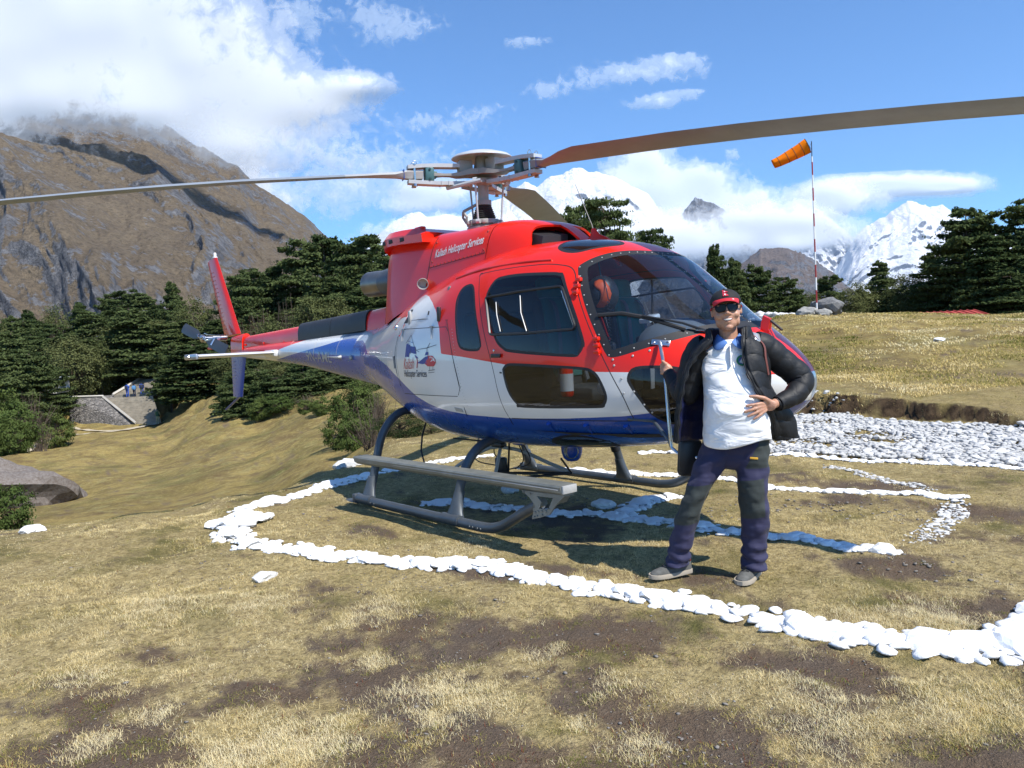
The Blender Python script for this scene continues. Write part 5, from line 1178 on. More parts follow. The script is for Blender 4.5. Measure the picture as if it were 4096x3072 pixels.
val['red'] = np.where((cen[:, 2] > 2.0), -1, val['red'])
region = np.zeros(len(cen), int); matid = np.where(val['red'] < 0, 0, np.where(val['blue'] < 0, 2, 1))
side = np.where(cen[:, 1] < 0, 1, 2)
NAMES = {}
def setr(mask, code, m=None):
    global region
    region = np.where(mask, code * 10 + side, region)
    if m is not None:
        global matid
        matid = np.where(mask, m, matid)
setr(val['bag'] < -.003, 2)
setr(np.abs(val['bag']) < .003, 0, 3)
region = np.where(np.abs(val['bag']) < .003, 0, region)
setr(val['door'] < -GAP, 1)
m_ = np.abs(val['door']) < GAP
region = np.where(m_, 0, region); matid = np.where(m_, 3, matid)
for key, w, code in (('bw', .022, 3), ('sw', .02, 4), ('lw', .02, 5), ('nw', .02, 6), ('belly', .02, 7), ('roof', .03, 9)):
    setr(val[key] < 0, code, 3); matid = np.where(val[key] < -w, 4, matid)
setr(val['ws'] < .006, 8, 3); matid = np.where((val['ws'] < -.05) & (np.abs(cen[:, 1]) > .024), 4, matid)

def region_obj(code, name, parent, glass=GLASS, thick=.012, inner=5):
    sel = [f for f, r in zip(bm.faces, region) if r == code]
    if not sel: return None
    vm = {}; vs = []; fs = []; mi = []
    for f in sel:
        ids = []
        for v in f.verts:
            if v not in vm: vm[v] = len(vs); vs.append(v.co.copy())
            ids.append(vm[v])
        fs.append(ids); mi.append(int(matid[f.index]))
    o = obj_from(name, vs, fs, [RED, WHITE, BLUE, RUBBER, glass, CABIN], parent, True, mi)
    # keep the smooth normals of the whole hull across the cuts
    md = o.modifiers.new('thickness', 'SOLIDIFY'); md.thickness = thick; md.offset = -1.0
    if inner is not None and code in (0, 11, 12, 21, 22): md.material_offset = 0
    md.use_quality_normals = True
    b2 = bmesh.new(); b2.from_mesh(o.data)
    for e in b2.edges:
        if e.is_boundary: e.smooth = False
    b2.to_mesh(o.data); b2.free()
    return o
fus = region_obj(0, 'fuselage', heli, thick=.02)
doorR = region_obj(11, 'door', heli, thick=.02); doorL = region_obj(12, 'door', heli, thick=.02)
bagR = region_obj(21, 'baggage_door', heli, thick=.015); bagL = region_obj(22, 'baggage_door', heli, thick=.015)
for s, d in ((1, doorR), (2, doorL)):
    region_obj(30 + s, 'door_window', d, thick=.004)
    region_obj(50 + s, 'lower_door_window', d, thick=.004)
for s in (1, 2):
    region_obj(40 + s, 'side_window', heli, thick=.004)
    region_obj(60 + s, 'nose_window', heli, thick=.004)
    region_obj(70 + s, 'belly_window', heli, glass=GLASSD, thick=.004)
    region_obj(80 + s, 'windscreen', heli, glass=GLASSW, thick=.004)
    region_obj(90 + s, 'roof_window', heli, glass=GLASSD, thick=.004)
bm.free()
def on_hull(x, z, side=-1, off=0.0):
    h = HULLBVH.ray_cast(Vector((x, side * 3.0, z)), Vector((0, -side, 0)))
    if h[0] is None: return Vector((x, side * .3, z)), Vector((0, side, 0))
    n = h[1] if h[1].y * side > 0 else -h[1]
    return h[0] + n * off, n
def on_roof(x, y, off=0.0):
    h = HULLBVH.ray_cast(Vector((x, y, 4.0)), Vector((0, 0, -1)))
    return h[0] + Vector((0, 0, off)), h[1]

# windscreen screws, all round the black strip
mb = MB()
def ws_curve(side):
    pts = []
    lo = [(1.885, 2.003), (2.262, 1.362), (2.337, 1.376), (2.59, 1.452), (2.783, 1.512)]
    for a, b in zip(lo[:-1], lo[1:]):
        n = max(1, int(math.dist(a, b) / .075))
        for k in range(n):
            t = k / n
            pts.append(on_hull(a[0] + (b[0] - a[0]) * t, a[1] + (b[1] - a[1]) * t, side))
    for k in range(9):
        y = side * (.6 - k * .072)
        pts.append(on_roof(2.09 - .42 * y * y, y))
    for k in range(12):
        x = 2.12 + k * .065
        for yy in (.012,):
            pts.append(on_roof(x, side * yy))
    return pts
for sd in (-1, 1):
    for p, n in ws_curve(sd):
        if n.length == 0: continue
        mb.lathe([(.0055, -.002), (.0055, .002), (.003, .004)], p, n, 7)
mb.build('windscreen_screws', [LGREY], heli, kind='stuff')
# rivets and screws of the door and nose panels
mb = MB()
for (x, z) in [(2.36, 1.10), (2.42, 1.35), (2.52, 1.38), (2.62, 1.405), (2.30, 1.29), (2.35, 1.20), (2.43, 1.11), (2.485, 1.02), (2.52, .965), (2.29, 1.33)]:
    p, n = on_hull(x, z); mb.lathe([(.008, -.002), (.008, .002), (.004, .005)], p, n, 8)
for k in range(26):
    z = 1.62 - k * .0265; x = .605 + (1.62 - z) * .24
    p, n = on_hull(x, z); mb.lathe([(.003, -.001), (.003, .002)], p, n, 5)
mb.build('panel_rivets', [LGREY], heli, kind='stuff')

# seams as raised lips following the shell: gutter above the doors, tail-side panel line
def lip(name, pts, r, mat, side=-1, off=.004, parent=heli):
    P = [on_hull(x, z, side, off)[0] for x, z in pts]
    mb = MB(); mb.tube(catmull(P, 5), r, 6); return mb.build(name, [mat], parent)
for sd in (-1, 1):
    lip('rain_gutter', [(.43, 2.06), (.65, 2.085), (.9, 2.1), (1.33, 2.1), (1.6, 2.085)], .008, RED, sd)
    lip('panel_seam', [(.52, 1.69), (.56, 1.595), (.617, 1.396), (.69, 1.15), (.70, .95), (.69, .89)], .0025, RUBBER, sd, .001)
    lip('panel_seam', [(-.49, 1.60), (-.53, 1.45), (-.50, 1.28), (-.42, 1.13)], .0025, RUBBER, sd, .001)
    lip('panel_seam', [(-.40, 1.728), (.05, 1.735), (.53, 1.70)], .0028, RUBBER, sd, .001)
    lip('door_seam', [(1.24, .90), (1.238, .87), (1.235, .84)], .003, RUBBER, sd, .001)

# door furniture on both sides: hinges, handle, sliding pane, vent
def patch(name, pts, mat, parent, side=-1, t=.006, off=.001):
    """thin plate lying on the shell; outline in side view"""
    P = [on_hull(x, z, side, off) for x, z in pts]
    n = len(P); vs = [p for p, _ in P] + [p + nn * t for p, nn in P]
    fs = [tuple(reversed(range(n))), tuple(range(n, 2 * n))] + [(i, (i + 1) % n, n + (i + 1) % n, n + i) for i in range(n)]
    mb = MB(); mb.add(vs, fs); return mb.build(name, [mat], parent, smooth=False)
for sd, dr in ((-1, doorR), (1, doorL)):
    for (x, z) in ((1.945, 1.855), (2.178, 1.43)):
        mb = MB()
        for k in range(3):
            p, n = on_hull(x + .006 * k - .01, z + .045 - .045 * k, sd, .012)
            mb.box(p, (.05, .03, .028), bevel=.006)
        p1, _ = on_hull(x - .02, z + .07, sd, .016); p2, _ = on_hull(x + .02, z - .07, sd, .016)
        mb.tube([p1, p2], .007, 8)
        mb.build('hinge', [RED], dr)
    mb = MB()
    p1, _ = on_hull(1.15, 1.393, sd, .012); p2, _ = on_hull(1.245, 1.38, sd, .012)
    mb.tube([p1, p2], .011, 8); mb.box((p1 + p2) / 2, (.11, .016, .03), bevel=.004)
    mb.build('handle', [BLACKM], dr)
    mb = MB(); p, n = on_hull(1.166, 1.427, sd); mb.lathe([(.011, -.003), (.011, .004), (.006, .006)], p, n, 12)
    mb.build('lock', [STEEL], dr)
    # sliding ventilation pane: frame, runners, grip
    mb = MB()
    fr = [(1.03, 1.848), (1.40, 1.865), (1.80, 1.868), (1.83, 1.85), (1.99, 1.575), (1.975, 1.552), (1.5, 1.545), (1.13, 1.552)]
    loop = [on_hull(x, z, sd, .006)[0] for x, z in round_poly(fr, .02, 3)]
    mb.tube(loop, (.010, .014), 6, closed=True)
    mb.build('window_runner', [BLACKM], dr)
    mb = MB()
    mb.tube([on_hull(x, z, sd, .012)[0] for x, z in ((1.17, 1.80), (1.20, 1.70), (1.255, 1.57))], .0045, 6)
    mb.build('window_grip', [LGREY], dr); mb = MB()
    mb.tube([on_hull(x, z, sd, .010)[0] for x, z in ((1.43, 1.83), (1.47, 1.70), (1.545, 1.56))], .004, 6)
    mb.build('window_rail', [LGREY], dr)
    mb = MB()
    mb.tube([on_hull(x, z, sd, .014)[0] for x, z in ((1.83, 1.83), (1.985, 1.575))], .004, 6)
    mb.build('frame_edge', [STEEL], dr)
    # latches of the baggage and engine bay
    for (x, z, m) in ((-.235, 1.755, LGREY), (.39, 1.755, BLACKM)):
        mb = MB(); p, n = on_hull(x, z, sd, .012); mb.box(p, (.04, .03, .13), bevel=.012); mb.build('latch', [m], heli)
    patch('intake_slot', [(-.40, 1.72), (-.30, 1.715), (-.28, 1.84), (-.34, 1.845)], RUBBER, heli, sd, .002)
    for x in (-.36, .28):
        mb = MB(); p, n = on_hull(x, 1.655, sd, .010); p2, _ = on_hull(x + .015, 1.55, sd, .008)
        mb.tube([p, p2], [.008, .003], 6); mb.box(p, (.045, .012, .016), bevel=.004); mb.build('catch', [LGREY], heli)
    patch('red_flash', [(-.48, 1.83), (-.395, 1.80), (-.378, 1.70), (-.445, 1.595), (-.76, 1.69), (-.60, 1.78)], RED, heli, sd, .002)
    mb = MB(); p, n = on_hull(-.62, 1.69, sd, .0); mb.lathe([(.03, 0), (.028, .012), (.012, .02)], p, n, 12); mb.build('position_light', [STEEL], heli)
    patch('drain_vent', [(-.585, 1.41), (-.535, 1.415), (-.50, 1.30), (-.55, 1.295)], CABING, heli, sd, .004)
    patch('static_port', [(.145, 1.80), (.165, 1.80), (.17, 1.765), (.15, 1.765)], RUBBER, heli, sd, .003)
    patch('fuel_drain_plate', [(.56, .965), (.66, .955), (.665, .925), (.57, .932)], LGREY, heli, sd, .004)
    patch('door_notice', [(1.225, 1.262), (1.25, 1.260), (1.25, 1.248), (1.226, 1.25)], BLACKM, doorR if sd < 0 else doorL, sd, .002)
    for (x) in (1.65, 1.99, 2.30):
        mb = MB(); p, n = on_hull(x, .875, sd, .006); p2, _ = on_hull(x - .01, .80, sd, .004)
        mb.tube([p, p2], [.022, .006], 6); mb.build('lower_catch', [BLUE], heli)
    # lower mirror/handle arm near the nose
# ---- writing and emblem
def decal(name, verts2, faces, mat, parent=heli, side=-1, off=.0035, bvh=None, cut_len=None, cast=None):
    b = bmesh.new(); vs = [b.verts.new((p[0], 0, p[1])) for p in verts2]
    for f in faces:
        try: b.faces.new([vs[i] for i in f])
        except ValueError: pass
    bmesh.ops.triangulate(b, faces=b.faces[:])
    for _ in range(3):
        long_ = [e for e in b.edges if e.calc_length() > .06]
        if not long_: break
        bmesh.ops.subdivide_edges(b, edges=long_, cuts=1)
        bmesh.ops.triangulate(b, faces=b.faces[:])
    for v in b.verts:
        if cast: v.co = cast(v.co.x, v.co.z, off)
        else:
            p, n = on_hull(v.co.x, v.co.z, side, off); v.co = p
    me = bpy.data.meshes.new(name); b.to_mesh(me); b.free(); me.materials.append(mat)
    o = bpy.data.objects.new(name, me); COL.objects.link(o); o.parent = parent
    return o
def text_mesh(txt, size, shear=0.0, offset=0.0, spacing=1.0, bold=0.0):
    cu = bpy.data.curves.new('lettering', 'FONT'); cu.body = txt; cu.size = size; cu.shear = shear
    cu.offset = bold; cu.space_character = spacing; cu.resolution_u = 3
    o = bpy.data.objects.new('lettering', cu)
    me = bpy.data.meshes.new_from_object(o)
    vs = [(v.co.x, v.co.y) for v in me.vertices]; fs = [tuple(p.vertices) for p in me.polygons]
    bpy.data.objects.remove(o); bpy.data.curves.remove(cu); bpy.data.meshes.remove(me)
    w = max(p[0] for p in vs) - min(p[0] for p in vs)
    return vs, fs, w
def put_text(name, txt, org, xdir, width, height, mat, shear=0, bold=0, **kw):
    vs, fs, w = text_mesh(txt, 1.0, shear, bold=bold)
    h = max(p[1] for p in vs) - 0.0
    sx = width / w; sy = height / h; x0 = min(p[0] for p in vs)
    vs = [(org[0] + (x - x0) * sx * xdir[0], org[1] + (x - x0) * sx * xdir[1] + y * sy) for x, y in vs]
    return decal(name, vs, fs, mat, **kw)
INKR = surf_mat('red_lettering', (.60, .03, .04), .4); INKB = surf_mat('blue_lettering', (.02, .035, .28), .4)
INKD = surf_mat('dark_lettering', (.035, .04, .07), .4); INKW = surf_mat('white_lettering', (.75, .74, .72), .4)
put_text('company_lettering', 'Helicopter Services', (-.285, 1.222), (1, 0.002), .475, .062, INKD, bold=.01)
put_text('company_name', 'Kailash', (-.29, 1.29), (1, .02), .24, .10, INKR, shear=.4, bold=-.008)
def blob(pts): return pts, [tuple(range(len(pts)))]
# emblem: a blue peak with a ridge line, and a small helicopter flying out of it
for pts, m in (
    ([(-.225, 1.52), (-.185, 1.525), (-.16, 1.50), (-.20, 1.485), (-.225, 1.40), (-.25, 1.40)], INKB),
    ([(-.20, 1.50), (-.14, 1.515), (-.12, 1.43), (-.15, 1.44), (-.16, 1.40), (-.215, 1.405)], INKB),
    ([(-.13, 1.50), (-.02, 1.49), (-.01, 1.44), (.0, 1.425), (-.05, 1.43), (-.11, 1.44)], INKB),
    ([(-.20, 1.545), (-.10, 1.535), (-.05, 1.525), (-.10, 1.53), (-.2, 1.55)], INKB),
    ([(-.03, 1.42), (.02, 1.40), (.045, 1.385), (0, 1.39), (-.02, 1.40)], INKB),
    ([(-.24, 1.53), (-.135, 1.60), (-.13, 1.598), (-.235, 1.527)], INKD), ([(-.135, 1.60), (-.13, 1.60), (-.02, 1.47), (.06, 1.445), (.055, 1.442), (-.025, 1.467)], INKD),
    # small helicopter
    ([(.02, 1.345), (.11, 1.375), (.18, 1.40), (.24, 1.405), (.20, 1.34), (.12, 1.335)], INKB),
    ([(.17, 1.41), (.235, 1.415), (.235, 1.44), (.19, 1.44)], INKB),
    ([(.22, 1.41), (.31, 1.405), (.355, 1.375), (.365, 1.345), (.33, 1.315), (.22, 1.315), (.17, 1.335), (.21, 1.36)], INKR),
    ([(.26, 1.40), (.30, 1.395), (.305, 1.36), (.27, 1.355)], INKW), ([(.31, 1.395), (.34, 1.38), (.352, 1.352), (.315, 1.36)], INKW),
    ([(.0, 1.30), (.015, 1.365), (-.01, 1.405), (.005, 1.405), (.03, 1.36), (.015, 1.30)], INKR),
    ([(.205, 1.44), (.21, 1.475), (.215, 1.475), (.215, 1.44)], INKD),
    ([(.03, 1.468), (.21, 1.478), (.38, 1.50), (.38, 1.496), (.21, 1.472), (.03, 1.464)], INKD),
    ([(.21, 1.475), (.265, 1.52), (.27, 1.518), (.218, 1.472)], INKD),
    ([(.23, 1.28), (.34, 1.288), (.342, 1.283), (.23, 1.275)], INKD), ([(.25, 1.315), (.255, 1.315), (.252, 1.28), (.247, 1.28)], INKD),
    ([(.31, 1.315), (.315, 1.315), (.312, 1.285), (.307, 1.285)], INKD), ([(.225, 1.26), (.335, 1.266), (.336, 1.262), (.225, 1.256)], INKD)):
    v_, f_ = blob(pts); decal('emblem', v_, f_, m)
# ---- engine cowling and air intake fairing on the roof
CS = np.array([  # x, half width, top, bottom
 (-1.34, .20, 2.56, 1.78), (-1.32, .27, 2.60, 1.76), (-1.27, .33, 2.625, 1.75), (-1.15, .375, 2.64, 1.75), (-.95, .40, 2.635, 1.8), (-.5, .43, 2.605, 1.9), (0, .455, 2.575, 1.98),
 (.35, .47, 2.565, 2.04), (.62, .475, 2.56, 2.06), (.8, .465, 2.545, 2.08), (1.0, .445, 2.50, 2.1), (1.15, .42, 2.435, 2.1), (1.28, .38, 2.345, 2.1), (1.36, .32, 2.27, 2.1), (1.40, .27, 2.2, 2.1)])
CF = [pchip(CS[:, 0], CS[:, k]) for k in range(1, 4)]
def cowl_rows(x0, x1, nx, nt=90):
    rows = []
    for x in np.linspace(x0, x1, nx):
        hw, zt, zb = [float(f(x)) for f in CF]
        n = 4.2 if x < .6 else 4.2 - 1.4 * min(1, (x - .6) / .6)
        th = np.linspace(0, PI, nt); c, s = np.cos(th), np.sin(th)
        k = (np.abs(c)**n + np.abs(s)**n)**(-1 / n)
        y = hw * c * k; z = zb + (zt - zb) * s * k
        fl = np.clip(1 - (z - zb) / (zt - zb), 0, 1)
        y = y * (1 + .22 * fl**2)
        rows.append([Vector((x, float(a), float(b))) for a, b in zip(y, z)])
    return rows
def grid_bm(rows):
    b = bmesh.new(); vs = [[b.verts.new(p) for p in r] for r in rows]
    for i in range(len(rows) - 1):
        for k in range(len(rows[0]) - 1):
            b.faces.new((vs[i][k], vs[i][k + 1], vs[i + 1][k + 1], vs[i + 1][k]))
    return b, vs
def bm_obj(b, name, mats, parent, mfun=None, thick=None, smooth=True):
    bmesh.ops.recalc_face_normals(b, faces=b.faces)
    me = bpy.data.meshes.new(name)
    for f in b.faces:
        f.smooth = smooth
        if mfun: f.material_index = mfun(f)
    for e in b.edges:
        if e.is_boundary: e.smooth = False
    b.to_mesh(me); b.free()
    for m in mats: me.materials.append(m)
    o = bpy.data.objects.new(name, me); COL.objects.link(o); o.parent = parent
    if thick:
        md = o.modifiers.new('thickness', 'SOLIDIFY'); md.thickness = thick; md.offset = -1; md.use_quality_normals = True
    return o
b, vs = grid_bm(cowl_rows(-1.34, .612, 80))
b.faces.new([v for v in vs[0]])
cowl = bm_obj(b, 'engine_cowling', [RED], heli)
bmesh_rows = cowl_rows(.620, 1.40, 60)
b, vs = grid_bm(bmesh_rows)
INTAKE = lambda sd: [(1.06, 2.435), (1.24, 2.37), (1.30, 2.27), (1.27, 2.235), (1.13, 2.235), (1.09, 2.30)]
# two mouths on the front shoulders, leaving a rib in the middle
f_in = lambda co: np.where(np.abs(co[:, 1]) > .09, sdf_poly(co[:, 0], co[:, 2], smooth2([(1.045, 2.44), (1.16, 2.425), (1.27, 2.36), (1.33, 2.275), (1.325, 2.245), (1.14, 2.24), (1.09, 2.33)], 3)), 9.0)
f_in2 = lambda co: np.maximum(sdf_poly(co[:, 0], co[:, 2], smooth2([(1.045, 2.44), (1.16, 2.46), (1.27, 2.40), (1.35, 2.29), (1.35, 2.24), (1.14, 2.235), (1.09, 2.33)], 3)), .07 - np.abs(co[:, 1]))
cut(b, f_in2)
b.faces.ensure_lookup_table(); cc = np.array([f.calc_center_median()[:] for f in b.faces]); dv = f_in2(cc)
bmesh.ops.delete(b, geom=[f for f, d in zip(b.faces[:], dv) if d < 0], context='FACES')
fair = bm_obj(b, 'intake_fairing', [RED], heli, thick=.02)
mb = MB()
for sd in (-1, 1):
    mb.grid([[Vector((x, sd * y, z)) for y, z in ((.05, 2.2), (.05, 2.45 - (x - .9) * .3), (.34, 2.42 - (x - .9) * .3), (.38, 2.2))] for x in (.9, 1.0, 1.1, 1.16)], closed_u=True, caps=True)
mb.build('intake_duct', [RUBBER], fair)
COWLBVH = None
def cowl_cast(x, z, off):
    hw, zt, zb = [float(f(min(max(x, -1.34), .62))) for f in CF]
    n = 4.2; s = min(max((z - zb) / (zt - zb), 0), 1)
    # invert the section: find y at height z
    c = (1 - s**n)**(1 / n) if s < 1 else 0
    y = hw * c * (1 + .22 * (1 - s)**2)
    return Vector((x, -(y + off), z))
# side panel with its fasteners, aft grille lip and lettering
def cowl_strip(name, pts, r, mat, off=.001):
    mb = MB(); mb.tube([cowl_cast(x, z, off) for x, z in pts], r, 6); return mb.build(name, [mat], cowl)
def seg(a, b, n=14): return [(a[0] + (b[0] - a[0]) * t / n, a[1] + (b[1] - a[1]) * t / n) for t in range(n + 1)]
cowl_strip('panel_seam', seg((-.29, 2.53), (-.33, 2.06)), .003, RUBBER)
cowl_strip('panel_seam', seg((-.30, 2.235), (.60, 2.27)), .0025, RUBBER)
mb = MB()
for k in range(15):
    p = cowl_cast(-.29 + k * .063, 2.245 + k * .0024, .0); mb.box(p, (.012, .01, .02), bevel=.002)
for (x, z) in ((.56, 2.46), (.57, 2.30), (-.26, 2.47), (-.27, 2.29)):
    p = cowl_cast(x, z, .001); mb.lathe([(.012, 0), (.009, .005)], p, (0, -1, 0), 8)
mb.build('panel_fasteners', [surf_mat('dull_red', (.35, .02, .015), .5)], cowl, kind='stuff')
put_text('company_lettering', 'Kailash Helicopter Services', (-.225, 2.325), (1, .045), .77, .075, INKW, bold=.018, parent=cowl, cast=cowl_cast)
# aft grille lip
mb = MB()
R_ = []
for x in (-1.34, -1.30, -1.24, -1.15, -1.0, -.85, -.7, -.55, -.42, -.40):
    hw, zt, zb = [float(f(x)) for f in CF]
    h = .045 if x < -.45 else .0
    R_.append([Vector((x, y, z)) for y, z in ((-hw - .03, zt - .10), (-hw - .035, zt - .02), (-hw + .02, zt + h), (hw - .02, zt + h), (hw + .035, zt - .02), (hw + .03, zt - .10))])
mb.grid(R_, closed_u=True, caps=True)
mb.build('cowling_lip', [RED], cowl)
mb = MB()
for x in (-1.18, -1.02, -.78):
    hw, zt, zb = [float(f(x)) for f in CF]
    mb.box((x, -hw - .030, zt - .055), (.085, .014, .042), bevel=.005)
mb.build('grille_slots', [RUBBER], cowl)
mb = MB(); mb.box((-.62, -.33, 2.655), (.13, .06, .05), bevel=.012); mb.build('hinge_block', [RED], cowl)
# small cup-shaped cooling outlet low on the cowling
mb = MB(); p = cowl_cast(-.36, 2.10, .02)
mb.lathe([(.045, 0), (.05, .02), (.055, .07), (.05, .07), (.042, .02)], p, (.75, -.6, -.25), 16); mb.build('cooling_outlet', [LGREY], cowl)
# exhaust pipe
EXH = surf_mat('heat_tinted_steel', (.34, .29, .23), .35, .9, 0, .35, 3, col2=(.16, .14, .13))
EXD = surf_mat('dark_steel', (.10, .105, .115), .4, .8)
mb = MB(); ax = Vector((-1, 0, .03)).normalized(); o_ = Vector((-1.10, 0, 2.22))
mb.lathe([(.175, 0), (.175, .45), (.16, .62), (.148, .72), (.14, .72), (.14, .0)], o_, ax, 32, caps=False); mb.build('exhaust_shroud', [EXD], heli)
mb = MB(); mb.lathe([(.142, .64), (.146, .74), (.148, 1.08), (.140, 1.085), (.136, 1.08), (.132, .64)], o_, ax, 32, caps=False)
mb.mi = 1; mb.lathe([(.0, .7), (.132, .7)], o_, ax, 32, caps=False)
mb.build('exhaust_pipe', [EXH, RUBBER], heli)
# ---- roof antennas
mb = MB()
R_ = []
for z, a, w in ((2.26, .17, .05), (2.31, .12, .035), (2.34, .055, .02), (2.40, .02, .008)):
    cx = 1.40 + (z - 2.26) * -.35
    R_.append([Vector((cx + a * math.cos(t), .06 + w * math.sin(t), z)) for t in np.linspace(0, 2 * PI, 14, endpoint=False)])
mb.grid(R_, closed_u=True, caps=True); mb.build('antenna_blade', [RED], heli)
mb = MB(); mb.tube([(1.10, .40, 2.25), (1.02, .40, 2.5), (.84, .40, 2.89)], [.008, .006, .003], 6); mb.build('whip_antenna', [BLACKM], heli)

# ---- tail boom
BS = np.array([(-6.32, .075, 1.575), (-6.0, .09, 1.56), (-5.0, .135, 1.54), (-4.1, .178, 1.512), (-3.0, .26, 1.455), (-2.4, .305, 1.42), (-2.0, .338, 1.402), (-1.86, .352, 1.40)])
BF = [pchip(BS[:, 0], BS[:, k]) for k in (1, 2)]
rows = []
for x in np.arange(-6.32, -1.855, .04):
    r, zc = [float(f(x)) for f in BF]
    rows.append([Vector((x, r * math.cos(t), zc + r * math.sin(t))) for t in np.linspace(0, 2 * PI, 72, endpoint=False)])
bb = bmesh.new(); vs = [[bb.verts.new(p) for p in r] for r in rows]
for i in range(len(rows) - 1):
    for k in range(72): bb.faces.new((vs[i][k], vs[i][(k + 1) % 72], vs[i + 1][(k + 1) % 72], vs[i + 1][k]))
bb.faces.new(list(reversed(vs[0]))); bb.faces.new(vs[-1])
BRED = [(-7, 1.50), (-4.62, 1.535), (-4.47, 1.57), (-4.03, 1.63), (-3.48, 1.70), (-3.2, 1.76), (-3.2, 2.2), (-7, 2.2)]
BBLUE = [(-4.75, 1.42), (-4.3, 1.46), (-3.06, 1.57), (-2.58, 1.625), (-2.28, 1.635), (-2.02, 1.61), (-1.83, 1.53), (-1.69, 1.44), (-1.5, 1.40), (-1.5, 0), (-5.0, 0)]
BSILV = [(-2.62, 1.9), (-2.60, 1.65), (-2.50, 1.60), (-2.28, 1.635), (-2.02, 1.61), (-1.83, 1.53), (-1.6, 1.45), (-1.6, 1.9)]
SILVER = surf_mat('silver_paint', (.33, .37, .44), .3, .35, .6, .08)
for P_ in (BRED, BBLUE, BSILV): cut(bb, f_poly(P_))
bb.faces.ensure_lookup_table(); cc = np.array([f.calc_center_median()[:] for f in bb.faces])
mi = np.where(f_poly(BRED)(cc) < 0, 0, np.where(f_poly(BBLUE)(cc) < 0, 2, np.where(f_poly(BSILV)(cc) < 0, 3, 1)))
for f, m in zip(bb.faces, mi): f.material_index = int(m)
BOOMBVH = BVHTree.FromBMesh(bb)
boom = bm_obj(bb, 'tail_boom', [RED, WHITE, BLUE, SILVER], heli)
def boom_cast(x, z, off):
    r, zc = [float(f(x)) for f in BF]; dz = max(-.98, min(.98, (z - zc) / r))
    return Vector((x, -(r * math.sqrt(1 - dz * dz) + off), z))
put_text('registration', '9N-AML', (-3.55, 1.395), (1, -.045), .80, .125, surf_mat('silver_lettering', (.42, .44, .47), .3, .3), bold=.006, parent=boom, cast=boom_cast)
mb = MB()
for x in (-4.15, -3.3, -2.6, -2.08):
    r, zc = [float(f(x)) for f in BF]
    mb.tube([(x, (r + .001) * math.cos(t), zc + (r + .001) * math.sin(t)) for t in np.linspace(0, 2 * PI, 40, endpoint=False)], .0018, 5, closed=True)
for x in (-2.12, -2.04):
    r, zc = [float(f(x)) for f in BF]
    for k in range(40):
        t = 2 * PI * k / 40; d = Vector((0, math.cos(t), math.sin(t)))
        mb.lathe([(.005, 0), (.003, .004)], Vector((x, 0, zc)) + d * r, d, 6)
mb.build('boom_rivets', [LGREY], boom, kind='stuff')
mb = MB()
p = boom_cast(-2.47, 1.42, 0); mb.lathe([(.028, 0), (.02, .02), (.012, .05)], p, (0, -1, 0), 10)
mb.tube([p + Vector((-.22, -.06, .01)), p + Vector((0, -.05, 0)), p + Vector((.03, -.045, 0))], [.006, .012, .008], 8)
mb.build('antenna_bar', [LGREY], boom)
mb = MB(); p = boom_cast(-2.17, 1.41, 0); mb.lathe([(.03, 0), (.028, .02), (.012, .03)], p, (0, -1, 0), 12); mb.tube([p, p + Vector((0, -.05, -.04))], .006, 6); mb.build('antenna_foot', [LGREY], boom)
# drive shaft cover on the boom
def arch(x0, x1, w0, w1, zt0, zt1, zb0, zb1, n=8, nx=2, p=3.0):
    R_ = []
    for i in range(nx):
        t = i / (nx - 1); x = x0 + (x1 - x0) * t; w = w0 + (w1 - w0) * t; zt = zt0 + (zt1 - zt0) * t; zb = zb0 + (zb1 - zb0) * t
        row = []
        for a in np.linspace(0, PI, 2 * n + 1):
            c, s = math.cos(a), math.sin(a); k = (abs(c)**p + abs(s)**p)**(-1 / p)
            row.append(Vector((x, w * c * k, zb + (zt - zb) * s * k)))
        R_.append(row)
    return R_
mb = MB(); mb.grid(arch(-6.02, -3.98, .065, .085, 1.80, 1.865, 1.60, 1.64), closed_u=True, caps=True); mb.build('shaft_cover', [RED], heli)
mb = MB(); mb.grid(arch(-3.99, -3.05, .105, .12, 1.90, 1.93, 1.665, 1.69), closed_u=True, caps=True); mb.grid(arch(-3.04, -2.15, .12, .13, 1.93, 1.965, 1.69, 1.72), closed_u=True, caps=True)
mb.build('exhaust_shield', [surf_mat('black_composite', (.022, .022, .024), .5, bump=.001)], heli)
mb = MB(); mb.grid(arch(-2.16, -1.2, .12, .16, 1.95, 2.0, 1.6, 1.6), closed_u=True, caps=True); mb.build('shaft_cover', [RED], heli)
mb = MB(); mb.grid(arch(-6.5, -6.0, .07, .085, 1.83, 1.85, 1.55, 1.52, nx=3), closed_u=True, caps=True); mb.build('gearbox_cover', [RED], heli)
mb = MB()
for x in (-5.9, -5.2, -4.5):
    mb.box((x, -.075, 1.67), (.03, .02, .03), bevel=.005)
mb.build('cover_clips', [RED], heli, kind='stuff')
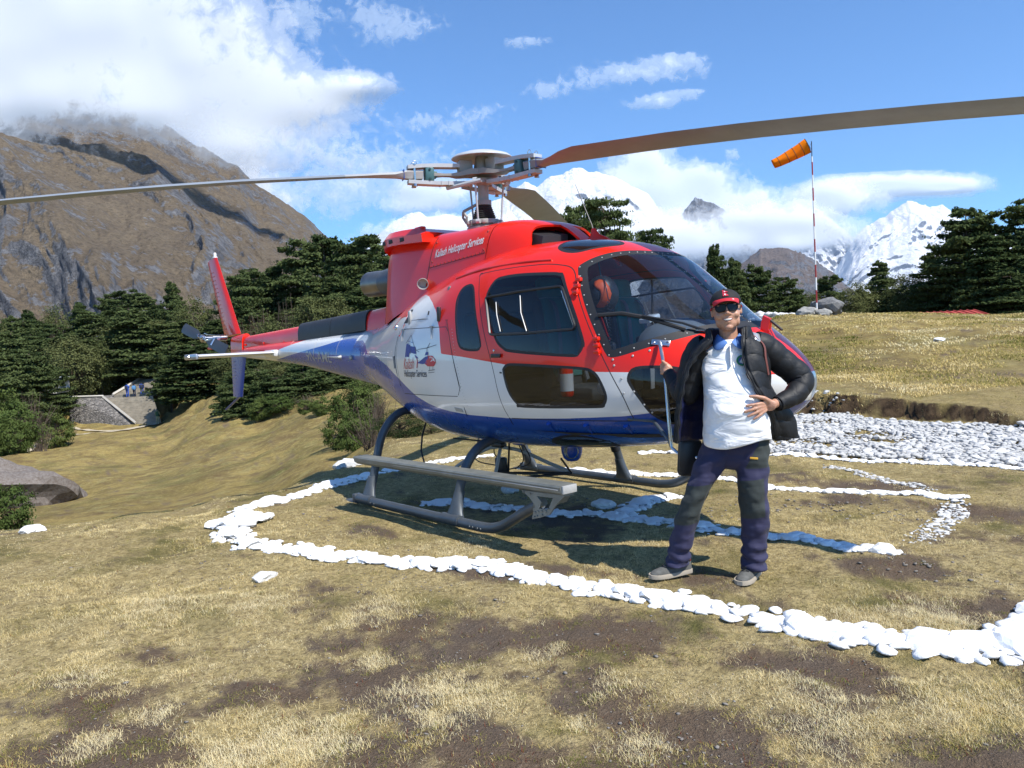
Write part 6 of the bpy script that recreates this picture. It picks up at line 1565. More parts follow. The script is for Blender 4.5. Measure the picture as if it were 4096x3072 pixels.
# ---- fins and stabiliser
def airfoil_fin(name, lo, hi, zlo, zhi, t, mats, tipcut=0, skew=0.0):
    """vertical fin between chord lines lo=(x_back,x_front) and hi"""
    mb = MB(); R_ = []
    for k in range(7):
        s = k / 6; xb = lo[0] + (hi[0] - lo[0]) * s; xf = lo[1] + (hi[1] - lo[1]) * s; z = zlo + (zhi - zlo) * s
        row = []
        for side_ in (1, -1):
            us = np.linspace(0, 1, 12) if side_ == 1 else np.linspace(1, 0, 12)[1:-1]
            for u in us:
                th = t * (1 - .35 * s) * 2.6 * (math.sqrt(max(1 - u, 0)) * u**.8 + .06)
                row.append(Vector((xb + (xf - xb) * u, side_ * th * .5 if 0 < u < 1 else 0, z + skew * u)))
        R_.append(row)
    mb.grid(R_, closed_u=True, caps=True)
    return mb.build(name, mats, heli)
uf = airfoil_fin('upper_fin', (-6.90, -6.22), (-7.44, -7.00), 1.82, 3.10, .075, [RED], skew=.04)
mb = MB()
for k in range(15):
    z = 1.95 + k * .068; s = (z - 1.82) / 1.28; xb = -6.90 + (-7.44 + 6.90) * s
    mb.box((xb + .19, -.020, z), (.15, .052 - .016 * s, .008))
mb.build('fin_rib', [surf_mat('dull_red_rib', (.50, .05, .04), .4)], uf)
mb = MB(); mb.lathe([(.04, 0), (.04, .02), (.024, .02), (.024, .07), (.016, .085)], (-7.08, 0, 3.14), (0, 0, 1), 14); mb.build('beacon', [WHITE], uf)
mb = MB(); mb.lathe([(.022, 0), (.022, .015)], (-7.36, 0, 3.10), (0, 0, 1), 12); mb.build('fin_lamp', [WHITE], uf)
lf = airfoil_fin('lower_fin', (-6.72, -6.33), (-6.68, -6.06), .86, 1.53, .05, [BLUE], skew=-.01)
mb = MB()
for k in range(9):
    z = .98 + k * .055; mb.box((-6.54, -.014, z), (.12, .036, .007))
mb.build('fin_rib', [surf_mat('pale_blue_rib', (.10, .16, .42), .4)], lf)
mb = MB(); mb.tube([(-6.36, 0, .90), (-6.60, 0, .80), (-7.06, 0, .63)], (.012, .028), 10); mb.build('tail_skid', [BLUE], heli)
mb = MB(); R_ = []
for y in np.linspace(-1.24, 1.24, 25):
    row = []
    for side_ in (1, -1):
        us = np.linspace(0, 1, 10) if side_ == 1 else np.linspace(1, 0, 10)[1:-1]
        for u in us: row.append(Vector((-4.97 + .43 * u, float(y), 1.52 + side_ * .055 * (math.sqrt(1 - u) * (u**.9) * 1.3 + .03))))
    R_.append(row)
mb.grid(R_, closed_u=True, caps=True); stab = mb.build('stabiliser', [WHITE], heli)
for sd in (-1, 1):
    mb = MB(); mb.box((-4.78, sd * 1.262, 1.52), (.46, .04, .075), bevel=.018); mb.build('stabiliser_tip', [SILVER], stab)
    mb = MB(); mb.lathe([(.02, 0), (.018, .02), (.008, .03)], (-4.80, sd * 1.28, 1.52), (0, sd, 0), 10); mb.build('position_light', [STEEL], stab)
    mb = MB(); mb.box((-4.72, sd * .17, 1.515), (.36, .10, .10), bevel=.03); mb.build('stabiliser_root', [WHITE], stab)
# ---- tail rotor
tr = empty('tail_rotor', (-6.65, -.40, 1.81), parent=heli)
TRB = surf_mat('dark_grey_blade', (.035, .037, .04), .45)
mb = MB(); mb.lathe([(.05, -.35), (.05, -.12), (.035, -.12), (.035, 0), (.06, 0), (.06, .05), (.02, .07)], (0, -.02, 0), (0, -1, 0), 16); mb.build('rotor_hub', [STEEL], tr)
for s in (-1, 1):
    d = Vector((s * .974, 0, -s * .228)).normalized(); w = Vector((.228, 0, .974)) * 1.0
    mb = MB(); R_ = []
    for r, c, tw in ((.10, .035, .0), (.20, .05, .3), (.34, .085, .62), (.55, .088, .55), (.93, .09, .5), (.95, .075, .5)):
        ch = (w * math.cos(tw) + Vector((0, 1, 0)) * math.sin(tw) * .8); nn = d.cross(ch).normalized()
        ce = d * r + Vector((0, -.03, 0))
        R_.append([ce + ch * c + nn * .002, ce + ch * (c * .4) + nn * .012, ce - ch * (c * .7) + nn * .010, ce - ch * c, ce - ch * (c * .7) - nn * .010, ce + ch * (c * .4) - nn * .012])
    mb.grid(R_, closed_u=True, caps=True); mb.build('rotor_blade', [TRB], tr)
    mb = MB(); mb.tube([d * .12 + w * .05 + Vector((0, -.08, 0)), d * .05 + w * .02 + Vector((0, -.1, 0)), Vector((0, -.04, 0))], .012, 8); mb.build('pitch_horn', [STEEL], tr)
mb = MB()
mb.tube([(.42, .05, -.02), (.2, -.02, -.03), (.02, -.02, -.04)], .028, 10); mb.tube([(.38, 0, -.02), (.38, -.06, -.12)], .022, 8); mb.tube([(.05, -.03, .08), (.2, -.03, .05), (.4, .1, .02)], .009, 6)
mb.build('pitch_linkage', [STEEL], tr)
mb = MB(); mb.tube([(.10, 0, -.16), (.26, 0, -.165)], .02, 10); mb.build('balance_weight', [RED], tr)
# ---- main rotor, mast tilted three degrees ahead
ROT = empty('main_rotor', (0, 0, 3.06), (.017, math.radians(2.2), 0), parent=heli)
HUBG = surf_mat('grey_composite', (.30, .29, .27), .45, 0, 0, .15, 8); SLV = surf_mat('pale_grey_sleeve', (.46, .48, .50), .4, 0, 0, .12, 8)
TEAL = surf_mat('teal_clamp', (.05, .13, .14), .45); BLD = surf_mat('drab_blade', (.26, .29, .325), .42, 0, 0, .18, 2.5, dirt=.15); BLW = surf_mat('pale_blade_cuff', (.42, .42, .41), .4)
TAPE = surf_mat('blue_tape', (.03, .08, .35), .5)
def rad(az, r, t=0, z=0):
    a = math.radians(az); return Vector((math.cos(a) * r - math.sin(a) * t, math.sin(a) * r + math.cos(a) * t, z))
mb = MB()
for az in (5, 125, 245):   # star plate arms
    R_ = []
    for r, w, th in ((.0, .13, .05), (.14, .125, .05), (.24, .085, .036), (.31, .05, .022), (.38, .045, .02), (.44, .055, .026), (.48, .05, .03)):
        R_.append([rad(az, r, s * w, .035 + q * th / 2 + (.02 if r < .22 else 0)) for s, q in ((-1, -1), (1, -1), (1, 1), (-1, 1))])
    mb.grid(R_, closed_u=True, caps=True)
mb.build('star_plate', [HUBG], ROT)
for az in (5, 125, 245):
    for zz, tp in ((.118, .11), (-.045, -.04)):
        mb = MB(); R_ = []
        for r, w, z in ((.11, .06, tp), (.25, .06, zz), (.45, .06, zz), (.58, .065, zz + (.035 - zz) * .06), (.72, .055, zz + (.035 - zz) * .18)):
            R_.append([rad(az, r, s * w, z + q * .017) for s, q in ((-1, -1), (1, -1), (1, 1), (-1, 1))])
        mb.grid(R_, closed_u=True, caps=True)
        if zz < 0:
            for r in (.27, .34, .41): mb.box(rad(az, r, 0, -.045), (.010, .13, .042), rot=Matrix.Rotation(math.radians(az), 3, 'Z'))
        mb.build('sleeve_flange', [SLV], ROT)
    mb = MB(); Rz = Matrix.Rotation(math.radians(az), 3, 'Z')
    mb.box(rad(az, .52, 0, .036), (.085, .13, .135), rot=Rz, bevel=.015); mb.box(rad(az, .47, 0, .036), (.05, .09, .06), rot=Rz, bevel=.01)
    for z in (-.008, .08):
        for t in (-.04, .04): mb.lathe([(.012, -.072), (.012, .072)], rad(az, .52, 0, z), rad(az, 0, 1), 8)
    mb.build('frequency_adapter', [TEAL], ROT)
    mb = MB(); mb.box(rad(az, .17, 0, .115), (.13, .13, .115), rot=Rz, bevel=.012); mb.build('thrust_bearing', [HUBG], ROT)
    mb = MB()
    for t in (-.045, .045):
        mb.lathe([(.012, -.06), (.012, .12), (.02, .12), (.02, .13)], rad(az, .66, t, 0), (0, 0, 1), 10)
        mb.tube([rad(az, .66 + .022 * math.cos(q), t, .13 + .03 * math.sin(q)) for q in np.linspace(0, PI, 9)], .003, 5)
        mb.lathe([(.024, -.075), (.018, -.05)], rad(az, .66, t, 0), (0, 0, 1), 10)
    mb.build('blade_pin', [STEEL], ROT)
    # blade
    mb = MB(); R_ = []
    for r, c0, c1, th, tw in ((.58, -.05, .05, .085, 0), (.72, -.055, .06, .085, .0), (.84, -.06, .08, .07, .04), (.98, -.09, .13, .055, .10), (1.12, -.11, .19, .045, .15), (1.3, -.115, .235, .042, .17),
                       (2.2, -.115, .235, .05, .15), (2.8, -.115, .235, .05, .135), (3.4, -.115, .235, .05, .115), (4.0, -.115, .235, .05, .10), (4.6, -.115, .235, .05, .085), (5.2, -.115, .235, .042, .09), (5.345, -.10, .225, .038, .09)):
        dz = .035 - .29 * max(0, (r - .6) / 3.9)**1.6
        row = []
        n = 9
        prof = [(u, math.sqrt(u) * (1 - u)**.75 * 1.9 + .04) for u in np.linspace(0, 1, n)]
        for u, h in prof: row.append((u, h * .5))
        for u, h in prof[-2:0:-1]: row.append((u, -h * .5))
        pts = []
        for u, h in row:
            if r < .75: h = .5 * (1 if h >= 0 else -1) * (.9 if 0.02 < u < .98 else .6)
            t = -(c0 + (c1 - c0) * u)      # rotor turns clockwise seen from above: leading edge on the +t side
            z = h * th
            # pitch about the feathering axis
            t2 = t * math.cos(tw) + z * math.sin(tw); z2 = -t * math.sin(tw) + z * math.cos(tw)
            pts.append(rad(az, r, t2, z2 + dz))
        R_.append(pts)
    mb.grid(R_, closed_u=True, caps=True)
    for i_, f in enumerate(mb.f): 
        if min((mb.v[q] - Vector((0, 0, 0))).length for q in f) < 1.15 and az == 245: mb.m[i_] = 1
    bl = mb.build('rotor_blade', [BLD, BLW], ROT)
    mb = MB(); mb.tube([rad(az, .76, t, z + .036) for t, z in ((-.072, .040), (.058, .040), (.058, -.040), (-.072, -.040))], .005, 5, closed=True); mb.build('blade_tape', [TAPE], bl)
mb = MB()
mb.lathe([(.02, .262), (.16, .252), (.262, .222), (.29, .20), (.292, .194), (.28, .19), (.2, .205), (.05, .21)], (0, 0, 0), (0, 0, 1), 48); mb.build('rotor_cap', [SLV], ROT)
mb = MB(); mb.lathe([(.08, .04), (.08, .12), (.06, .21)], (0, 0, 0), (0, 0, 1), 20); mb.build('cap_support', [HUBG], ROT)
mb = MB(); mb.lathe([(.052, -.5), (.052, -.06), (.10, -.04), (.10, .0)], (0, 0, 0), (0, 0, 1), 24)
mb.lathe([(.075, -.245), (.075, -.20)], (0, 0, 0), (0, 0, 1), 24); mb.build('rotor_mast', [HUBG], ROT)
mb = MB(); pr = []
for k in range(15):
    z = -.37 + k * .009; r = .118 - .045 * k / 14; pr.append((r * (1.0 if k % 2 else .90), z))
mb.lathe(pr, (0, 0, 0), (0, 0, 1), 32); mb.build('rubber_boot', [RUBBER], ROT)
mb = MB(); mb.lathe([(.10, -.385), (.145, -.385), (.15, -.40), (.15, -.425), (.12, -.43), (.12, -.46), (.17, -.46), (.17, -.475), (.10, -.50)], (0, 0, 0), (0, 0, 1), 32)
for az in (20, 140, 260, 80, 200, 320):
    Rz = Matrix.Rotation(math.radians(az), 3, 'Z'); mb.box(rad(az, .165, 0, -.415), (.06, .035, .035), rot=Rz, bevel=.006)
mb.build('swashplate', [HUBG], ROT)
for az in (300, 60, 180):
    top = rad(az, .20, 0, -.03); bot = rad(az, .165, 0, -.41)
    mb = MB(); mb.tube([top, bot], .0095, 8); mb.lathe([(.022, -.018), (.022, .018)], top, rad(az, 0, 1), 10); mb.lathe([(.022, -.018), (.022, .018)], bot, rad(az, 0, 1), 10)
    mb.build('pitch_link', [SLV], ROT)
    mb = MB(); mb.tube([top, rad(az + 18, .24, 0, -.045), rad(az - 60, .35, 0.02, -.08)], [.016, .02, .022], 8); mb.build('pitch_arm', [SLV], ROT)
mb = MB()
s0 = rad(225, .05, 0, -.225); s1 = rad(235, .20, 0, -.30); s2 = rad(240, .175, 0, -.41)
mb.tube([s0, s1], .014, 8); mb.tube([s1, (s1 + s2) / 2 + Vector((-.03, 0, 0)), s2], .013, 8); mb.tube([s1, (s1 + s2) / 2 + Vector((.03, 0, 0)), s2], .013, 8); mb.build('scissor_link', [HUBG], ROT)
mb = MB(); mb.lathe([(.16, 2.50), (.16, 2.60), (.13, 2.60)], (0, 0, 0), (0, 0, 1), 28)
for az in (10, 130, 250): mb.lathe([(.022, -.05), (.022, .02)], rad(az, .15, 0, 2.62), rad(az, 1), 8)
mb.build('gearbox_top', [HUBG], heli)

# ---- skid landing gear
STEP = surf_mat('grey_step_paint', (.20, .21, .19), .5, .2, 0, .3, 5, bump=.001, dirt=.3)
for sd in (-1, 1):
    S = lambda x, y, z: Vector((x, sd * y, z))
    pts = [S(-.84, 1.085, .055), S(-.4, 1.085, .055), S(.3, 1.085, .055), S(1.0, 1.085, .055)] + [S(x, 1.085, z) for x, z in ((1.14, .058), (1.26, .075), (1.36, .11), (1.46, .16))]
    if sd < 0: pts += [S(1.62, 1.09, .245), S(1.80, 1.095, .33)]
    else: pts += [S(1.55, 1.085, .21), S(1.64, 1.085, .26)]
    mb = MB(); mb.tube(catmull(pts, 4), .040, 16); skid = mb.build('skid_tube', [GREY], heli)
    mb = MB(); mb.box(S(-.86, 1.085, .06), (.06, .085, .085), bevel=.012)
    for x in (-.55, -.48, .98, 1.02, 1.08, 1.12): mb.lathe([(.010, 0), (.008, .008)], S(x, 1.123, .05), (0, sd, 0), 7)
    mb.build('skid_fittings', [GREY], skid, kind='stuff')
    if True:
        mb = MB(); mb.tube([S(-1.02, 1.09, .03), S(-.95, 1.09, .02), S(-.80, 1.09, .02)], (.004, .04), 8); mb.build('wear_strip', [GREY], skid)
    aft = [S(-.70, .0, .78), S(-.70, .30, .835), S(-.70, .50, .865), S(-.70, .64, .855), S(-.70, .76, .78), S(-.70, .85, .67), S(-.70, .905, .54), S(-.70, .945, .40), S(-.70, .99, .24), S(-.70, 1.04, .09)]
    fwd = [S(.69, .0, .60), S(.69, .35, .645), S(.69, .55, .665), S(.69, .70, .64), S(.69, .80, .59), S(.69, .89, .50), S(.69, .955, .38), S(.69, 1.01, .23), S(.69, 1.05, .09)]
    for P_, x in ((aft, -.70), (fwd, .69)):
        mb = MB(); mb.tube(catmull(P_, 5), .040, 14); mb.build('cross_tube', [GREY], heli)
        mb = MB(); R_ = []
        for z, hx in ((.075, .115), (.12, .085), (.20, .056), (.27, .044), (.275, .0435)):
            y = 1.055 - (z - .08) * .33
            R_.append([S(x + hx * math.cos(t), y + .048 * math.sin(t), z) for t in np.linspace(0, 2 * PI, 14, endpoint=False)])
        mb.grid(R_, closed_u=True, caps=True); mb.tube([S(x - .12, 1.085, .06), S(x + .12, 1.085, .06)], .047, 14); mb.build('skid_shoe', [GREY], skid)
        mb = MB(); y = .94 if x > 0 else .935; z = .40 if x > 0 else .43; mb.tube([S(x, y - .012, z + .03), S(x, y + .012, z - .03)], .048, 12); mb.build('clamp', [RUBBER], skid)
    # long foot step with its front bracket (starboard) and short step to port
    x0, x1 = (-.60, 2.16)
    if sd < 0:
        mb = MB()
        R_ = []
        for x, zt in ((x0, .505), (x1, .515)):
            R_.append([S(x, y, z) for y, z in ((1.10, zt), (1.235, zt), (1.245, zt - .012), (1.235, zt - .05), (1.20, zt - .075), (1.12, zt - .075), (1.10, zt - .03))])
        mb.grid(R_, closed_u=True, caps=True); st = mb.build('foot_step', [STEP], heli, auto=25)
        mb = MB(); mb.tube([S(x0 + .02, 1.235, .477), S(x1 - .02, 1.245, .487)], .004, 5); mb.box(S(x1 + .01, 1.17, .487), (.02, .13, .055), bevel=.004); mb.build('step_edging', [LGREY], st)
        mb = MB()
        for q in ((x0 - .03, 1.16, .49),): mb.tube([S(*q), S(q[0] + .05, q[1], q[2])], .018, 8)
        mb.build('step_end', [RUBBER], st)
        # gusset plate with a cut-out: outer outline minus window, as a ring of quads
        out = [(1.62, .44), (1.70, .40), (1.76, .345), (1.735, .29), (1.72, .245), (1.80, .265), (1.90, .30), (1.965, .37), (2.06, .45), (1.84, .445)]
        win = [(1.785, .415), (1.80, .40), (1.825, .38), (1.81, .345), (1.80, .33), (1.84, .33), (1.89, .335), (1.915, .37), (1.945, .42), (1.87, .418)]
        vs = []; fs = []; n = len(out)
        for yy in (1.20, 1.215):
            vs += [S(x + .11, yy, z) for x, z in out]; vs += [S(x + .11, yy, z) for x, z in win]
        for i in range(n):
            j = (i + 1) % n
            fs += [(i, j, n + j, n + i), (2 * n + i, 3 * n + i, 3 * n + j, 2 * n + j), (i, 2 * n + i, 2 * n + j, j), (n + i, n + j, 3 * n + j, 3 * n + i)]
        mb = MB(); mb.add(vs, fs)
        for x, z in ((1.76, .30), (1.79, .31), (1.83, .315), (1.87, .32), (1.90, .34), (1.75, .265), (1.78, .275), (1.83, .29), (1.65, .43), (1.72, .425)):
            mb.lathe([(.009, 0), (.006, .008)], S(x + .11, 1.215, z), (0, sd, 0), 7)
        mb.build('step_bracket', [STEP], st, smooth=False)
        mb = MB(); mb.box(S(2.08, 1.14, .42), (.03, .10, .10), rot=Matrix.Rotation(.6 * 1, 3, 'Y'), bevel=.01); mb.tube([S(1.75, 1.10, .31), S(1.88, 1.14, .36)], .03, 10); mb.tube([S(1.80, 1.10, .33), S(1.86, 1.205, .31)], .02, 8); mb.build('step_stay', [STEP], st)
# ---- belly fittings
mb = MB(); b_ = (1.03, -.06)
R_ = []
for z, rx, ry in ((.66, .11, .085), (.58, .108, .085), (.50, .10, .082), (.45, .08, .07), (.425, .05, .045), (.418, .01, .01)):
    R_.append([Vector((1.03 + rx * math.cos(t), ry * math.sin(t), z)) for t in np.linspace(0, 2 * PI, 24, endpoint=False)])
mb.grid(R_, closed_u=True, caps=True); ll = mb.build('landing_light', [BLUE], heli)
mb = MB(); d = Vector((.64, -.75, -.10)).normalized(); mb.lathe([(.066, -.05), (.066, .012), (.060, .018), (.05, .008)], Vector((1.075, -.052, .515)), d, 24); mb.build('lamp_lens', [surf_mat('lamp_glass', (.30, .31, .30), .25, .6, bump=.002, bscale=120)], ll)
FR = surf_mat('pale_frame_paint', (.42, .42, .38), .5)
fr = empty('cargo_swing', (.10, 0, .55), parent=heli)
mb = MB(); L = lambda *p: Vector(p) - Vector((.10, 0, .55))
mb.tube(catmull([L(.02, 0, .48), L(-.12, -.05, .45), L(-.30, -.20, .33), L(-.42, -.30, .22)], 5), .018, 8)
mb.tube([L(.05, 0, .47), L(.12, -.10, .35), L(.13, -.16, .20)], .018, 8)
mb.tube(catmull([L(.08, 0, .48), L(.25, .10, .44), L(.48, .22, .33), L(.70, .30, .25)], 5), .018, 8)
mb.build('swing_frame', [FR], fr)
mb = MB(); mb.tube([L(-.42, -.30, .21), L(.15, -.10, .25), L(.72, .30, .24)], .012, 6); mb.tube([L(.13, -.16, .19), L(.72, .30, .24)], .012, 6); mb.tube([L(.70, .30, .25), L(.84, .05, .42)], .010, 6)
mb.tube([L(.19, .0, .56), L(.10, .04, .2)], .010, 6); mb.build('swing_bars', [BLACKM], fr)
mb = MB(); mb.box(L(.05, .0, .30), (.12, .08, .16), bevel=.02); mb.box(L(.05, .0, .21), (.07, .05, .07), bevel=.015); mb.box(L(.03, 0, .50), (.16, .08, .05), bevel=.015); mb.build('cargo_hook', [BLACKM], fr)
for (a, b_, c_) in (((-.16, -.1, .56), (-.22, -.1, .35), (.0, 0, .29)), ((.3, .0, .57), (.36, .02, .38), (.2, .05, .27)), ((.36, .0, .57), (.45, .02, .36), (.12, .0, .26)), ((-.02, .0, .56), (-.05, 0, .42), (.02, 0, .36))):
    mb = MB(); mb.tube(catmull([a, b_, c_], 6), .006, 5); mb.build('cable', [RUBBER], heli)
mb = MB(); mb.tube([(-.80, -.25, .77), (-.62, -.45, .60), (-.55, -.52, .47), (-.35, -.62, .36)], .009, 6); mb.tube([(-.95, -.1, .84), (-.78, -.2, .80)], .03, 8); mb.tube([(-.30, -.3, .58), (.20, -.2, .56)], .008, 6); mb.build('stay_cable', [RUBBER], heli)
mb = MB()
for x, y in ((.62, .12), (.70, -.12)): mb.box((x, y, .59), (.10, .10, .05), bevel=.01)
for sd in (-1, 1):
    mb.box((.69, sd * .30, .63), (.12, .10, .10), bevel=.02); mb.box((-.70, sd * .26, .79), (.12, .10, .08), bevel=.02)
mb.build('tube_saddle', [BLUE], heli)

# ---- nose fittings: wiper, wire cutter, handle strut beside the windscreen foot, mirror bracket under the nose
def hp(x, z, off=.0, side=-1): return on_hull(x, z, side, off)[0]
mb = MB()
mb.tube([hp(2.775, 1.478, .015), hp(2.64, 1.53, .035), hp(2.42, 1.60, .035)], [.010, .008, .006], 6); mb.build('wiper_arm', [BLACKM], heli)
mb = MB(); mb.tube([hp(2.67, 1.50, .012), hp(2.45, 1.59, .02), hp(2.30, 1.635, .015), hp(2.15, 1.635, .012)], (.014, .007), 6); mb.build('wiper_blade', [RUBBER], heli)
mb = MB(); p, n = on_hull(2.785, 1.478); mb.lathe([(.022, 0), (.02, .02), (.012, .03)], p, n, 12); mb.tube([p + n * .02, hp(2.72, 1.49, .015)], .008, 6); mb.build('wiper_pivot', [STEEL], heli)
mb = MB(); R_ = [[(2.93, -.02, 1.475), (2.93, .02, 1.475), (3.02, .02, 1.425), (3.02, -.02, 1.425)], [(2.935, -.018, 1.53), (2.935, .018, 1.53), (2.99, .018, 1.48), (2.99, -.018, 1.48)], [(2.95, -.012, 1.575), (2.95, .012, 1.575), (3.00, .012, 1.55), (3.00, -.012, 1.55)]]
mb.grid([[Vector(p) for p in r] for r in R_], closed_u=True, caps=True); wc = mb.build('wire_cutter', [RED], heli)
mb = MB(); mb.tube([(2.99, 0, 1.545), (3.08, 0, 1.47)], .010, 6); mb.build('cutter_bar', [BLACKM], wc)

# ---- cabin
GRN = surf_mat('teal_seat_cloth', (.02, .20, .17), .8, bump=.002, bscale=40, sheen=.3); DSEAT = surf_mat('dark_grey_seat', (.05, .055, .06), .7, bump=.002)
mb = MB(); mb.grid([[Vector((x, -w, .80)), Vector((x, w, .80)), Vector((x, w * .9, .77)), Vector((x, -w * .9, .77))] for x, w in ((-.1, .55), (.4, .74), (1.0, .80), (1.8, .78), (2.3, .66), (2.6, .45))], closed_u=True, caps=True)
mb.build('cabin_floor', [CABIN], heli)
mb = MB(); mb.box((.40, 0, 1.40), (.05, 1.55, 1.2), bevel=.1); mb.build('rear_bulkhead', [CABING], heli)
mb = MB(); mb.box((.70, 0, 1.02), (.50, 1.35, .35), bevel=.06); mb.box((.48, 0, 1.45), (.12, 1.35, .62), bevel=.05); mb.build('rear_bench', [DSEAT], heli)
for y in (-.42, .42):
    st = empty('seat', (1.62, y, .80), parent=heli)
    mb = MB(); mb.box((.06, 0, .27), (.48, .44, .12), bevel=.05); mb.build('cushion', [DSEAT], st)
    mb = MB(); mb.box((-.24, 0, .66), (.10, .42, .72), rot=Matrix.Rotation(-.18, 3, 'Y'), bevel=.06); mb.build('backrest', [DSEAT], st)
    mb = MB(); mb.box((-.235, 0, .70), (.13, .36, .66), rot=Matrix.Rotation(-.18, 3, 'Y'), bevel=.05); mb.build('seat_cover', [GRN], st)
    mb = MB(); mb.box((-.33, 0, 1.10), (.08, .26, .18), rot=Matrix.Rotation(-.18, 3, 'Y'), bevel=.04); mb.build('headrest', [GRN], st)
    mb = MB(); mb.box((.0, 0, .11), (.42, .40, .20), bevel=.03); mb.build('seat_box', [CABING], st)
    mb = MB()
    for s in (-1, 1): mb.tube(catmull([(-.33, s * .08, 1.02), (-.17, s * .10, .95), (-.12, s * .11, .6), (-.10, s * .16, .36)], 4), (.004, .022), 6)
    mb.build('harness', [CABING], st)
# instrument hood and pedestal
mb = MB(); R_ = []
for x, w, zt, zb in ((2.00, .34, 1.50, 1.30), (2.06, .40, 1.57, 1.2), (2.2, .45, 1.60, 1.15), (2.4, .46, 1.575, 1.1), (2.55, .44, 1.52, 1.05), (2.68, .38, 1.43, 1.0), (2.78, .26, 1.34, 1.0)):
    row = []
    for a in np.linspace(0, PI, 17):
        c, s = math.cos(a), math.sin(a); k = (abs(c)**3 + abs(s)**3)**(-1 / 3); row.append(Vector((x, .08 + w * c * k, zb + (zt - zb) * s * k)))
    R_.append(row)
mb.grid(R_, closed_u=True, caps=True); mb.build('instrument_hood', [surf_mat('grey_hood_cloth', (.17, .18, .19), .65, bump=.001)], heli)
mb = MB(); mb.box((2.02, .08, 1.34), (.05, .62, .28), bevel=.02); mb.build('instrument_panel', [BLACKM], heli)
mb = MB()
for k in range(8): mb.lathe([(.034, 0), (.034, .012), (.028, .012)], (1.995, -.16 + (k % 4) * .16, 1.40 - (k // 4) * .12), (-1, 0, 0), 14)
mb.build('instrument_dials', [CABING], heli)
mb = MB(); mb.box((2.05, .08, 1.0), (.4, .24, .45), bevel=.04); mb.build('centre_console', [CABIN], heli)
mb = MB(); p = Vector((2.30, -.42, 1.60)); mb.box(p, (.10, .13, .035), rot=Matrix.Rotation(.3, 3, 'X'), bevel=.01); mb.build('white_gauge', [WHITE], heli)
for y in (-.40,):
    mb = MB(); mb.tube(catmull([(2.0, y, .82), (2.0, y, 1.05), (1.95, y, 1.25), (1.92, y, 1.35)], 4), .014, 8); mb.box((1.92, y, 1.39), (.05, .04, .11), bevel=.015); mb.build('control_stick', [BLACKM], heli)
    mb = MB(); mb.box((2.22, -.50, 1.20), (.06, .10, .20), bevel=.02); mb.box((2.20, -.40, 1.30), (.05, .06, .10), bevel=.02); mb.tube([(2.2, -.45, .82), (2.22, -.47, 1.2)], .015, 6); mb.build('gauge_bracket', [BLACKM], heli)
    mb = MB(); mb.box((2.28, -.36, 1.20), (.01, .16, .20), rot=Matrix.Rotation(.25, 3, 'Z'), bevel=.003); mb.build('checklist', [surf_mat('paper', (.45, .45, .44), .8)], heli)
mb = MB(); pts = []
for k in range(150): a = k * .9; pts.append((2.10 + .010 * math.cos(a), -.62 + .010 * math.sin(a), 1.75 - k * .0036))
mb.tube(pts, .003, 4); mb.tube([(2.10, -.62, 1.75), (2.0, -.55, 1.93)], .004, 5); mb.build('coiled_cord', [BLACKM], heli)
# headset helmet hanging beside the door post, inside the windscreen
hm = empty('hanging_helmet', (1.93, -.50, 1.80), parent=heli)
mb = MB(); R_ = []
for i in range(13):
    f = PI * i / 12
    R_.append([Vector((.125 * math.sin(f) * math.cos(t), .125 * math.sin(f) * math.sin(t), .14 * math.cos(f))) for t in np.linspace(0, 2 * PI, 20, endpoint=False)])
mb.grid(R_, closed_u=True); mb.build('helmet_shell', [BLACKM], hm)
ORG = surf_mat('orange_shell', (.75, .10, .02), .4)
mb = MB(); R_ = []
c0 = Vector((.25, -.9, -.05)).normalized(); e1 = c0.cross(Vector((0, 0, 1))).normalized(); e2 = e1.cross(c0)
for q, hw in ((-1.5, .006), (-1.1, .020), (-.6, .028), (0, .030), (.5, .028), (1.0, .034), (1.35, .028), (1.6, .012)):
    cen_ = math.cos(q) * e1 * -1 + math.sin(q) * e2; row = []
    for s in (-1, -.5, 0, .5, 1):
        rr_ = .085 + s * hw; v_ = (cen_ * rr_ + c0 * math.sqrt(max(.0008, .136**2 - rr_**2))); row.append(v_ * 1.01)
    R_.append(row)
mb.grid(R_); ob = mb.build('helmet_stripe', [ORG], hm); md = ob.modifiers.new('t', 'SOLIDIFY'); md.thickness = .006
mb = MB(); mb.lathe([(.045, 0), (.045, .03), (.025, .04)], c0 * .10, c0, 16); mb.build('ear_cup', [BLACKM], hm)
mb = MB(); mb.tube([(0, 0, .13), (-.02, 0, .24)], .006, 6); mb.build('hanger', [BLACKM], hm)
# red fire extinguisher behind the lower door window, and a folded map board
fx = empty('fire_extinguisher', (1.72, -.70, 1.06), parent=heli)
mb = MB(); mb.lathe([(.04, 0), (.05, .02), (.05, .20), (.035, .235), (.02, .25)], (0, 0, 0), (0, 0, 1), 18); mb.build('cylinder_body', [RED], fx)
mb = MB(); mb.lathe([(.0512, .04), (.0512, .17)], (0, 0, 0), (0, 0, 1), 18, caps=False); mb.build('label_wrap', [WHITE], fx)
mb = MB(); mb.box((0, 0, .265), (.09, .025, .03), bevel=.006); mb.build('trigger', [BLACKM], fx)
mb = MB(); mb.lathe([(.05, -.015), (.05, .015), (.04, .02)], (2.13, -.74, 1.13), (.2, -1, 0), 16); mb.build('door_wheel', [WHITE], heli)
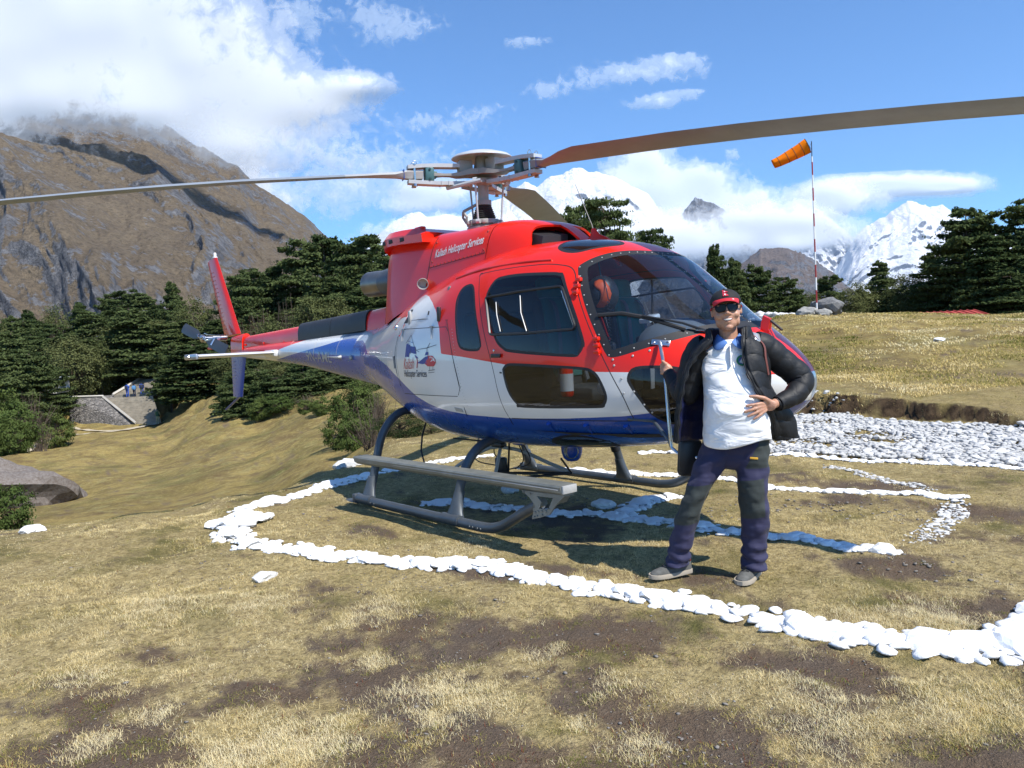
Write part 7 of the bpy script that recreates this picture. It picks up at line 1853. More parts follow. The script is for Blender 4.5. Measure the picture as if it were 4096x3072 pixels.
# ================================================================ the man beside the nose
F_ = Vector((.588, -.809, 0)); man = empty('person', (3.04, -.90, -.004), (0, 0, math.atan2(F_.y, F_.x) - PI / 2))
tag(man, 'smiling man in black puffer jacket, white polo and sunglasses standing by the helicopter nose', 'person')
def Q(l, f, z): return Vector((-l, f, z))       # l towards his left, f ahead of him, z up
def ellip(mb, c, r, rot=None, n=20, m=14):
    R = rot or Matrix.Identity(3); rows = []
    for i in range(1, m):
        a = PI * i / m; rows.append([c + R @ Vector((r[0] * math.sin(a) * math.cos(q), r[1] * math.sin(a) * math.sin(q), r[2] * math.cos(a))) for q in np.linspace(0, 2 * PI, n, endpoint=False)])
    mb.grid(rows, closed_u=True, caps=True)
def limb(mb, pts, rad, n=14):
    P = catmull(pts, 4); k = len(P) - 1; rr = [float(np.interp(i / k * (len(rad) - 1), range(len(rad)), rad)) for i in range(len(P))]
    mb.tube(P, rr, n)
    for p, r in ((P[0], rr[0]), (P[-1], rr[-1])): ellip(mb, p, (r, r, r), n=12, m=8)
def remesh(o, vox, smooth=6, fac=.5):
    md = o.modifiers.new('remesh', 'REMESH'); md.mode = 'VOXEL'; md.voxel_size = vox; md.use_smooth_shade = True
    sm = o.modifiers.new('smooth', 'SMOOTH'); sm.iterations = smooth; sm.factor = fac
    return o
m, nt, out = new_mat('skin'); b = nt.node('ShaderNodeBsdfPrincipled'); tc = nt.node('ShaderNodeTexCoord').outputs['Object']
c = nt.mix(nt.noise(tc, 18, 4, .6), (.40, .20, .125), (.56, .31, .205)); nt.link(c, b.inputs['Base Color']); b.inputs['Roughness'].default_value = .42; b.inputs['Subsurface Weight'].default_value = .12; b.inputs['Subsurface Radius'].default_value = (.01, .004, .002)
bp = nt.node('ShaderNodeBump'); bp.inputs['Distance'].default_value = .0015; nt.link(nt.noise(tc, 160, 4, .6), bp.inputs['Height']); nt.link(bp.outputs[0], b.inputs['Normal']); nt.link(b.outputs[0], out.inputs[0]); SKIN = m
# head centre; the head is turned a little to his right and tilted
HC = Q(.180, .01, 1.598)
HR = Matrix.Rotation(math.radians(4), 3, 'Y') @ Matrix.Rotation(math.radians(3), 3, 'X')
def hd(x, y, z): return HC + HR @ Vector((x, y, z))      # x to his right, y ahead, z up
mb = MB()
ellip(mb, hd(0, -.012, .045), (.080, .098, .090), HR); ellip(mb, hd(0, .012, -.012), (.075, .080, .094), HR)
ellip(mb, hd(0, .032, -.064), (.054, .054, .050), HR); ellip(mb, hd(0, .064, -.094), (.026, .024, .018), HR)
for s in (-1, 1):
    ellip(mb, hd(s * .044, .060, -.024), (.024, .022, .022), HR); ellip(mb, hd(s * .050, .020, -.056), (.020, .036, .036), HR)
    ellip(mb, hd(s * .032, .072, .036), (.028, .014, .009), HR)
    ellip(mb, hd(s * .084, -.010, .004), (.006, .015, .029), HR @ Matrix.Rotation(s * .2, 3, 'Z'), 10, 8)
    ellip(mb, hd(s * .013, .094, -.018), (.009, .012, .008), HR, 10, 8)
ellip(mb, hd(0, .088, .010), (.0105, .016, .030), HR, 10, 8); ellip(mb, hd(0, .101, -.012), (.0115, .013, .011), HR, 10, 8)
mb.tube([hd(-.032, .074, -.036), hd(-.016, .086, -.041), hd(0, .090, -.042), hd(.016, .086, -.041), hd(.032, .074, -.036)], [.003, .0045, .005, .0045, .003], 8)
mb.tube([hd(-.031, .072, -.041), hd(-.014, .084, -.062), hd(0, .088, -.066), hd(.014, .084, -.062), hd(.031, .072, -.041)], [.003, .005, .006, .005, .003], 8)
for s in (-1, 1): mb.tube([hd(s * .020, .086, -.018), hd(s * .040, .072, -.034), hd(s * .045, .060, -.056)], [.006, .007, .004], 6)
limb(mb, [Q(.195, -.02, 1.36), Q(.188, -.012, 1.46), Q(.182, -.005, 1.545)], [.060, .053, .051])
# torso core, arms, legs: kept inside the clothes
ellip(mb, Q(.20, -.02, 1.24), (.15, .095, .17)); ellip(mb, Q(.215, .02, 1.05), (.145, .13, .17)); ellip(mb, Q(.205, -.01, .88), (.135, .10, .13))
limb(mb, [Q(.10, -.02, 1.36), Q(.02, -.05, 1.36), Q(-.045, -.07, 1.24), Q(-.07, -.08, 1.11), Q(-.13, -.17, 1.18), Q(-.195, -.25, 1.252)], [.055, .048, .042, .036, .033, .026])
limb(mb, [Q(.30, -.02, 1.36), Q(.38, -.04, 1.35), Q(.49, -.07, 1.27), Q(.592, -.08, 1.17), Q(.53, .02, 1.10), Q(.425, .10, 1.055)], [.055, .048, .042, .036, .033, .027])
limb(mb, [Q(.29, -.01, .86), Q(.29, .02, .66), Q(.295, .03, .48), Q(.29, .0, .28), Q(.28, -.01, .09)], [.085, .075, .052, .046, .036])
limb(mb, [Q(.12, -.01, .86), Q(.05, .02, .68), Q(-.04, .05, .51), Q(-.105, .03, .30), Q(-.17, .0, .10)], [.085, .072, .052, .046, .036])
# right hand closed round the strut
PH = Q(-.206, -.272, 1.274); PU = Vector((.08, .10, -1)).normalized()
ellip(mb, Q(-.182, -.252, 1.262), (.030, .026, .040), Matrix.Rotation(.3, 3, 'Y'))
for k in range(4):
    z = 1.300 - k * .0185; r = .0195
    pts = [Q(-.185, -.262 + .0, z)] + [Q(-.207 + r * math.cos(a) * 1.0, -.272 + r * math.sin(a), z - .003 * i) for i, a in enumerate((.9, 1.9, 2.9, 3.9, 4.7))]
    mb.tube(pts, [.0105, .0105, .010, .0095, .009, .008], 8); ellip(mb, pts[-1], (.008, .008, .008), n=8, m=6)
mb.tube([Q(-.180, -.250, 1.275), Q(-.196, -.243, 1.300), Q(-.214, -.252, 1.316)], [.014, .012, .010], 8); ellip(mb, Q(-.214, -.252, 1.316), (.010, .010, .010), n=8, m=6)
# left hand spread on the belly: wrist, palm, four fingers and thumb
ellip(mb, Q(.392, .142, 1.050), (.042, .018, .034), Matrix.Rotation(-.35, 3, 'Z') @ Matrix.Rotation(.12, 3, 'Y'))
limb(mb, [Q(.425, .105, 1.055), Q(.400, .135, 1.052)], [.027, .024])
for (a, b_, c_, r) in ((Q(.370, .152, 1.062), Q(.318, .190, 1.062), Q(.262, .196, 1.056), .0095), (Q(.366, .154, 1.048), Q(.312, .194, 1.038), Q(.252, .202, 1.022), .0100), (Q(.366, .154, 1.034), Q(.320, .190, 1.016), Q(.268, .200, .996), .0096), (Q(.372, .150, 1.022), Q(.338, .182, 1.000), Q(.300, .192, .978), .0086)):
    mb.tube([a, a.lerp(b_, .5) + Vector((0, .004, .003)), b_, b_.lerp(c_, .5) + Vector((0, .003, 0)), c_], [r * 1.15, r * 1.1, r, r * .95, r * .8], 8); ellip(mb, c_, (r * .8,) * 3, n=8, m=6)
mb.tube([Q(.398, .146, 1.068), Q(.362, .172, 1.094), Q(.318, .186, 1.106), Q(.284, .188, 1.108)], [.016, .013, .0115, .009], 8); ellip(mb, Q(.284, .188, 1.108), (.009,) * 3, n=8, m=6)
body = mb.build('body', [SKIN], man, recalc=False); remesh(body, .0042, 4, .45)
# teeth, hair, glasses, cap
mb = MB(); mb.tube([hd(-.026, .0795, -.0440), hd(-.014, .0885, -.0500), hd(0, .0915, -.0515), hd(.014, .0885, -.0500), hd(.026, .0795, -.0440)], [(.0015, .0022), (.0052, .004), (.006, .0045), (.0052, .004), (.0015, .0022)], 10); mb.build('teeth', [surf_mat('tooth_white', (.75, .72, .66), .3)], man)
GH = surf_mat('grey_hair', (.20, .19, .18), .8, bump=.004, bscale=90)
mb = MB()
for s in (-1, 1): ellip(mb, hd(s * .078, -.026, .024), (.010, .030, .034), HR, 12, 8)
ellip(mb, hd(0, -.060, -.005), (.066, .040, .050), HR); mb.build('hair', [GH], man)
SG = surf_mat('black_glossy_plastic', (.005, .005, .006), .25, 0, .0, spec=.3)
mb = MB(); fr_ = []
for s in (-1, 1):
    o_ = round_poly([(-.030, .021), (.030, .023), (.031, -.002), (.020, -.021), (-.018, -.021), (-.029, -.006)], .012, 4)
    P0 = [hd(s * (.034 + 0) + s * x * -1, 0.1005 - .9 * max(0, abs(.034 - x)) ** 2 * 8, .018 + z) for x, z in o_]
    P1 = [p - HR @ Vector((0, .007, 0)) for p in P0]; n = len(P0)
    mb.add(P0 + P1, [tuple(range(n)), tuple(reversed(range(n, 2 * n)))] + [(i, n + i, n + (i + 1) % n, (i + 1) % n) for i in range(n)])
    mb.tube(P0, .0028, 6, closed=True)
    mb.tube([hd(s * .066, .088, .030), hd(s * .083, .055, .028), hd(s * .088, -.005, .020)], (.0035, .006), 6)
mb.tube([hd(-.010, .100, .030), hd(0, .104, .033), hd(.010, .100, .030)], .004, 6)
mb.build('sunglasses', [SG], man)
CAPM = surf_mat('black_cap_cloth', (.012, .012, .013), .8, bump=.001, bscale=200); CAPR = surf_mat('red_brim_cloth', (.55, .015, .03), .7, bump=.001, bscale=200)
mb = MB(); rows = []
for i in range(11):
    a = PI / 2 * i / 10.0; rr = math.cos(a); zz = math.sin(a)
    rows.append([hd(.090 * (rr if i else 1.0) * math.cos(q), -.006 + .108 * (rr if i else 1.0) * math.sin(q), .048 + .088 * zz**.85) for q in np.linspace(0, 2 * PI, 32, endpoint=False)])
mb.grid(rows, closed_u=True); mb.lathe([(.008, -.002), (.006, .003)], hd(0, -.006, .137), HR @ Vector((0, 0, 1)), 10)
cap = mb.build('cap', [CAPM], man); md = cap.modifiers.new('t', 'SOLIDIFY'); md.thickness = .003
mb = MB(); rows = []
for i in range(7):
    f = i / 6; rows.append([hd((.088 * math.cos(q)) * (1 - .06 * f), -.004 + (.104 + .062 * f * math.sin(q)**.7) * math.sin(q) + .0 * f, .052 - .020 * f + .018 * math.sin(q) - .020 * (1 - math.sin(q)) * f + .003) for q in np.linspace(.50, PI - .50, 25)])
mb.grid(rows); br = mb.build('cap_brim', [CAPR], cap); md = br.modifiers.new('t', 'SOLIDIFY'); md.thickness = .004
def on_cap(x, z):
    y = math.sqrt(max(0, 1 - (x / .090)**2 - ((z - .048) / .088)**2 * .95)); return hd(x, -.006 + .108 * y + .002, z)
def cap_patch(name, pts, mat, off=0.0):
    P = [on_cap(x, z) + HR @ Vector((0, .005 + off, .003)) for x, z in pts]; n = len(P); B = [p - HR @ Vector((0, .009, .003)) for p in P]
    mb = MB(); mb.add(P + B, [tuple(range(n))] + [(i, n + i, n + (i + 1) % n, (i + 1) % n) for i in range(n)]); mb.build(name, [mat], cap, smooth=False)
# the emblem reads from the front, so its staff is at his right (+x)
cap_patch('cap_emblem', [(.014, .124), (-.018, .106), (.002, .105), (-.020, .084), (.014, .084)], surf_mat('crimson_patch', (.60, .03, .06), .6))
WPM = surf_mat('white_patch', (.7, .7, .7), .6)
cap_patch('cap_emblem', [(.006, .110), (.000, .108), (-.003, .112), (.003, .115)], WPM, .0025); cap_patch('cap_emblem', [(.006, .092), (.002, .087), (-.003, .090), (-.002, .096), (.003, .098)], WPM, .0025)
mb = MB(); ellip(mb, hd(-.038, .112, .060), (.008, .003, .005), HR, 8, 6); mb.build('brim_badge', [WPM], cap)
# ---- polo shirt
m, nt, out = new_mat('white_polo_cloth'); b = nt.node('ShaderNodeBsdfPrincipled'); b.inputs['Base Color'].default_value = (.88, .87, .86, 1); b.inputs['Roughness'].default_value = .85; b.inputs['Sheen Weight'].default_value = .2
tc = nt.node('ShaderNodeTexCoord').outputs['Object']; mp = nt.node('ShaderNodeMapping'); mp.inputs['Rotation'].default_value = (0, .6, 0); mp.inputs['Scale'].default_value = (4, 4, 9); nt.link(tc, mp.inputs[0])
bp = nt.node('ShaderNodeBump'); bp.inputs['Distance'].default_value = .035; bp.inputs['Strength'].default_value = .9; nt.link(nt.math('ADD', nt.noise(mp.outputs[0], 1.3, 3, .5, .6), nt.math('MULTIPLY', nt.noise(tc, 400, 2, .5), .02)), bp.inputs['Height']); nt.link(bp.outputs[0], b.inputs['Normal']); nt.link(b.outputs[0], out.inputs[0]); POLO = m
SEC = [(.822, .212, .190, .02, .120, .150), (.86, .212, .192, .02, .120, .158), (.93, .214, .192, .02, .120, .172), (1.00, .215, .190, .02, .115, .178), (1.07, .215, .186, .01, .115, .172), (1.15, .212, .182, .0, .115, .152), (1.24, .205, .178, -.01, .115, .128),
       (1.32, .200, .172, -.02, .105, .112), (1.37, .196, .150, -.02, .095, .100), (1.40, .193, .110, -.02, .080, .090), (1.425, .190, .072, -.015, .066, .075), (1.435, .189, .062, -.012, .058, .066)]
FS = [pchip([s[0] for s in SEC], [s[k] for s in SEC]) for k in range(1, 6)]
mb = MB(); rows = []; gN = lambda a, b_: float(fbm(np.array([a]), np.array([b_]), 3, 77)[0]) - .5
zs = np.linspace(.822, 1.435, 62)
for i, z in enumerate(zs):
    cl, hw, cf, db, df_ = [float(f(z)) for f in FS]; row = []
    for q in np.linspace(0, 2 * PI, 72, endpoint=False):
        cx, sy = math.cos(q), math.sin(q); n_ = 2.4; k = (abs(cx)**n_ + abs(sy)**n_)**(-1 / n_); dep = df_ if sy > 0 else db
        fold = (gN(q * 1.2 + z * 6, z * 9 - q * .8) * .018 + math.sin(z * 60 + q * 5) * .0014) * (1 if z < 1.38 else .3)
        hem = .012 * math.sin(q * 3 + 1) * max(0, 1 - (z - .822) / .05)
        row.append(Q(cl - (hw + fold) * cx * k, cf + (dep + fold) * sy * k, z + hem - .018 * math.cos(q) * max(0, (1 - (z - .822) / .2))))
    rows.append(row)
mb.grid(rows, closed_u=True)
shirt = mb.build('polo_shirt', [POLO], man); md = shirt.modifiers.new('t', 'SOLIDIFY'); md.thickness = .004
def on_shirt(l, z, off=.003):
    cl, hw, cf, db, df_ = [float(f(z)) for f in FS]; cx = min(.98, abs(l - cl) / hw); return Q(l, cf + df_ * (1 - cx**2.4)**(1 / 2.4) + off + .004, z)
BLC = surf_mat('blue_collar_knit', (.09, .20, .48), .8, bump=.0008, bscale=250)
for s in (-1, 1):
    mb = MB(); top = [Q(.188 + s * .062, -.045, 1.475), Q(.188 + s * .060, .000, 1.470), Q(.188 + s * .048, .038, 1.458), Q(.188 + s * .028, .066, 1.440), Q(.188 + s * .006, .082, 1.422)]
    bot = [Q(.188 + s * .095, -.050, 1.420), Q(.188 + s * .098, .010, 1.405), Q(.188 + s * .096, .062, 1.385), Q(.188 + s * .070, .092, 1.368), Q(.188 + s * .030, .098, 1.392)]
    mb.grid([top, [a.lerp(b_, .5) + Vector((0, .012, .006)) for a, b_ in zip(top, bot)], bot]); o = mb.build('collar', [BLC], shirt); md = o.modifiers.new('t', 'SOLIDIFY'); md.thickness = .005; md = o.modifiers.new('s', 'SUBSURF'); md.levels = 1
mb = MB(); P_ = [on_shirt(.190, z, .006) for z in np.linspace(1.405, 1.285, 8)]; mb.tube(P_, (.004, .014), 6); pl = mb.build('placket', [POLO], shirt)
mb = MB()
for z in (1.375, 1.34, 1.30): mb.lathe([(.005, 0), (.004, .003)], on_shirt(.190, z, .011), (0, 1, 0), 8)
mb.build('shirt_buttons', [WPM], shirt)
# round emblem on his left breast
EC = Q(.252, 0, 1.312); y_ = on_shirt(.252, 1.312).y + .004
def disc(name, r0, r1, mat, off):
    mb = MB(); n = 28; vs = [on_shirt(.252 + r * math.cos(a), 1.312 + r * math.sin(a), .004 + off) for r in (r1, r0) for a in np.linspace(0, 2 * PI, n, endpoint=False)]
    mb.add(vs, [(i, (i + 1) % n, n + (i + 1) % n, n + i) for i in range(n)]); mb.build(name, [mat], shirt, recalc=False)
disc('shirt_emblem', .0, .029, surf_mat('emblem_blue', (.05, .10, .30), .7), .001); disc('shirt_emblem', .021, .031, surf_mat('emblem_green', (.02, .20, .07), .7), .002)
mb = MB(); mb.add([on_shirt(l, z, .008) for l, z in ((.237, 1.302), (.250, 1.322), (.262, 1.316), (.270, 1.300), (.254, 1.294))], [(0, 1, 2, 3, 4)]); mb.build('shirt_emblem', [WPM], shirt, recalc=False)
# ---- trousers
m, nt, out = new_mat('trouser_cloth'); b = nt.node('ShaderNodeBsdfPrincipled'); b.inputs['Roughness'].default_value = .8; b.inputs['Sheen Weight'].default_value = .05
tc = nt.node('ShaderNodeTexCoord').outputs['Object']; sp = nt.node('ShaderNodeSeparateXYZ'); nt.link(tc, sp.inputs[0]); X_, Y_, Z_ = sp.outputs
def band(v, a, b_): return nt.math('MULTIPLY', nt.math('GREATER_THAN', v, a), nt.math('LESS_THAN', v, b_))
zw_ = nt.math('ADD', Z_, nt.math('MULTIPLY', X_, .10))
kn = nt.math('MULTIPLY', band(zw_, .355, .585), nt.math('GREATER_THAN', Y_, -.01)); out_l = nt.math('GREATER_THAN', X_, -.352); kn = nt.math('MULTIPLY', kn, out_l)
tri = nt.math('MULTIPLY', nt.math('LESS_THAN', nt.math('ADD', X_, nt.math('MULTIPLY', nt.math('SUBTRACT', .84, Z_), -.55)), -.335), nt.math('GREATER_THAN', Z_, .68))
c = nt.mix(nt.math('MAXIMUM', kn, tri), nt.mix(nt.noise(tc, 5, 4, .6), (.016, .016, .048), (.026, .025, .072)), nt.mix(nt.noise(tc, 9, 4, .6), (.016, .022, .021), (.032, .040, .037))); nt.link(c, b.inputs['Base Color'])
mp = nt.node('ShaderNodeMapping'); mp.inputs['Rotation'].default_value = (0, -.5, 0); mp.inputs['Scale'].default_value = (5, 5, 15); nt.link(tc, mp.inputs[0]); mp2 = nt.node('ShaderNodeMapping'); mp2.inputs['Rotation'].default_value = (0, .4, .3); mp2.inputs['Scale'].default_value = (5, 6, 20); nt.link(tc, mp2.inputs[0])
bp = nt.node('ShaderNodeBump'); bp.inputs['Distance'].default_value = .013; nt.link(nt.math('ADD', nt.noise(mp.outputs[0], .75, 2, .4, .5), nt.math('MULTIPLY', nt.noise(mp2.outputs[0], .8, 2, .4, .5), .7)), bp.inputs['Height']); nt.link(bp.outputs[0], b.inputs['Normal']); nt.link(b.outputs[0], out.inputs[0]); TROU = m
mb = MB()
def legloft(secs):
    S_ = np.array(secs); fs = [pchip(-S_[:, 0], S_[:, k]) for k in range(1, 5)]; rows = []
    for z in np.linspace(secs[0][0], secs[-1][0], 60):
        cl, cf, hw, hd_ = [float(f(-z)) for f in fs]; row = []; low = max(0, (.30 - z) / .2)
        for q in np.linspace(0, 2 * PI, 36, endpoint=False):
            fo = gN(q * .9 + z * 4 + cl * 9, z * 14 - q) * .022 + math.sin(z * 95 + 2.2 * math.sin(q + 1)) * .010 * min(low, 1.2) + math.sin(z * 60 + q * 1.5) * .003
            row.append(Q(cl + (hw + fo) * math.cos(q), cf + (hd_ + fo) * math.sin(q), z))
        rows.append(row)
    mb.grid(rows, closed_u=True, caps=True)
legloft([(.88, .285, -.01, .105, .125), (.76, .292, .0, .102, .120), (.64, .290, .015, .092, .105), (.52, .290, .028, .082, .092), (.44, .297, .025, .084, .088), (.36, .300, .01, .082, .085), (.24, .292, -.01, .076, .082), (.14, .284, -.018, .074, .082), (.05, .276, -.022, .076, .086)])
legloft([(.88, .130, -.01, .110, .125), (.78, .098, .0, .108, .120), (.68, .050, .015, .095, .108), (.58, -.008, .035, .074, .092), (.48, -.055, .045, .068, .086), (.38, -.092, .035, .070, .084), (.26, -.125, .015, .068, .082), (.17, -.150, .0, .068, .084), (.075, -.168, -.01, .070, .086)])
for z0_, hw, db in ((.96, .165, .115), (.88, .178, .125), (.80, .176, .125), (.74, .150, .115)): ellip(mb, Q(.208, -.005, z0_), (hw, db, .085), n=28)
tr_ = mb.build('trousers', [TROU], man, recalc=False); remesh(tr_, .007, 3, .4)
mb = MB(); mb.box(Q(.298, .118, .742), (.045, .006, .012), rot=Matrix.Rotation(-.1, 3, 'Y'), bevel=.002); mb.build('trouser_badge', [surf_mat('yellow_badge', (.65, .35, .03), .6)], tr_)
# ---- shoes
SH = surf_mat('grey_suede', (.12, .12, .11), .85, bump=.002, bscale=120, vary=.4, vscale=20); SOLE = surf_mat('tan_rubber_sole', (.38, .33, .26), .8); SOR = surf_mat('red_shoe_trim', (.45, .06, .04), .7)
for (l0, f0, z0, ang, nm) in ((-.165, -.02, .012, -.95, 'R'), (.268, -.03, .0, -.40, 'L')):
    sh = empty('shoe', Q(l0, f0, z0), (0, 0, ang), parent=man)
    mb = MB(); rows = []
    for y, hw, zt, zb_ in ((-.085, .026, .085, .02), (-.07, .036, .105, .018), (-.03, .040, .108, .016), (.01, .043, .102, .016), (.05, .047, .080, .016), (.10, .050, .062, .016), (.15, .047, .052, .016), (.175, .036, .044, .018), (.19, .018, .034, .02)):
        rows.append([Vector((hw * math.cos(q) * (1.0 if math.sin(q) < 0 else .92), y, zb_ + (zt - zb_) * max(0, math.sin(q))**.8 if math.sin(q) > 0 else zb_)) for q in np.linspace(0, 2 * PI, 22, endpoint=False)])
    mb.grid(rows, closed_u=True, caps=True); mb.build('shoe_upper', [SH], sh)
    mb = MB(); rows = []
    for y, hw in ((-.092, .022), (-.08, .036), (-.04, .042), (.0, .043), (.06, .049), (.11, .054), (.155, .051), (.185, .036), (.200, .016)):
        zz = .004 if -.02 < y < .15 else .006; rows.append([Vector((hw * a, y, z)) for a, z in ((-1, zz - .004), (1, zz - .004), (1.05, .014), (1.0, .026), (-1.0, .026), (-1.05, .014))])
    mb.grid(rows, closed_u=True, caps=True); mb.build('sole', [SOLE], sh)
    mb = MB()
    for k in range(5):
        y = .02 + k * .020; z = .106 - k * .0098; mb.tube([(-.022, y, z - .006), (0, y + .006, z + .005), (.022, y, z - .006)], .0035, 6)
    mb.tube([(0, .0, .112), (.03, .02, .105), (.036, .05, .085)], .003, 6); mb.tube([(0, .0, .112), (-.03, .015, .106), (-.034, .04, .09)], .003, 6); mb.build('laces', [BLACKM], sh)
    mb = MB(); mb.tube([(.036, -.07, .085), (.0, -.082, .10), (-.036, -.07, .085)], (.010, .004), 6); mb.build('heel_trim', [SOR], sh)
# ---- puffer jacket
m, nt, out = new_mat('black_nylon'); b = nt.node('ShaderNodeBsdfPrincipled'); b.inputs['Base Color'].default_value = (.010, .011, .013, 1); b.inputs['Roughness'].default_value = .58; b.inputs['Specular IOR Level'].default_value = .35
tc = nt.node('ShaderNodeTexCoord').outputs['Object']; bp = nt.node('ShaderNodeBump'); bp.inputs['Distance'].default_value = .006; nt.link(nt.math('ADD', nt.noise(tc, 14, 3, .5, .6), nt.math('MULTIPLY', nt.noise(tc, 60, 3, .6, .5), .12)), bp.inputs['Height']); nt.link(bp.outputs[0], b.inputs['Normal']); nt.link(b.outputs[0], out.inputs[0]); NYL = m
LIN = surf_mat('navy_lining', (.008, .012, .055), .5, bump=.006, bscale=18); SILV = surf_mat('silver_reflective', (.55, .56, .58), .25, .5)
def quilt(d, per=.075, amp=.014): return amp * (abs(math.sin(PI * d / per))**.55 - .6)
def sleeve(pts, rad, name, per=.088):
    P = catmull(pts, 16); n = len(P); acc = 0; rr = []
    for i, p in enumerate(P):
        if i: acc += (P[i] - P[i - 1]).length
        r = float(np.interp(i / (n - 1) * (len(rad) - 1), range(len(rad)), rad)); rr.append(max(.02, r + .002 + quilt(acc, per, .0055)))
    mb = MB(); mb.tube(P, rr, 26, caps=False); 
    for i in range(len(mb.v)):
        q = mb.v[i]; k = gN(q.x * 22, q.z * 22 + q.y * 13); mb.v[i] = q + Vector((k, -k, k)) * .005
    o = mb.build(name, [NYL], man); md = o.modifiers.new('t', 'SOLIDIFY'); md.thickness = .008; md.offset = -1; return o, P, rr
s1, Pa, ra = sleeve([Q(.065, -.03, 1.40), Q(.01, -.05, 1.36), Q(-.04, -.065, 1.24), Q(-.075, -.085, 1.12), Q(-.125, -.165, 1.165), Q(-.175, -.230, 1.235)], [.085, .085, .078, .074, .060, .040], 'sleeve')
s2, Pb, rb = sleeve([Q(.325, -.02, 1.40), Q(.39, -.04, 1.37), Q(.49, -.07, 1.285), Q(.592, -.085, 1.180), Q(.550, -.01, 1.098), Q(.440, .085, 1.052)], [.082, .084, .076, .074, .060, .042], 'sleeve')
for P in (Pa, Pb):
    mb = MB(); d = (P[-1] - P[-6]).normalized(); mb.tube([P[-1] - d * .012, P[-1] + d * .012], .037, 20); mb.build('cuff', [NYL], man)
RG = [(.835, [(-.138, .075), (-.115, -.03), (-.055, -.13), (.07, -.19), (.22, -.21), (.38, -.19), (.50, -.15), (.56, -.11), (.50, -.06), (.43, -.03)]),
      (.95, [(-.125, .085), (-.100, -.02), (-.045, -.125), (.07, -.185), (.21, -.205), (.36, -.19), (.46, -.14), (.53, -.08), (.46, .0), (.405, .06)]),
      (1.08, [(-.105, .09), (-.085, -.02), (-.035, -.12), (.07, -.18), (.20, -.195), (.33, -.18), (.40, -.12), (.425, -.03), (.395, .07), (.350, .150)]),
      (1.17, [(-.085, .095), (-.070, -.01), (-.025, -.11), (.07, -.17), (.20, -.185), (.31, -.17), (.375, -.11), (.395, -.02), (.365, .08), (.312, .160)]),
      (1.30, [(-.035, .085), (-.040, .0), (.0, -.09), (.08, -.15), (.195, -.165), (.31, -.15), (.375, -.08), (.395, .0), (.35, .085), (.272, .135)]),
      (1.40, [(.045, .080), (.01, .01), (.03, -.07), (.10, -.12), (.190, -.13), (.29, -.115), (.355, -.06), (.365, .0), (.33, .065), (.262, .108)]),
      (1.445, [(.085, .070), (.070, .02), (.08, -.05), (.12, -.09), (.190, -.10), (.265, -.085), (.305, -.04), (.310, .01), (.295, .05), (.262, .088)]),
      (1.50, [(.080, .040), (.085, .0), (.10, -.045), (.135, -.080), (.190, -.090), (.250, -.075), (.278, -.035), (.288, .0), (.285, .035), (.270, .060)])]
mb = MB(); rows = []; zk = [r[0] for r in RG]; nk = 10
ringsf = [[pchip(zk, [r[1][k][j] for r in RG]) for j in (0, 1)] for k in range(nk)]
for z in np.linspace(.835, 1.50, 110):
    P = catmull([Vector((float(fx(z)), float(fy(z)), 0)) for fx, fy in ringsf], 7); row = []; n = len(P)
    for i, p in enumerate(P):
        d = (P[min(i + 1, n - 1)] - P[max(i - 1, 0)]).normalized(); nrm = Vector((d.y, -d.x, 0)); 
        if (p - Vector((.2, -.02, 0))).dot(nrm) < 0: nrm = -nrm
        e = quilt(z + .012 * math.sin(i * .5), .095, .007) + gN(i * .35, z * 9) * .016
        p2 = p + nrm * e; row.append(Q(p2.x, p2.y, z - (.02 * math.sin(i / n * PI) if z < .9 else 0)))
    rows.append(row)
mb.grid(rows)
jk = mb.build('jacket_body', [NYL, LIN], man); md = jk.modifiers.new('t', 'SOLIDIFY'); md.thickness = .022; md.offset = 1; md.material_offset = 1
# pull the two free front edges into rolled hems with zip tapes
for col in (0, -1):
    P = [r[col] for r in rows][::3]; mb = MB(); mb.tube(P, [.013 + .004 * math.sin(i * 1.25) for i in range(len(P))], 10); mb.build('front_edge', [NYL], jk)
    mb = MB(); mb.tube([p + Vector((.010 if col else -.006, .014, 0)) for p in P], .003, 5); mb.build('zip', [BLACKM], jk)
for sgn, base in ((1, Q(.355, -.01, 1.415)), ):
    mb = MB(); rows2 = []
    for f in np.linspace(0, 1, 10):
        c_ = Q(.335 + .010 * f, .065 - .15 * f, 1.420 + .045 * math.sin(f * PI)); rows2.append([c_ + Q(-.026, .004, .012), c_ + Q(.026, .004, -.006)])
    mb.grid(rows2); o = mb.build('shoulder_patch', [SILV], jk); md = o.modifiers.new('t', 'SOLIDIFY'); md.thickness = .006
mb = MB(); mb.tube(catmull([Q(.300, .02, 1.475), Q(.375, .065, 1.40), Q(.385, .085, 1.32), Q(.400, .06, 1.22)], 6), (.004, .010), 6); mb.build('strap', [surf_mat('red_brown_strap', (.16, .05, .04), .7)], jk)
mb = MB()
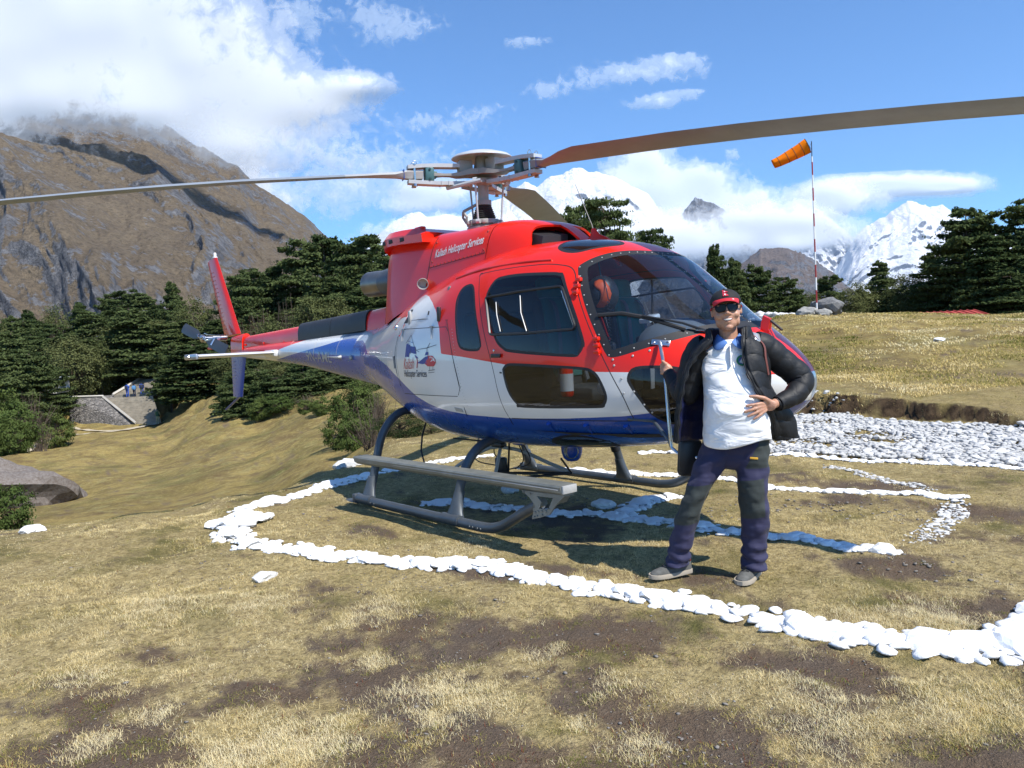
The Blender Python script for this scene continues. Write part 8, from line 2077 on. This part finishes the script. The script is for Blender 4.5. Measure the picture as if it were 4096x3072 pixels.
mb.tube([hd(-.029, .0775, -.0425), hd(-.015, .0875, -.0455), hd(0, .0905, -.0462), hd(.015, .0875, -.0455), hd(.029, .0775, -.0425)], .0032, 6)
mb.tube([hd(-.029, .0775, -.0430), hd(-.014, .0860, -.0570), hd(0, .0890, -.0590), hd(.014, .0860, -.0570), hd(.029, .0775, -.0430)], .0036, 6)
mb.build('lips_and_mouth_line', [surf_mat('lip_and_recess_shade', (.30, .10, .08), .4)], man)  # lip tubes in a dark tone that paints the mouth's recess shade round the teeth
# ---- sling mirror on its strut, carried by the helicopter's nose
mr = empty('mirror_mount', (2.739, -.80, .748), parent=heli)
K = Vector((2.739, -.80, .748)); STR = surf_mat('polished_tube', (.55, .57, .60), .22, .9)
mb = MB(); mb.tube([Vector((2.578, -.672, 1.435)) - K, Vector((2.60, -.69, 1.41)) - K, Vector((2.713, -.80, 1.274)) - K, Vector((2.739, -.80, .80)) - K, Vector((2.745, -.80, .755)) - K, Vector((2.79, -.80, .725)) - K, Vector((2.93, -.78, .705)) - K], .0115, 10); mb.build('strut', [STR], mr)
p_, n_ = on_hull(2.50, .905); mb = MB(); mb.tube([p_ - K, Vector((2.72, -.79, .80)) - K, Vector((2.745, -.80, .755)) - K], .012, 8); mb.tube([on_hull(2.34, .92)[0] - K, p_ - K], .011, 8); mb.build('brace', [GREY], mr)
mb = MB(); p_, n_ = on_hull(2.573, 1.427, -1, .006); R3 = n_.to_track_quat('Z', 'X').to_matrix(); mb.box(p_ - K, (.038, .125, .008), rot=R3 @ Matrix.Rotation(-.15, 3, 'Z'), bevel=.003)
for s in (-1, 1): mb.lathe([(.009, 0), (.006, .006)], p_ - K + R3 @ Vector((0, s * .045, .004)), n_, 8)
mb.build('mount_plate', [STEEL], mr)
mb = MB(); mb.box(Vector((2.875, -.79, .70)) - K, (.15, .07, .235), rot=Matrix.Rotation(math.atan2(RH.y, RH.x), 3, 'Z') @ Matrix.Rotation(.08, 3, 'Y'), bevel=.03); mb.build('mirror_housing', [BLACKM], mr)
